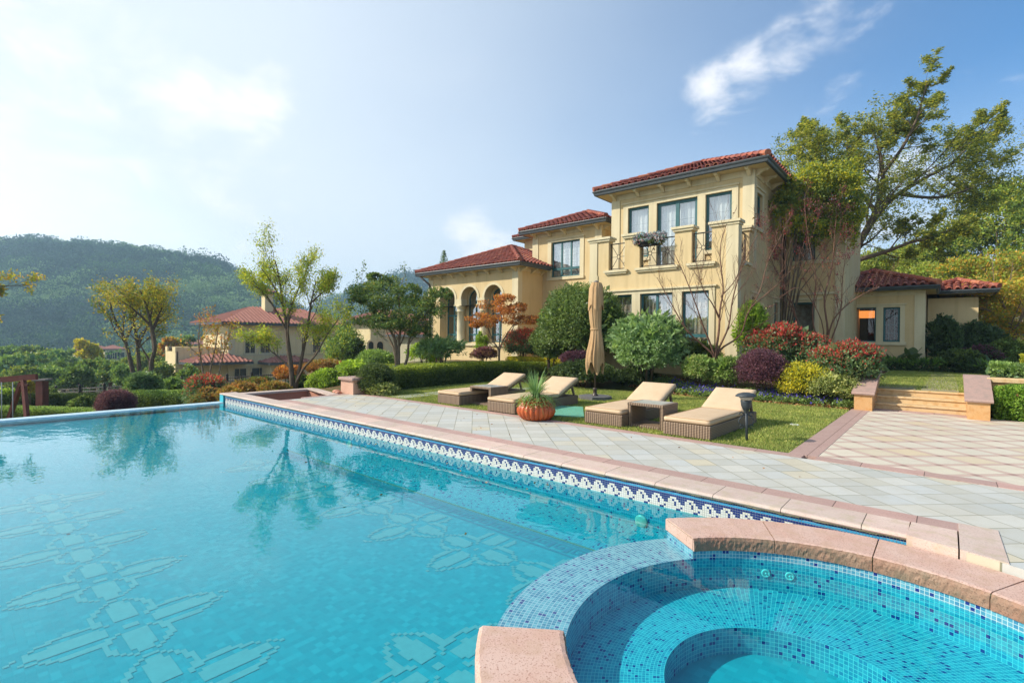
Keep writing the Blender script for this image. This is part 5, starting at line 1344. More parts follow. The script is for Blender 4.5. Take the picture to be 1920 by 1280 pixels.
def twig_leaves(rng, twigs, per, L, W, spread=.05, up=.1, t0=.1, pinnate=False, droop=0.0):
    Ps, As = [], []
    for pts in twigs:
        pts = np.asarray(pts); k = len(pts)-1; t = rng.uniform(t0, 1, per)*k; i = np.minimum(t.astype(int), k-1); f = (t-i)[:, None]
        p = pts[i]*(1-f)+pts[i+1]*f; d = unit(pts[i+1]-pts[i])
        if pinnate:
            s = unit(np.cross(d, np.array([0, 0, 1.0])+rng.normal(0, .15, (per, 3)))); a = s*np.where(rng.random(per) < .5, -1, 1)[:, None]+d*.5+rng.normal(0, .18, (per, 3))
        else: a = d*.5+rng.normal(0, .8, (per, 3))+np.array([0, 0, up])
        a[:, 2] -= droop; Ps.append(p+rng.normal(0, spread, p.shape)); As.append(a)
    return cards(np.concatenate(Ps), np.concatenate(As), L, W, rng)
def tree(name, label, cat, mains, levels, nch, ratio, ang, up, wander, per, L, W, mats, mixp=None, bark='bark', spread=.05, pinnate=False, droop=0., seed=1, start=.3, group=None, minr=.0, t0=.1, extra=None, r_ratio=.55, leafy=None):
    rng = np.random.default_rng(seed); br, tw = grow(rng, mains, levels, nch, ratio, ang, up, wander, r_ratio, start)
    b0 = mains[0][0][0]; t = thing(name, label, cat, tuple(b0), 0, group); o_ = np.asarray(b0, float)
    tb = MB()
    for pts, R in br:
        if R[0] < minr: continue
        tb.tube([tuple(p-o_) for p in pts], [max(.0025, r) for r in R], 7 if R[0] > .04 else (5 if R[0] > .012 else 3), caps=False)
    tb.build('trunk', bark, t)
    lv = Leaves()
    if per:
        if leafy is not None: tw = [q for q in tw if leafy(np.asarray(q)[-1], rng)]
        V = twig_leaves(rng, tw, per, L, W, spread, .1, t0, pinnate, droop); lv.add(V, 0 if mixp is None else rng.choice(len(mats), len(V), p=mixp))
    if extra is not None:
        for V, mi in extra(rng): lv.add(V, mi)
    if lv.V:
        lv.V = [v-o_ for v in lv.V]; lv.build('crown', ['leaf_'+k for k in mats], t)
    return t
def crown_tree(name, label, cat, px, ytop, ybot, wpx, d, mats, mixp=None, n=9000, L=.25, W=.15, blobs=7, seed=1, group=None, trunk=True, base=None, depth=1.0, bark='bark', lump=.3):
    """broad tree seen as a mass: several leaf clouds on limbs"""
    rng = np.random.default_rng(seed); s = d/F_PX; top, bot = at_d(px, ytop, d), at_d(px, ybot, d); x, y = float(top[0]), float(top[1]); zg = tz(x, y) if base is None else base
    H_, hw = float(top[2]-bot[2]), wpx*s/2; t = thing(name, label, cat, (x, y, zg), 0, group); lv = Leaves(); tb = MB(); cz = float(bot[2])-zg
    for k in range(blobs):
        a = rng.uniform(0, 6.28); rr = hw*.55*math.sqrt(rng.random()); h = cz+H_*(.25+.55*rng.random()) if k else cz+H_*.62
        if k == 0: rr = 0
        c = np.array([_R[0]*rr*math.cos(a)+_F[0]*rr*depth*math.sin(a), _R[1]*rr*math.cos(a)+_F[1]*rr*depth*math.sin(a), h]); r = np.array([hw*.5, hw*.5, H_*.33])*rng.uniform(.75, 1.1)
        if k == 0: r *= 1.15
        V = blob(rng, c, r, n//blobs, L, W, lump, .3, clump=.13, thick=.45); lv.add(V, rng.choice(len(mats), len(V), p=mixp) if mixp is not None else 0)
        tb.tube([(0, 0, max(0, cz*.3)), (c[0]*.4, c[1]*.4, cz+H_*.15), tuple(c)], [hw*.035+.02, hw*.02+.01, .01], 5)
    tb.tube([(0, 0, -.3), (0, 0, max(.3, cz+H_*.2))], [hw*.06+.03, hw*.04+.02], 7)
    lv.build('crown', ['leaf_'+k for k in mats], t); tb.build('trunk', bark, t); return t
# ================================================================ planting round the house
shrub('rhododendron', 'broad mound of rhododendron with whorled grey green leaves under the ground floor windows', 'shrub', 1213, 580, 716, 158, 15.2, 'rhodo', .10, .034, .95, .9, lump=.34, up=.1, clump=.02, sub=11, per=9)
shrub('osmanthus_bush', 'tall dense evergreen bush between the folded parasol and the villa', 'bush', 1092, 527, 694, 186, 17.2, 'osman', .085, .038, .9, .8, lump=.34, mix=('hedge', .35), sub=9, per=26, clump=.12)
shrub('osmanthus_bush', 'second evergreen bush low beside the loggia corner behind the hedge', 'bush', 1035, 600, 690, 90, 18.0, 'osman', .08, .038, .9, .8, mix=('hedge', .4))
shrub('boxleaf_shrub', 'glossy dark green shrub behind the folded parasol', 'shrub', 1096, 672, 724, 135, 15.6, 'dark', .055, .034, 1.0, .7, mix=('hedge', .45))
shrub('loropetalum_bush', 'small purple leaved bush above the glossy dark shrub', 'shrub', 1078, 656, 690, 58, 16.0, 'purple', .04, .022, 1.0)
shrub('low_shrub', 'shaded low shrub filling the gap under the rhododendron', 'shrub', 1190, 690, 724, 90, 15.6, 'dark', .07, .04, .8, .7)
shrub('low_shrub', 'pale yellow green shrub at the foot of the bare tree', 'shrub', 1312, 664, 722, 76, 14.1, 'light', .06, .028, .9, .9, mix=('varieg', .4))
shrub('low_shrub', 'fresh green shrub touching the purple globe bush', 'shrub', 1368, 672, 722, 62, 13.7, 'light', .075, .036, .9, .9, mix=('hedge', .35))
shrub('low_shrub', 'feathery dark shrub at the base of the villa wall', 'shrub', 1300, 640, 690, 110, 15.3, 'hedge', .06, .025, .6, .5)
shrub('loropetalum_bush', 'rounded purple globe bush at the back of the flower bed', 'shrub', 1428, 660, 730, 82, 12.9, 'purple', .035, .02, 1.2, lump=.1, mix=('purple2', .4), clump=.12)
shrub('photinia_bush', 'largest red tipped photinia bush in front of the tower corner', 'shrub', 1470, 614, 700, 130, 13.9, 'photinia', .085, .04, 1.0, .9, top='red', topfrac=.33, lump=.22, per=10, clump=.05)
shrub('photinia_bush', 'red tipped photinia bush beside the stair pier', 'shrub', 1584, 643, 722, 122, 12.2, 'photinia', .075, .036, 1.0, .9, top='red', topfrac=.26, lump=.22, per=10, clump=.05)
shrub('golden_shrub', 'bright yellow leaved shrub between the purple globe and the variegated bush', 'shrub', 1512, 683, 746, 92, 12.3, 'yellow', .05, .028, 1.0, .8, mix=('hedge', .25), lump=.2)
shrub('variegated_shrub', 'cream variegated bush beside the stair pier', 'shrub', 1560, 690, 754, 108, 11.95, 'varieg', .05, .027, 1.0, .8, mix=('hedge', .35), lump=.2)
shrub('nandina', 'upright yellow green nandina at the tower corner', 'shrub', 1407, 560, 700, 66, 14.4, 'lime', .07, .028, .45, .7, mix=('hedge', .35), lump=.5, clump=.2)
shrub('photinia_bush', 'red tipped photinia bush in front of the arched loggia', 'shrub', 980, 620, 672, 68, 20.6, 'photinia', .07, .034, 1.0, .9, top='red', topfrac=.42, lump=.12)
shrub('low_shrub', 'dark shrub squeezed between the photinia and the evergreen bush', 'shrub', 1012, 640, 678, 34, 20.0, 'dark', .06, .03, .9)
shrub('low_shrub', 'dusky pink leaved shrub below the loggia sill', 'shrub', 908, 650, 678, 52, 20.2, 'purple2', .05, .026, .7, mix=('spirea', .4))
shrub('low_shrub', 'wispy yellow green shrub standing at the loggia sill', 'shrub', 903, 622, 668, 30, 20.6, 'lime', .06, .026, .3, lump=.5)
shrub('plumeria_shrub', 'spreading umbrella shaped shrub with long whorled leaves beside the hedge', 'shrub', 826, 630, 684, 112, 18.6, 'rhodo', .13, .036, .30, .9, lump=.35, clump=.02, bark='bark_pale', mix=('light', .25), per=9)
shrub('low_shrub', 'light green shrub behind the whorled leaf shrub', 'shrub', 795, 640, 690, 70, 20.0, 'lime', .06, .03, .5)
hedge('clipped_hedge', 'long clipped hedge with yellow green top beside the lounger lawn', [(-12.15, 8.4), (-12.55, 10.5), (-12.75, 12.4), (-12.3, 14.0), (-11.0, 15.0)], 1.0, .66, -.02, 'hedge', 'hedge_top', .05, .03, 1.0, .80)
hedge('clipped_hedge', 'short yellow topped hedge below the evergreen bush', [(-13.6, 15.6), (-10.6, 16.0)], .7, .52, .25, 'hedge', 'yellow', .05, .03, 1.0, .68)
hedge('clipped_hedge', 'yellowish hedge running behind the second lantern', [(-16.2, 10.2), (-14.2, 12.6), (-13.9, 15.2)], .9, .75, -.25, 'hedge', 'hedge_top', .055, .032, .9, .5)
shrub('ball_topiary', 'round clipped green bush beside the stone pedestal', 'shrub', 706, 684, 744, 70, 13.5, 'dark', .035, .02, 1.1, lump=.08, mix=('hedge', .4), clump=.1)
shrub('low_shrub', 'small yellow spotted shrub at the foot of the round clipped bush', 'shrub', 712, 716, 744, 84, 13.3, 'varieg', .045, .026, .8, .6, mix=('hedge', .5))
shrub('low_shrub', 'lime green shrub behind the stone pedestal', 'shrub', 612, 690, 748, 78, 16.4, 'lime', .07, .034, .9, .8, mix=('hedge', .3))
shrub('low_shrub', 'pale lime shrub beside the trunk of the many stemmed tree', 'shrub', 660, 676, 712, 95, 18.5, 'lime', .07, .036, .9, .6, mix=('light', .4))
shrub('low_shrub', 'soft green feathery shrub in front of the grey stone house', 'shrub', 702, 655, 700, 92, 22.0, 'light', .07, .022, .8, .8, mix=('valley', .5))
for i, (px_, yt, yb, w_, d_, m1, m2, lb) in enumerate((
    (455, 714, 762, 70, 17.2, 'spirea', 'orange', 'rusty orange spirea mound at the pool corner'), (515, 714, 758, 74, 16.6, 'spirea', 'ytree', 'ochre spirea mound left of the many stemmed trunk'),
    (565, 700, 744, 44, 18.0, 'dark', 'hedge', 'dark little shrub right of the many stemmed trunk'), (430, 724, 764, 52, 16.4, 'spirea', 'ytree', 'olive spirea mound against the pool end wall'),
    (485, 706, 732, 60, 19.5, 'hedge', 'orange', 'green shrub behind the orange spirea mounds'), (610, 674, 700, 90, 22.0, 'spirea', 'orange', 'rusty acer mound below the neighbouring house'), (540, 684, 716, 60, 21.0, 'orange', 'spirea', 'red brown shrub behind the forked trunk'))):
    shrub('spirea' if 'spirea' in lb else 'low_shrub', lb, 'shrub', px_, yt, yb, w_, d_, m1, .06, .026, .8, .9, mix=(m2, .4), group='autumn shrubs beyond the pool corner')
shrub('photinia_bush', 'red tipped photinia bush beyond the infinity edge', 'shrub', 386, 706, 766, 78, 18.6, 'photinia', .075, .036, .9, .9, top='red', topfrac=.24, mix=None)
shrub('low_shrub', 'olive shrub under the red tipped bush by the pool end', 'shrub', 392, 728, 770, 72, 17.6, 'spirea', .06, .028, .8, .8, mix=('photinia', .5))
shrub('loropetalum_bush', 'wide purple cushion bush at the infinity edge', 'shrub', 219, 733, 782, 60, 17.5, 'purple', .035, .02, 1.2, lump=.1, mix=('purple2', .45), clump=.1)
# low hedges seen over the edge
def vh(p, d): q = at_d(p[0], p[1], d); return (float(q[0]), float(q[1]))
def edge_hedge(lb, a, b, d0, d1, ytop, width, mat, top, dens=.8):
    q0, q1 = at_d(a, ytop[0], d0), at_d(b, ytop[1], d1); zt = float(q0[2]+q1[2])/2; z0 = -1.6
    return hedge('clipped_hedge', lb, [(q0[0], q0[1]), (q1[0], q1[1])], width, zt-z0, z0, mat, top, .06, .035, dens, .86)
edge_hedge('low clipped hedge along the outside of the infinity edge', -20, 340, 18, 17.2, (772, 762), .8, 'hedge', 'light')
edge_hedge('middle clipped hedge behind the purple cushion bush', 40, 210, 20.5, 20.5, (742, 737), .9, 'dark', 'hedge')
edge_hedge('clipped hedge between the railing fence and the red tipped bush', 245, 352, 20, 19.5, (735, 732), .9, 'hedge', 'light')
shrub('low_shrub', 'grey green camellia like shrub by the slender trunk', 'shrub', 268, 694, 756, 74, 20.5, 'photinia', .08, .04, .8, .9, mix=('light', .3))
shrub('low_shrub', 'twiggy shrub in front of the clipped hedge at the infinity edge', 'shrub', 150, 742, 786, 44, 18.4, 'hedge', .06, .03, .5, mix=('light', .4))
shrub('low_shrub', 'leafy shrub behind the swing frame leg', 'shrub', 80, 728, 766, 66, 21, 'hedge', .07, .035, .8, mix=('light', .35))
shrub('low_shrub', 'yellowing shrub by the timber swing frame', 'shrub', 12, 728, 770, 60, 21.5, 'lime', .07, .035, .7, mix=('hedge', .5))
shrub('golden_shrub', 'small golden conifer like shrub behind the swing frame', 'shrub', 56, 714, 742, 16, 20.0, 'ytree', .05, .025, .9, mix=('yellow', .3))
shrub('low_shrub', 'green creeper mass on the railing fence', 'shrub', 325, 706, 748, 70, 23, 'valley', .08, .04, .8, .6, mix=('light', .3))

# right hand garden
hedge('fern_row', 'row of leathery ferns along the foot of the annex wall', [(-2.2, 24.2), (.6, 24.1), (1.6, 23.3)], .7, .38, .42, 'dark', 'fern', .22, .05, .7, .72, cat='ferns', rag=.12)
hedge('clipped_ivy', 'clipped bright green ivy bank below the retaining wall', [(.76, 14.05), (4.2, 14.0)], .60, .60, .0, 'ivy', 'ivy', .055, .034, 1.1, .9, cat='ivy', rag=.10)
hedge('ground_cover', 'pale glossy leaved planting on top of the retaining wall', [(.75, 15.25), (2.2, 15.2), (5, 15.2)], 1.0, .42, .62, 'photinia', 'light', .085, .05, 1.0, .6, cat='ground cover', rag=.12)
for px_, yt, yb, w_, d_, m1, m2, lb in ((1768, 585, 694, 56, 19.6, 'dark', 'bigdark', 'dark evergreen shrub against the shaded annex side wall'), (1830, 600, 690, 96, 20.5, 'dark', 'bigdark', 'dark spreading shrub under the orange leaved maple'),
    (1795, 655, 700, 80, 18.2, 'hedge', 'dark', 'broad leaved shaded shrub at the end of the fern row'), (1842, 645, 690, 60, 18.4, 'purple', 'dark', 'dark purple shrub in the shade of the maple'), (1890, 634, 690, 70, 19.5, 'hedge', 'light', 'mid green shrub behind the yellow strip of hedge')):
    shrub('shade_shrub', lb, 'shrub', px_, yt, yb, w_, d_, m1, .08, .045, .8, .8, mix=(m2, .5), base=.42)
hedge('clipped_hedge', 'thin yellow green strip of hedge under the maple', [(1.55, 19.5), (3.6, 19.3)], .6, .75, .42, 'hedge_top', 'ygreen', .055, .03, .8, .7)
def big_leaf(label, px_, py_, d_, n, L, seed):
    r = random.Random(seed); b = at_d(px_, py_, d_); t = thing('canna_plant', label, 'plant', (b[0], b[1], .43))
    for k in range(n):
        an = r.uniform(0, 6.28); l_ = L*r.uniform(.7, 1.1); tilt = r.uniform(.25, .9); mb = MB()
        dx_, dy_ = math.cos(an), math.sin(an); h = l_*1.3; s0 = (dx_*.05, dy_*.05, h*.55)
        v = []; m_ = 6
        for i in range(m_+1):
            u = i/m_; w_ = .26*l_*math.sin(PI*min(1, u*.92+.06)); cx_ = s0[0]+dx_*u*l_*tilt; cy_ = s0[1]+dy_*u*l_*tilt; cz_ = s0[2]+u*l_*(1-.4*tilt)-.35*l_*u*u*tilt
            v += [(cx_-dy_*w_, cy_+dx_*w_, cz_+.04*l_), (cx_, cy_, cz_), (cx_+dy_*w_, cy_-dx_*w_, cz_+.04*l_)]
        mb.add(v, [(3*i+j, 3*i+j+1, 3*i+4+j, 3*i+3+j) for i in range(m_) for j in (0, 1)], 0, smooth=True); mb.tube([(0, 0, 0), s0], .012, 5)
        mb.build('leaf', 'leaf_dark', t)
big_leaf('large leaved canna plant against the annex wall near the pillar', 1708, 690, 18.9, 6, .62, 3); big_leaf('single small large leaved canna plant under the annex window', 1660, 690, 18.9, 3, .42, 5)

# flower bed: low leaves, violets, litter
def bed_points(rng, n):
    t = rng.random(n); X = -7.3+t*5.75; front = np.interp(X, [-7.4, -6.2, -5.1, -3.75, -2.6, -1.6], [14.1, 13.7, 13.32, 13.34, 13.45, 13.35]); return X, front
rng = np.random.default_rng(21); X, fr = bed_points(rng, 26000); kk = rng.integers(0, 170, 26000); cX, cf = bed_points(np.random.default_rng(22), 170); oy = np.random.default_rng(23).uniform(.12, .85, 170)
P_ = np.stack([cX[kk]+rng.normal(0, .09, 26000), cf[kk]+oy[kk]+rng.normal(0, .08, 26000), np.zeros(26000)], 1); P_[:, 2] = terr(P_[:, 0], P_[:, 1])+rng.uniform(0, .13, 26000)
lv = Leaves().add(cards(P_, rng.normal(0, .7, P_.shape)+np.array([0, 0, .6]), .055, .024, rng), rng.choice(2, 26000, p=[.6, .4]))
nf = 1500; kk = rng.integers(0, 170, nf); P_ = np.stack([cX[kk]+rng.normal(0, .10, nf), cf[kk]+oy[kk]+rng.normal(0, .09, nf), np.zeros(nf)], 1); P_[:, 2] = terr(P_[:, 0], P_[:, 1])+rng.uniform(.10, .19, nf)
keep = np.sin(P_[:, 0]*5.1)+np.sin(P_[:, 0]*2.3+1) > -.6; P_ = P_[keep]; lv.add(cards(P_, rng.normal(0, .6, P_.shape)+np.array([0, -.6, .3]), .045, .045, rng), 2)
tag(lv.build('flower_bed', ['leaf_light', 'leaf_hedge', 'leaf_viola']), 'strip of low violet flowers along the back of the lawn', 'flowers', kind='stuff')
n_ = 2600; X, fr = bed_points(rng, n_); P_ = np.stack([X, fr+rng.uniform(-.12, 1.3, n_)**1.0, np.zeros(n_)], 1); P_[:, 2] = terr(P_[:, 0], P_[:, 1])+.012
A_ = rng.normal(0, 1, P_.shape); A_[:, 2] *= .15
lit = Leaves().add(cards(P_, A_, .07, .045, rng), 0)
m_ = 40; Q = np.stack([rng.uniform(-11, -1, m_), rng.uniform(5.7, 7.3, m_), np.full(m_, .006)], 1); A_ = rng.normal(0, 1, Q.shape); A_[:, 2] = 0; lit.add(cards(Q, A_, .035, .02, rng, .05), 0)
m_ = 34; Q = np.stack([rng.uniform(-8, -1.8, m_), 5.0-rng.random(m_)**2*2.2-.05, np.full(m_, -.2335)], 1); A_ = rng.normal(0, 1, Q.shape); A_[:, 2] = 0; lit.add(cards(Q, A_, .04, .022, rng, .03), 0)
tag(lit.build('leaf_litter', ['leaf_litter']), 'dry brown leaves scattered along the bed edge', 'leaves', kind='stuff')

# spiky plant in the pot
rng = np.random.default_rng(9); lv = []
sp = MB(); nl = 210
for k in range(nl):
    an = rng.uniform(0, 6.28); el = rng.uniform(.1, 1.4); L_ = rng.uniform(.42, .74)*(1.0 if el > .5 else .8); w_ = .0085; v = []; m_ = 7
    dx_, dy_ = math.cos(an), math.sin(an); b0 = .035; h0 = .40+.10*rng.random()
    for i in range(m_+1):
        u = i/m_; r = b0+L_*u*math.cos(el); z = h0+L_*u*math.sin(el)-.62*L_*u*u*(1.3-el*.68); ww = w_*(1-u)**.6
        v += [(r*dx_-dy_*ww, r*dy_+dx_*ww, z), (r*dx_+dy_*ww, r*dy_-dx_*ww, z)]
    sp.add(v, [(2*i, 2*i+1, 2*i+3, 2*i+2) for i in range(m_)], 0)
sp.tube([(0, 0, .3), (0, 0, .46)], .035, 8); sp.build('foliage', 'leaf_strap', pt)
P_ = np.stack([np.cos(q)*r_ for q, r_ in ((rng.uniform(0, 6.28, 1700), rng.uniform(.18, .38, 1700)),)][0:1]+[np.zeros(1700)]*2, 1)
q = rng.uniform(0, 6.28, 1700); r_ = rng.uniform(.14, .36, 1700); P_ = np.stack([r_*np.cos(q), r_*np.sin(q), np.where(r_ < .28, .36, .38-(r_-.28)*1.5)+rng.normal(0, .03, 1700)], 1)
Leaves().add(cards(P_, rng.normal(0, .7, P_.shape)+np.array([0, 0, .2]), .04, .022, rng), rng.choice(2, 1700, p=[.7, .3])).build('trailing_leaves', ['leaf_light', 'leaf_litter'], pt)

# flower baskets on the balcony rail
fb = thing('flower_box', 'pink and teal flowers spilling from a box on the balcony rail', 'flowers', (-7.62, 15.98, 4.72))
MB().bbox(-.40, .40, -.10, .10, -.02, .14, .01).build('box', 'dark', fb)
rng = np.random.default_rng(31); lv = Leaves()
for cx_ in (-.28, .28):
    V_ = blob(rng, (cx_, -.06, .16), (.32, .26, .24), 1500, .05, .045, .3, .2, clump=.14); lv.add(V_, 0)
    V_ = blob(rng, (cx_, -.05, .12), (.28, .22, .2), 500, .06, .03, .3, .2); lv.add(V_, 1)
lv.build('flowers', ['leaf_petal', 'leaf_hedge'], fb)

# ================================================================ trees that stand near the house
def ln(*q, d): return smooth_line([at_d(a, b, d+(c if c else 0)) for a, b, c in q])
# bare many-stemmed tree in front of the tower
D = 14.3
b0 = (1338, 690, 0)
mains = [(ln(b0, (1336, 664, 0), (1290, 622, .1), (1262, 575, .3), (1232, 520, .4), d=D), .040, .008), (ln(b0, (1338, 662, 0), (1318, 610, -.1), (1308, 580, -.2), (1285, 520, -.2), (1262, 470, -.1), d=D), .036, .007),
         (ln(b0, (1342, 660, 0), (1348, 620, 0), (1350, 580, 0), (1356, 540, .1), (1350, 470, .1), (1362, 420, .2), d=D), .044, .007), (ln((1348, 596, 0), (1336, 570, -.1), (1318, 540, -.2), (1300, 470, -.3), d=D), .024, .006),
         (ln(b0, (1346, 658, 0), (1366, 612, -.2), (1374, 560, -.3), (1392, 500, -.4), (1420, 440, -.4), d=D), .034, .007), (ln(b0, (1350, 656, 0), (1388, 628, -.2), (1406, 580, -.4), (1450, 540, -.6), (1490, 500, -.6), d=D), .034, .007),
         (ln((1402, 588, -.4), (1425, 545, -.2), (1440, 490, 0), (1466, 440, 0), d=D), .02, .006), (ln((1352, 556, 0), (1380, 522, .1), (1396, 470, .2), d=D), .018, .005)]
tree('bare_tree', 'leafless many stemmed tree in front of the balcony', 'tree', mains, 2, (9, 4), (.30, .45), .55, .22, .10, 0, .1, .05, [], bark='bark_red', seed=4, start=.25, r_ratio=.42, extra=lambda r: [(cards(np.array([at_d(px_, py_, D) for px_, py_ in ((1228, 470), (1318, 522), (1379, 400), (1410, 412), (1233, 508))]), r.normal(size=(5, 3)), .11, .05, r), 0)]) if False else \
tree('bare_tree', 'leafless many stemmed tree in front of the balcony', 'tree', mains, 2, (13, 6), (.30, .48), .55, .22, .12, 0, .1, .05, ['litter'], bark='bark_red', seed=4, start=.25, r_ratio=.42, extra=lambda r: [(cards(np.array([at_d(px_, py_, D) for px_, py_ in ((1228, 470), (1318, 522), (1379, 400), (1410, 412), (1233, 508), (1322, 560), (1395, 450))]), r.normal(size=(7, 3)), .11, .05, r), 0)])
# wine-red leaved tree by the tower's shaded side
D = 15.6
b0 = (1546, 668, 0)
mains = [(ln(b0, (1528, 622, 0), (1524, 580, 0), (1530, 520, .1), (1516, 450, .1), (1508, 380, .2), d=D), .035, .006), (ln(b0, (1552, 620, 0), (1546, 560, 0), (1560, 500, .2), (1566, 430, .3), (1570, 385, .3), d=D), .04, .006),
         (ln(b0, (1560, 606, -.1), (1590, 570, -.2), (1630, 545, -.4), (1668, 528, -.4), d=D), .03, .005), (ln((1510, 660, 0), (1498, 610, 0), (1478, 560, 0), (1466, 500, -.1), (1470, 430, 0), d=D), .03, .006),
         (ln((1498, 612, 0), (1482, 560, 0), (1462, 520, .2), (1440, 470, .2), (1432, 410, .2), d=D), .022, .005), (ln(b0, (1540, 600, -.2), (1500, 540, -.5), (1455, 560, -.6), (1420, 540, -.8), d=D), .02, .004), (ln(b0, (1575, 590, .2), (1580, 520, .2), (1590, 450, .3), d=D), .026, .005)]
tree('wine_leaf_tree', 'half bare tree with wine red leaves beside the shaded tower wall', 'tree', mains, 2, (14, 7), (.26, .45), .6, .25, .13, 10, .055, .034, ['wine', 'red', 'mauve'], (.80, .08, .12), 'bark_red', .05, seed=7, start=.3, r_ratio=.42, leafy=lambda p, r: (p[2] > 4.1 and r.random() < .42) or r.random() < .06)
# climber on the tower's shaded corner
def climber(label, spots, d, seed):
    rng = np.random.default_rng(seed); b = at_d(1463, 640, d); t = thing('climbing_vine', label, 'vine', (b[0], b[1], .3)); o_ = np.array([b[0], b[1], .3]); lv = Leaves(); tb = MB()
    for px_, py_, rx, ry, mi, n in spots:
        c = at_d(px_, py_, d); s = d/F_PX; V_ = blob(rng, c, (rx*s, rx*s*.6, ry*s), n, .10, .06, .35, .1, clump=.16)-o_; lv.add(V_, np.where(rng.random(len(V_)) < .7, mi, 2)); q = c-o_
        tb.tube([(0, 0, 0), (q[0]*.3, q[1]*.3, q[2]*.6), tuple(q)], [.035, .02, .008], 5)
    lv.build('foliage', ['leaf_bigtree', 'leaf_ygreen', 'leaf_osman'], t); tb.build('stem', 'bark', t)
climber('leafy climber smothering the shaded corner of the tower under its eave', [(1505, 372, 44, 30, 0, 1900), (1470, 385, 24, 22, 0, 1500), (1545, 390, 40, 44, 0, 1900), (1500, 350, 40, 22, 1, 1000), (1560, 345, 40, 30, 1, 1400), (1465, 412, 14, 16, 1, 500), (1500, 425, 32, 20, 1, 1200), (1535, 440, 34, 22, 0, 1500), (1590, 405, 26, 40, 1, 1600), (1575, 370, 36, 30, 0, 1500), (1588, 345, 26, 40, 1, 1100), (1584, 440, 18, 40, 1, 800), (1530, 330, 40, 20, 1, 1000)], 17.6, 6)
# rusty Japanese maple in front of the loggia
D = 20.0
b0 = (936, 682, 0)
mains = [(ln(b0, (934, 655, 0), (925, 640, 0), (915, 615, 0), (905, 590, .1), d=D), .045, .01), (ln(b0, (937, 655, 0), (945, 635, 0), (962, 610, .2), (985, 590, .2), d=D), .04, .01), (ln(b0, (936, 650, 0), (940, 610, -.2), (938, 575, -.2), d=D), .035, .01), (ln((960, 620, 0), (968, 600, 0), (975, 580, 0), d=D), .02, .006)]
def maple_tiers(r):
    out = []
    for px_, py_, rx, ry in ((925, 575, 28, 12), (905, 598, 26, 10), (950, 590, 30, 12), (930, 605, 34, 10), (985, 602, 24, 9), (968, 578, 18, 8), (945, 560, 18, 8), (1000, 600, 12, 6), (895, 610, 14, 6)):
        c = at_d(px_, py_, D); s = D/F_PX; V_ = blob(r, c, (rx*s, rx*s, ry*s), 900, .075, .05, .3, -.1, clump=.2); out.append((V_, r.choice(2, len(V_), p=[.85, .15])))
    return out
tree('japanese_maple', 'rusty orange Japanese maple in front of the arches', 'tree', mains, 2, (5, 3), (.35, .4), .8, .1, .15, 0, .08, .05, ['orange', 'spirea'], bark='bark_pale', seed=3, extra=maple_tiers)
# green maple by the hedge
D = 18.0
b0 = (744, 712, 0)
mains = [(ln(b0, (744, 680, 0), (742, 650, 0), (735, 625, 0), (705, 590, .2), (680, 560, .3), d=D), .09, .02), (ln(b0, (747, 680, 0), (748, 640, 0), (752, 600, 0), (745, 550, -.2), d=D), .08, .02), (ln((752, 702, 0), (764, 670, 0), (768, 635, 0), (790, 600, .2), (815, 570, .2), d=D), .06, .015), (ln(b0, (740, 660, .2), (728, 630, .3), (715, 600, .6), d=D), .05, .015)]
def gm(r):
    out = []
    for px_, py_, rx, ry, mi in ((705, 555, 44, 22, 0), (745, 580, 60, 26, 0), (690, 575, 34, 24, 0), (790, 590, 40, 26, 0), (725, 540, 26, 22, 0), (770, 610, 40, 22, 0), (715, 605, 40, 18, 0), (822, 565, 26, 22, 0), (765, 555, 24, 18, 0), (800, 575, 24, 16, 1), (700, 540, 18, 10, 1), (675, 555, 20, 16, 0), (835, 550, 12, 10, 0), (745, 612, 36, 14, 0), (700, 520, 16, 8, 0), (790, 625, 24, 12, 0)):
        c = at_d(px_, py_, D+r.uniform(-1, 1)); s = D/F_PX; V_ = blob(r, c, (rx*s, rx*s, ry*s), int(1500*rx/40), .08, .05, .4, 0, clump=.15, thick=.6); out.append((V_, np.where(r.random(len(V_)) < .15, 1-mi, mi)))
    return out
tree('green_maple', 'many stemmed green maple spreading above the clipped hedge', 'tree', mains, 3, (5, 4, 3), (.45, .45, .5), .7, .2, .14, 3, .08, .05, ['maple', 'maple_top'], (.8, .2), bark='bark_pale', seed=12, extra=gm)
# tall sparse yellow-green tree beyond the pool corner
D = 17.0
b0 = (549, 745, 0)
mains = [(ln(b0, (547, 700, 0), (541, 650, 0), (536, 605, 0), (529, 560, .1), (522, 515, .1), (516, 490, .1), d=D), .10, .015), (ln((552, 740, 0), (562, 690, 0), (576, 618, .1), (584, 565, .2), (592, 528, .2), d=D), .075, .012), (ln((553, 722, 0), (570, 690, -.2), (592, 665, -.3), (612, 630, -.3), (640, 590, -.3), d=D), .05, .01),
         (ln((545, 690, 0), (516, 664, .3), (490, 645, .3), (470, 632, .3), d=D), .04, .008), (ln((538, 620, 0), (510, 570, -.3), (490, 545, -.4), (466, 528, -.4), d=D), .04, .007), (ln((537, 600, 0), (560, 540, .3), (572, 515, .3), (580, 490, .3), d=D), .04, .007), (ln((580, 570, .1), (608, 545, .1), (626, 525, .1), d=D), .035, .007), (ln((530, 560, 0), (508, 530, .4), (498, 505, .4), d=D), .035, .006)]
tree('sparse_tree', 'tall sparse tree with thin yellow green leaves at the pool corner', 'tree', mains, 3, (7, 5, 3), (.32, .45, .5), .65, .22, .13, 15, .062, .04, ['ygreen', 'hedge_top', 'lime'], (.5, .3, .2), 'bark', .11, seed=22, start=.35, r_ratio=.45, leafy=lambda p, r: r.random() < .88)
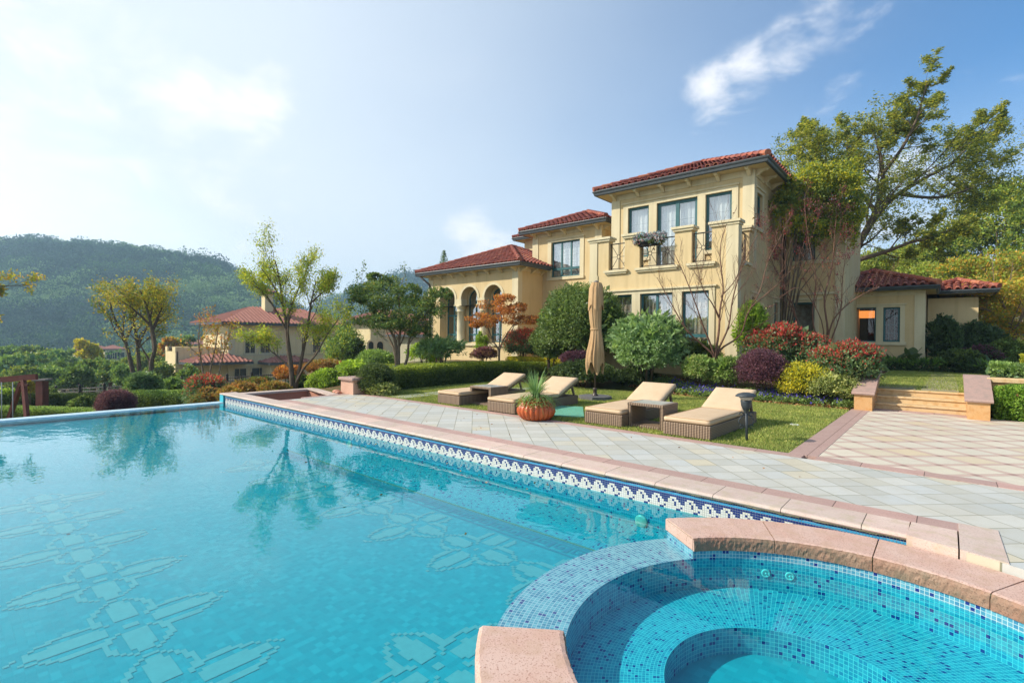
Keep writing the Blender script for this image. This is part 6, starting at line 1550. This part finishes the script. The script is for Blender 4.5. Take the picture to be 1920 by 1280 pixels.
# thin yellowing tree further along the edge
D = 21.0
b0 = (286, 770, 0)
mains = [(ln(b0, (285, 720, 0), (284, 680, 0), (291, 648, 0), (281, 600, 0), (270, 560, .1), (262, 545, .1), d=D), .12, .02), (ln((290, 650, 0), (286, 620, .1), (300, 585, .2), (312, 560, .2), d=D), .06, .012), (ln((285, 612, 0), (262, 590, -.2), (240, 572, -.3), (222, 560, -.3), d=D), .05, .01), (ln((281, 600, 0), (288, 565, .3), (290, 545, .3), d=D), .04, .01)]
tree('sparse_tree', 'crooked tree with thin ochre leaves standing over the purple cushion bush', 'tree', mains, 3, (6, 5, 3), (.42, .45, .5), .7, .2, .16, 11, .08, .05, ['ytree', 'ygreen', 'valley'], (.55, .25, .2), 'bark', .15, seed=33, start=.3, r_ratio=.45, leafy=lambda p, r: r.random() < .86)
D = 26.0
for b0, tops, lb, sd_ in (((250, 700, 0), ((235, 640), (212, 590), (205, 560)), 'leaning tree with yellowing crown behind the crooked one', 5), ((262, 705, 0), ((258, 650), (250, 600), (238, 570)), 'slim ochre tree between the crooked and the leaning trees', 6)):
    mains = [(ln(b0, *[(a, b, 0) for a, b in tops], d=D), .11, .02), (ln((tops[0][0], tops[0][1], 0), (tops[0][0]+18, tops[0][1]-40, 0), (tops[0][0]+25, tops[0][1]-75, 0), d=D), .06, .01)]
    tree('sparse_tree', lb, 'tree', mains, 3, (6, 5, 3), (.5, .45, .5), .7, .2, .16, 8, .13, .085, ['ytree', 'valley2', 'valley'], (.5, .3, .2), 'bark', .12, seed=sd_, start=.3)
D = 23.0
mains = [(ln((385, 735, 0), (378, 680, 0), (372, 640, 0), (376, 600, 0), d=D), .05, .01), (ln((392, 735, 0), (395, 690, 0), (404, 650, 0), (410, 610, 0), d=D), .05, .01), (ln((390, 735, 0), (410, 700, 0), (420, 660, .2), (432, 620, .2), d=D), .04, .01)]
tree('sparse_tree', 'pale stemmed little tree with few russet leaves before the neighbouring house', 'tree', mains, 2, (7, 4), (.35, .45), .6, .2, .14, 7, .10, .07, ['orange', 'ytree', 'spirea'], (.4, .4, .2), 'bark_pale', .10, seed=8, start=.3)
# branch ends reaching in beside the hill
D = 20.0
mains = [(ln((-150, 760, 0), (-120, 640, 0), (-70, 575, 0), (-45, 545, 0), (-18, 524, 0), d=D), .15, .02), (ln((-70, 575, 0), (-40, 556, .3), (-10, 550, .4), d=D), .05, .01), (ln((-90, 600, 0), (-60, 612, .3), (-25, 600, .3), d=D), .05, .01)]
tree('edge_tree', 'amber tree whose branch ends hang in front of the wooded hill', 'tree', mains, 3, (7, 5, 3), (.35, .45, .5), .7, .1, .14, 9, .12, .075, ['omaple', 'ygreen', 'maple_top'], (.4, .3, .3), 'bark', .08, seed=41, start=.45)

# big tree behind the annex
D = 27.0
b0 = (1585, 580, 0)
mains = [(ln(b0, (1596, 500, 0), (1612, 455, 0), (1640, 400, 0), (1655, 345, 0), (1652, 300, 0), (1645, 262, 0), d=D), .24, .04), (ln((1615, 450, 0), (1660, 385, .8), (1715, 345, 1.2), (1780, 310, 1.6), (1840, 280, 2), d=D), .16, .03), (ln((1605, 470, 0), (1580, 400, -.6), (1555, 330, -1), (1528, 285, -1.2), (1505, 255, -1), d=D), .16, .03),
         (ln((1652, 330, 0), (1690, 280, -.5), (1718, 225, -.8), (1732, 178, -.8), (1740, 150, -.8), d=D), .10, .015), (ln((1600, 490, 0), (1660, 472, -.8), (1720, 450, -1.4), (1790, 430, -1.8), d=D), .14, .03), (ln((1640, 395, 0), (1600, 340, .8), (1588, 290, 1), (1592, 250, 1.2), d=D), .12, .03),
         (ln((1690, 365, .8), (1760, 370, 1.5), (1830, 350, 2), (1880, 330, 2.2), d=D), .10, .02), (ln((1780, 310, 1.6), (1830, 262, 2), (1858, 228, 2), d=D), .07, .015), (ln((1650, 280, 0), (1688, 240, .8), (1696, 215, 1), d=D), .08, .02), (ln((1590, 420, -.5), (1540, 400, -1), (1500, 380, -1.4), d=D), .08, .02)]
def airy(r):
    out = []
    for px_, py_, rx, ry in ((1560, 330, 100, 62), (1660, 300, 110, 66), (1780, 320, 110, 60), (1520, 300, 60, 40), (1700, 430, 110, 36), (1600, 400, 70, 50), (1840, 290, 70, 50), (1500, 350, 46, 40), (1620, 245, 70, 30), (1800, 400, 80, 30), (1870, 340, 50, 40), (1485, 285, 46, 34), (1468, 325, 26, 26), (1540, 260, 50, 30), (1650, 370, 90, 40)):
        c = at_d(px_, py_, D+r.uniform(-2, 2)); s = D/F_PX; V_ = blob(r, c, (rx*s, rx*s*.8, ry*s), 1150, .145, .06, .4, -.1, clump=.10, thick=.95, per=16); out.append((V_, r.choice(3, len(V_), p=[.55, .2, .25])))
    return out
tree('pinnate_tree', 'wide airy tree with feathery yellow green foliage rising behind the annex', 'tree', mains, 3, (12, 8, 5), (.33, .48, .6), .8, .07, .13, 15, .145, .06, ['bigtree', 'bigdark', 'ygreen'], (.58, .20, .22), 'bark', .05, True, .25, seed=17, start=.28, r_ratio=.42, minr=.006, t0=.0, extra=airy, leafy=lambda p, r: r.random() < .85)
# wooded slope on the right
for i, (px_, yt, yb, w_, d_, m1, m2, lb) in enumerate((
    (1880, 350, 520, 190, 40, 'back', 'backdark', 'tall yellow green tree at the edge of the picture beyond the annex'), (1790, 430, 560, 150, 44, 'backdark', 'back', 'dark crowned tree below the feathery tree'), (1700, 462, 560, 170, 46, 'back', 'valley2', 'pale yellow green tree directly above the annex roof'),
    (1960, 380, 560, 160, 37, 'backdark', 'back', 'tree partly outside the view past the tall yellow green one'), (1640, 470, 560, 110, 48, 'valley2', 'back', 'light green tree between the tower and the annex ridge'), (1850, 480, 600, 180, 36, 'back', 'omaple', 'bushy yellow tree over the small orange roof'),
    (1740, 500, 580, 130, 40, 'valley2', 'back', 'low bushy tree just behind the annex roof'))):
    crown_tree('slope_tree', lb, 'tree', px_, yt, yb, w_, d_, [m1, m2, 'lime'], (.55, .33, .12), 9000, .24, .15, 9, 50+i, 'trees on the slope behind the annex')
D = 22.0
mains = [(ln((1905, 690, 0), (1895, 620, 0), (1880, 570, 0), (1850, 530, 0), d=D), .10, .02), (ln((1900, 640, 0), (1920, 580, 0), (1940, 530, 0), d=D), .07, .02), (ln((1890, 600, 0), (1850, 580, -.5), (1815, 575, -.8), d=D), .05, .01)]
def om(r):
    out = []
    for px_, py_, rx, ry in ((1830, 570, 44, 16), (1880, 560, 50, 22), (1850, 545, 50, 16), (1905, 590, 44, 22), (1840, 595, 38, 14), (1880, 612, 44, 16), (1920, 545, 44, 22), (1800, 585, 22, 8), (1915, 625, 30, 16), (1950, 580, 40, 30), (1815, 552, 26, 10)):
        c = at_d(px_, py_, D+r.uniform(-1, 1)); s = D/F_PX; V_ = blob(r, c, (rx*s, rx*s, ry*s), 1500, .11, .08, .3, 0, clump=.2); out.append((V_, r.choice(3, len(V_), p=[.5, .3, .2])))
    return out
tree('orange_maple', 'layered maple with amber and olive leaves behind the retaining wall', 'tree', mains, 2, (6, 4), (.5, .5), .8, .05, .14, 0, .1, .06, ['omaple', 'ygreen', 'maple_top'], bark='bark_pale', seed=14, extra=om)
# leader of a tall conifer far behind the wing
q = at_d(832, 505, 60); t = thing('far_conifer', 'thin conifer top showing over the wing roof', 'tree', (q[0], q[1], float(q[2])-8))
MB().tube([(0, 0, 0), (0, 0, 10.3)], [.2, .03], 6).build('trunk', 'bark', t); rng = np.random.default_rng(2); n_ = 700; z = rng.uniform(6.5, 10.2, n_); a_ = rng.uniform(0, 6.28, n_); r_ = (10.4-z)*.42*rng.random(n_)
Leaves().add(cards(np.stack([r_*np.cos(a_), r_*np.sin(a_), z], 1), rng.normal(size=(n_, 3)), .22, .09, rng), 0).build('crown', ['leaf_bigdark'], t)
# ================================================================ neighbouring houses
def simple_roof(parent, x0, x1, y0, y1, z, pitch=.42, name='roof', mat='far_roof'):
    """hip roof with raised tile courses, for houses some way off"""
    mb = MB(); R = min(x1-x0, y1-y0)/2; k = 0
    S_ = [((x0, y0), (1, 0), (0, 1), x1-x0), ((x1, y0), (0, 1), (-1, 0), y1-y0), ((x1, y1), (-1, 0), (0, -1), x1-x0), ((x0, y1), (0, -1), (1, 0), y1-y0)]
    for o, al, inn, L in S_:
        def W(s, r, h=0): return (o[0]+al[0]*s+inn[0]*r, o[1]+al[1]*s+inn[1]*r, z+pitch*r+h)
        m = min(R, L/2); mb.add([W(0, 0), W(L, 0), W(L-m, m), W(m, m)], [(0, 1, 2, 3)], 1)
        n = int(L/.34)
        for i in range(n):
            s = (i+.5)*L/n; run = min(s, L-s, R)
            if run < .1: continue
            h = .10; b = .12; mb.add([W(s-b, -.03, .01), W(s, -.03, h), W(s+b, -.03, .01), W(s-b, run, .01), W(s, run, h), W(s+b, run, .01)], [(0, 1, 4, 3), (1, 2, 5, 4), (0, 2, 1)], 0)
    mb.box(x0, x1, y0, y1, z-.22, z-.02, 2)
    return mb.build(name, ['tile_far', 'tile_far', 'gutter'], parent)
def simple_win(parent, axis, c, u0, u1, z0, z1, arch=False):
    """recessed dark window with stone surround on a wall facing -Y ('y') or +X ('x')"""
    fr, gl = MB(), MB(); w_ = .12
    def P3(u, d, z): return (u, c-d, z) if axis == 'y' else (c+d, u, z)
    def slab(mb, a, b, za, zb, d0, d1):
        v = [P3(u, d, z) for d in (d0, d1) for z in (za, zb) for u in (a, b)]; mb.add(v, [(0, 1, 3, 2), (4, 6, 7, 5), (0, 4, 5, 1), (2, 3, 7, 6), (0, 2, 6, 4), (1, 5, 7, 3)])
    if not arch:
        slab(fr, u0-w_, u0, z0, z1, 0, .06); slab(fr, u1, u1+w_, z0, z1, 0, .06); slab(fr, u0-w_, u1+w_, z1, z1+w_, 0, .065); slab(fr, u0-w_-.05, u1+w_+.05, z0-w_, z0, 0, .10)
        slab(gl, u0, u1, z0, z1, .004, .012); slab(fr, (u0+u1)/2-.02, (u0+u1)/2+.02, z0, z1, .012, .035)
    else:
        r = (u1-u0)/2; uc = (u0+u1)/2; zs = z1-r; pts = [P3(u0, .01, z0), P3(u1, .01, z0)]+[P3(uc+r*math.cos(PI*i/12), .01, zs+r*math.sin(PI*i/12)) for i in range(13)]
        gl.add(pts, [tuple(range(len(pts)))])
        for i in range(12):
            a, b = PI*i/12, PI*(i+1)/12; q = lambda rr, t, d: P3(uc+rr*math.cos(t), d, zs+rr*math.sin(t))
            fr.quad(q(r, a, .05), q(r+.13, a, .05), q(r+.13, b, .05), q(r, b, .05)); fr.quad(q(r, a, 0), q(r, a, .05), q(r, b, .05), q(r, b, 0))
        slab(fr, u0-.13, u0, z0, zs, 0, .05); slab(fr, u1, u1+.13, z0, zs, 0, .05)
    o = fr.build('window', 'trim', parent); gl.build('pane', 'far_pane', o); return o
mt, nt, out = newmat('far_pane'); finish(nt, out, H('2c3436'), .12, None, .6); MT['far_pane'] = mt

N = thing('neighbour_house', 'cream two storey house with red hip roofs beyond the sparse tree', 'house')
w_ = MB(); w_.box(-55.0, -48.6, 17.5, 29.0, -5.5, 2.72); w_.box(-53.2, -48.9, 14.6, 17.49, -5.5, -.9); w_.box(-53.2, -53.0, 14.0, 17.49, -5.5, .5); w_.box(-53.2, -50.4, 13.9, 14.1, -.9, .1); w_.box(-50.9, -50.4, 14.0, 17.4, -.9, .45); w_.box(-53.2, -52.6, 13.88, 14.4, .1, .5); w_.box(-51.2, -50.38, 13.88, 14.5, .1, .5); w_.box(-53.21, -50.41, 13.9, 14.5, -5.5, -.9)
w_.box(-48.59, -46.6, 20.4, 23.4, -5.5, -1.0); w_.box(-47.5, -44.0, 29.1, 36, -5.5, 3.0); w_.box(-51.4, -50.6, 21.5, 22.3, 3, 5.9); w_.build('wall', 'cream_wall', N)
simple_roof(N, -55.9, -47.7, 16.6, 29.9, 2.75, .40); simple_roof(N, -50.2, -46.9, 14.1, 19.0, -.75, .40); simple_roof(N, -48.3, -45.7, 19.9, 24.0, -.85, .40); simple_roof(N, -48.4, -42.8, 28.4, 37, 3.3, .40); simple_roof(N, -51.6, -50.4, 21.3, 22.5, 5.9, .5, 'chimney_cap')
tn = MB(); tn.box(-48.59, -48.55, 17.45, 29.0, 2.1, 2.7); tn.box(-48.59, -48.52, 17.45, 29, -.30, -.18); tn.box(-48.6, -48.545, 17.45, 18.0, -5.5, 2.1); tn.build('stone_trim', 'trim', N)
for a, b in ((18.9, 19.75), (20.25, 21.1), (25.4, 26.2), (26.8, 27.6)): simple_win(N, 'x', -48.59, a, b, -.05, 1.55)
for a, b in ((17.9, 19.0), (19.5, 20.9)): simple_win(N, 'x', -48.59, a, b, -2.5, -1.45)
for a, b in ((20.7, 21.2), (22.2, 22.7)): simple_win(N, 'x', -46.59, a, b, -2.5, -1.45, True)
for a, b in ((-50.3, -49.9), (-49.5, -49.1)): simple_win(N, 'y', 17.5, a, b, .2, 1.7)
for k in range(4): simple_win(N, 'y', 13.9, -52.9+k*.62, -52.5+k*.62, -3.1, -1.9)
rl = MB()
for k in range(12): rl.tube([(-52.5+k*.12, 13.98, .1), (-52.5+k*.12, 13.98, .5)], .015, 4)
rl.box(-52.6, -51.2, 13.95, 14.0, .46, .5); rl.build('railing', 'iron', N)
S2 = thing('stone_house', 'grey stone house with paired arched windows behind the green maple', 'house')
w_ = MB(); w_.box(-37, -31.0, 27, 33.4, -3, 1.75); w_.build('wall', 'stone_house', S2)
b = MB(); b.box(-31.0, -30.9, 26.9, 33.5, .95, 1.12); b.box(-31.0, -30.86, 26.9, 33.5, 1.6, 1.78); b.build('belt_course', 'stone_house', S2)
q0 = at_d(690, 650, 40)
def onx(x, y, X): d = ray(x, y); return CAM+d*X/d[0]
for pa, pb in ((690, 700), (706, 718)):
    a, b = onx(pa, 662, -31.0), onx(pb, 640, -31.0); simple_win(S2, 'x', -30.995, a[1], b[1], a[2], b[2], True)
simple_roof(S2, -37.6, -30.4, 26.4, 34, 1.8, .36)
for i, (px_, yr, w2, h_, d_, lb) in enumerate(((178, 644, 80, 46, 130, 'distant cream villa with pink tiled roof at the foot of the hill'), (375, 636, 46, 20, 150, 'distant villa roof peeping between the ochre trees'), (8, 661, 34, 16, 140, 'distant tiled roof at the edge of the valley'), (100, 674, 50, 12, 110, 'low distant roof among the valley trees'), (212, 646, 40, 30, 128, 'distant cream villa beside the larger one'))):
    t_ = at_d(px_, yr, d_); s = d_/F_PX; T_ = thing('distant_house', lb, 'house', (t_[0], t_[1], t_[2]-h_*s-4), 0, None); hw = w2*s/2; hh = h_*s+4
    zr = hh-hw*.38
    m_ = MB(); m_.box(-hw*.9, hw*.9, -hw*.8, hw*.8, -3, zr-.05); m_.build('wall', 'cream_wall', T_)
    simple_roof(T_, -hw, hw, -hw*.9, hw*.9, zr, .38)
    for u in (-.5, .1, .6): simple_win(T_, 'x', hw*.9, u*hw*.7-.7, u*hw*.7+.7, zr-2.4, zr-.9)

# ================================================================ valley trees
spots = []
rng = np.random.default_rng(77)
VT = [(10, 668, 715, 90, 60), (60, 664, 712, 80, 66), (120, 676, 720, 100, 52), (175, 676, 722, 80, 50), (90, 690, 735, 90, 44), (35, 692, 735, 80, 42), (150, 690, 736, 70, 40), (205, 684, 726, 80, 46), (240, 690, 730, 70, 42), (300, 680, 726, 80, 42), (330, 665, 715, 70, 50), (60, 650, 690, 60, 80), (20, 652, 690, 70, 84), (270, 660, 705, 80, 58), (335, 640, 690, 60, 70), (355, 690, 735, 60, 34), (110, 662, 700, 80, 75)]
CW = ['green', 'yellowish', 'dark green', 'olive green']
PL = ['at the picture edge behind the swing beam', 'behind the pergola post in the far row', 'just right of the pergola post', 'below the bright yellow tree', 'in the front row beside the pergola cap', 'directly behind the swing beam', 'rising over the iron railing', 'left of the slim ochre tree', 'at the foot of the two leaning trees', 'right of the crooked tree trunk', 'left of the cream terrace', 'under the hill above the pergola post', 'under the hill at the picture edge', 'behind the crooked tree trunk', 'just above the terrace parapet', 'below the terrace windows', 'below the low distant roof']
for i, (px_, yt, yb, w2, d_) in enumerate(VT):
    m1, m2 = [('valley', 'light'), ('valley2', 'valley'), ('backdark', 'valley'), ('valley', 'valley2')][i % 4]
    crown_tree('valley_tree', f'bushy {CW[i % 4]} valley tree {PL[i]}', 'tree', px_, yt, yb, w2, d_, [m1, m2], (.65, .35), 5200, .30*d_/55, .19*d_/55, 6, 200+i, 'trees in the valley')
crown_tree('yellow_tree', 'bright yellow tree in front of the distant villa', 'tree', 172, 642, 692, 52, 64, ['yellow', 'ytree'], (.6, .4), 4000, .3, .2, 5, 300); crown_tree('yellow_tree', 'smaller orange yellow tree near the cream terrace house', 'tree', 318, 634, 676, 50, 62, ['ytree', 'orange'], (.7, .3), 3500, .3, .2, 5, 301)
crown_tree('feathery_tree', 'feathery green tree between the neighbouring house and the grey stone house', 'tree', 640, 596, 690, 96, 28, ['valley', 'light', 'ygreen'], (.5, .3, .2), 9000, .13, .05, 8, 310)
crown_tree('feathery_tree', 'dark rounded tree in front of the grey stone house', 'tree', 668, 640, 690, 44, 27, ['dark', 'valley'], (.6, .4), 4000, .12, .07, 5, 311)

# ================================================================ wooded hills
def ridge_fn(px):
    # skyline row of the main hill by picture column
    return np.interp(px, [-400, -200, 0, 60, 120, 180, 240, 300, 340, 400, 440, 480, 520, 560, 600, 640], [530, 492, 470, 463, 469, 472, 478, 486, 492, 504, 522, 546, 572, 598, 620, 640])
def ridge2_fn(px): return np.interp(px, [480, 560, 620, 660, 700, 740, 780, 830, 900, 1000, 1200], [640, 606, 572, 553, 536, 526, 524, 530, 550, 585, 640])
def hill(name, fn, p0, p1, d0, d1, seed, zb=-14.0, n=90, m_=36):
    pxs = np.linspace(p0, p1, n); V = []
    for px_ in pxs:
        yr = float(fn(px_)); top = at_d(px_, yr, d1); bot = at_d(px_, 700, d0)
        for j in range(m_+14):
            f = j/(m_-1)
            if f <= 1:
                q = bot+(top-bot)*f; z = zb+(float(top[2])-zb-3.5)*smooth01(f**.85) ; V.append((q[0], q[1], z))
            else:
                g = (f-1)/(13/(m_-1)); q = top+(top-bot)*(f-1)*1.2; V.append((q[0], q[1], float(top[2])-3.5-(float(top[2])-zb)*smooth01(g)))
    V = np.array(V); k = m_+14; V = V.reshape(n, k, 3); lf = lumpy(np.random.default_rng(seed), 9)
    V[:, 1:-1, 2] += 5*lf(V[:, 1:-1].reshape(-1, 3)/55).reshape(n, k-2)*np.minimum(1, np.abs(np.linspace(0, 1, k)[None, 1:-1]-(m_-1)/(k-1))*5)
    idx = np.arange(n*k).reshape(n, k); q = np.stack([idx[:-1, :-1], idx[1:, :-1], idx[1:, 1:], idx[:-1, 1:]], -1).reshape(-1, 4)
    o = structure(fast_mesh(name, V, q, ['hill_soil'], smooth=True)); return V[:, :m_+2]
MT['hill_soil'] = plain('hill_soil', H('3c4a33'), .95, H('33402d'), .05, 5)
def forest(name, label, grid, count, seed, r=(2.8, 5.2), per=95, cs=1.5):
    rng = np.random.default_rng(seed); n, k, _ = grid.shape; lv = Leaves()
    i, j = rng.uniform(0, n-1.001, count), rng.uniform(0, k-1.001, count); i0, j0 = i.astype(int), j.astype(int); fi, fj = (i-i0)[:, None], (j-j0)[:, None]
    C = grid[i0, j0]*(1-fi)*(1-fj)+grid[i0+1, j0]*fi*(1-fj)+grid[i0, j0+1]*(1-fi)*fj+grid[i0+1, j0+1]*fi*fj
    R = rng.uniform(*r, count)*np.where(rng.random(count) < .08, 1.35, 1); tall = np.where(rng.random(count) < .15, 1.5, .95)
    N_ = count*per; K = np.repeat(np.arange(count), per); d = unit(rng.normal(size=(N_, 3))); d[:, 2] = np.abs(d[:, 2])*1.1-.25; d = unit(d)
    sub = unit(rng.normal(size=(count, 6, 3))); sub[:, :, 2] = np.abs(sub[:, :, 2]); sk = rng.integers(0, 6, N_)
    P_ = (sub[K, sk]*.42+d*.66)*R[K][:, None]; P_[:, 2] *= tall[K]; P_ = P_+C[K]; P_[:, 2] += R[K]*.55
    A_ = d+rng.normal(0, .55, d.shape)+np.array([0, 0, .2]); lq = lumpy(rng)(C/70)+.5*lumpy(rng)(C/25)+rng.normal(0, .28, count); mi = np.repeat(np.digitize(lq, [-.42, .12, .48]), per); mi = np.array([2, 0, 1, 3])[mi]
    lv.add(cards(P_, A_, cs, cs*.83, rng, .1), mi)
    return tag(lv.build(name, ['leaf_forest', 'leaf_forest2', 'leaf_forest3', 'leaf_forest4']), label, 'forest', kind='stuff')
lm_('forest2', ['42603a', '4d6b40', '3a5535', '587848'], trans=.15, gloss=.05, rough=.8); lm_('forest4', ['6f8a58', '7d9464', '66804f'], trans=.15, gloss=.05, rough=.8); lm_('forest3', ['2a3f34', '304638', '263a30'], trans=.15, gloss=.05, rough=.8)
g1 = hill('hill', ridge_fn, -300, 640, 230, 430, 3); forest('forest', 'dense dark green wood covering the main hillside', g1, 2900, 4, (4.2, 8.0), 150, 1.3)
g2 = hill('hill', ridge2_fn, 470, 1200, 420, 640, 5, n=60); forest('forest', 'wood on the farther bluish ridge beside the wing roof', g2, 1900, 6, (5, 9), 90, 1.7)
# scrub and canopy carpet of the valley floor
xs_ = np.linspace(-260, -70, 40); ys_ = np.linspace(-40, 160, 40); Xg, Yg = np.meshgrid(xs_, ys_); Gv = np.stack([Xg, Yg, terr(Xg, Yg)-.5], -1)
forest('forest', 'canopy of bushes and trees filling the valley floor', Gv, 1600, 9, (1.8, 3.4), 130, .5)

# ================================================================ the air between here and the hills
hz = MB().box(-900, 600, -450, 900, -16, 118).build('haze', [])
mt, nt, out = newmat('haze_air')
v = nd(nt, 'ShaderNodeVolumePrincipled', {'Color': (.52, .78, 1.0, 1), 'Density': .0007, 'Anisotropy': .2}); nt.links.new(v.outputs[0], out.inputs['Volume'])
hz.data.materials.append(mt); tag(hz, 'thin bluish haze over the valley', 'haze', kind='stuff'); hz.display_type = 'WIRE'
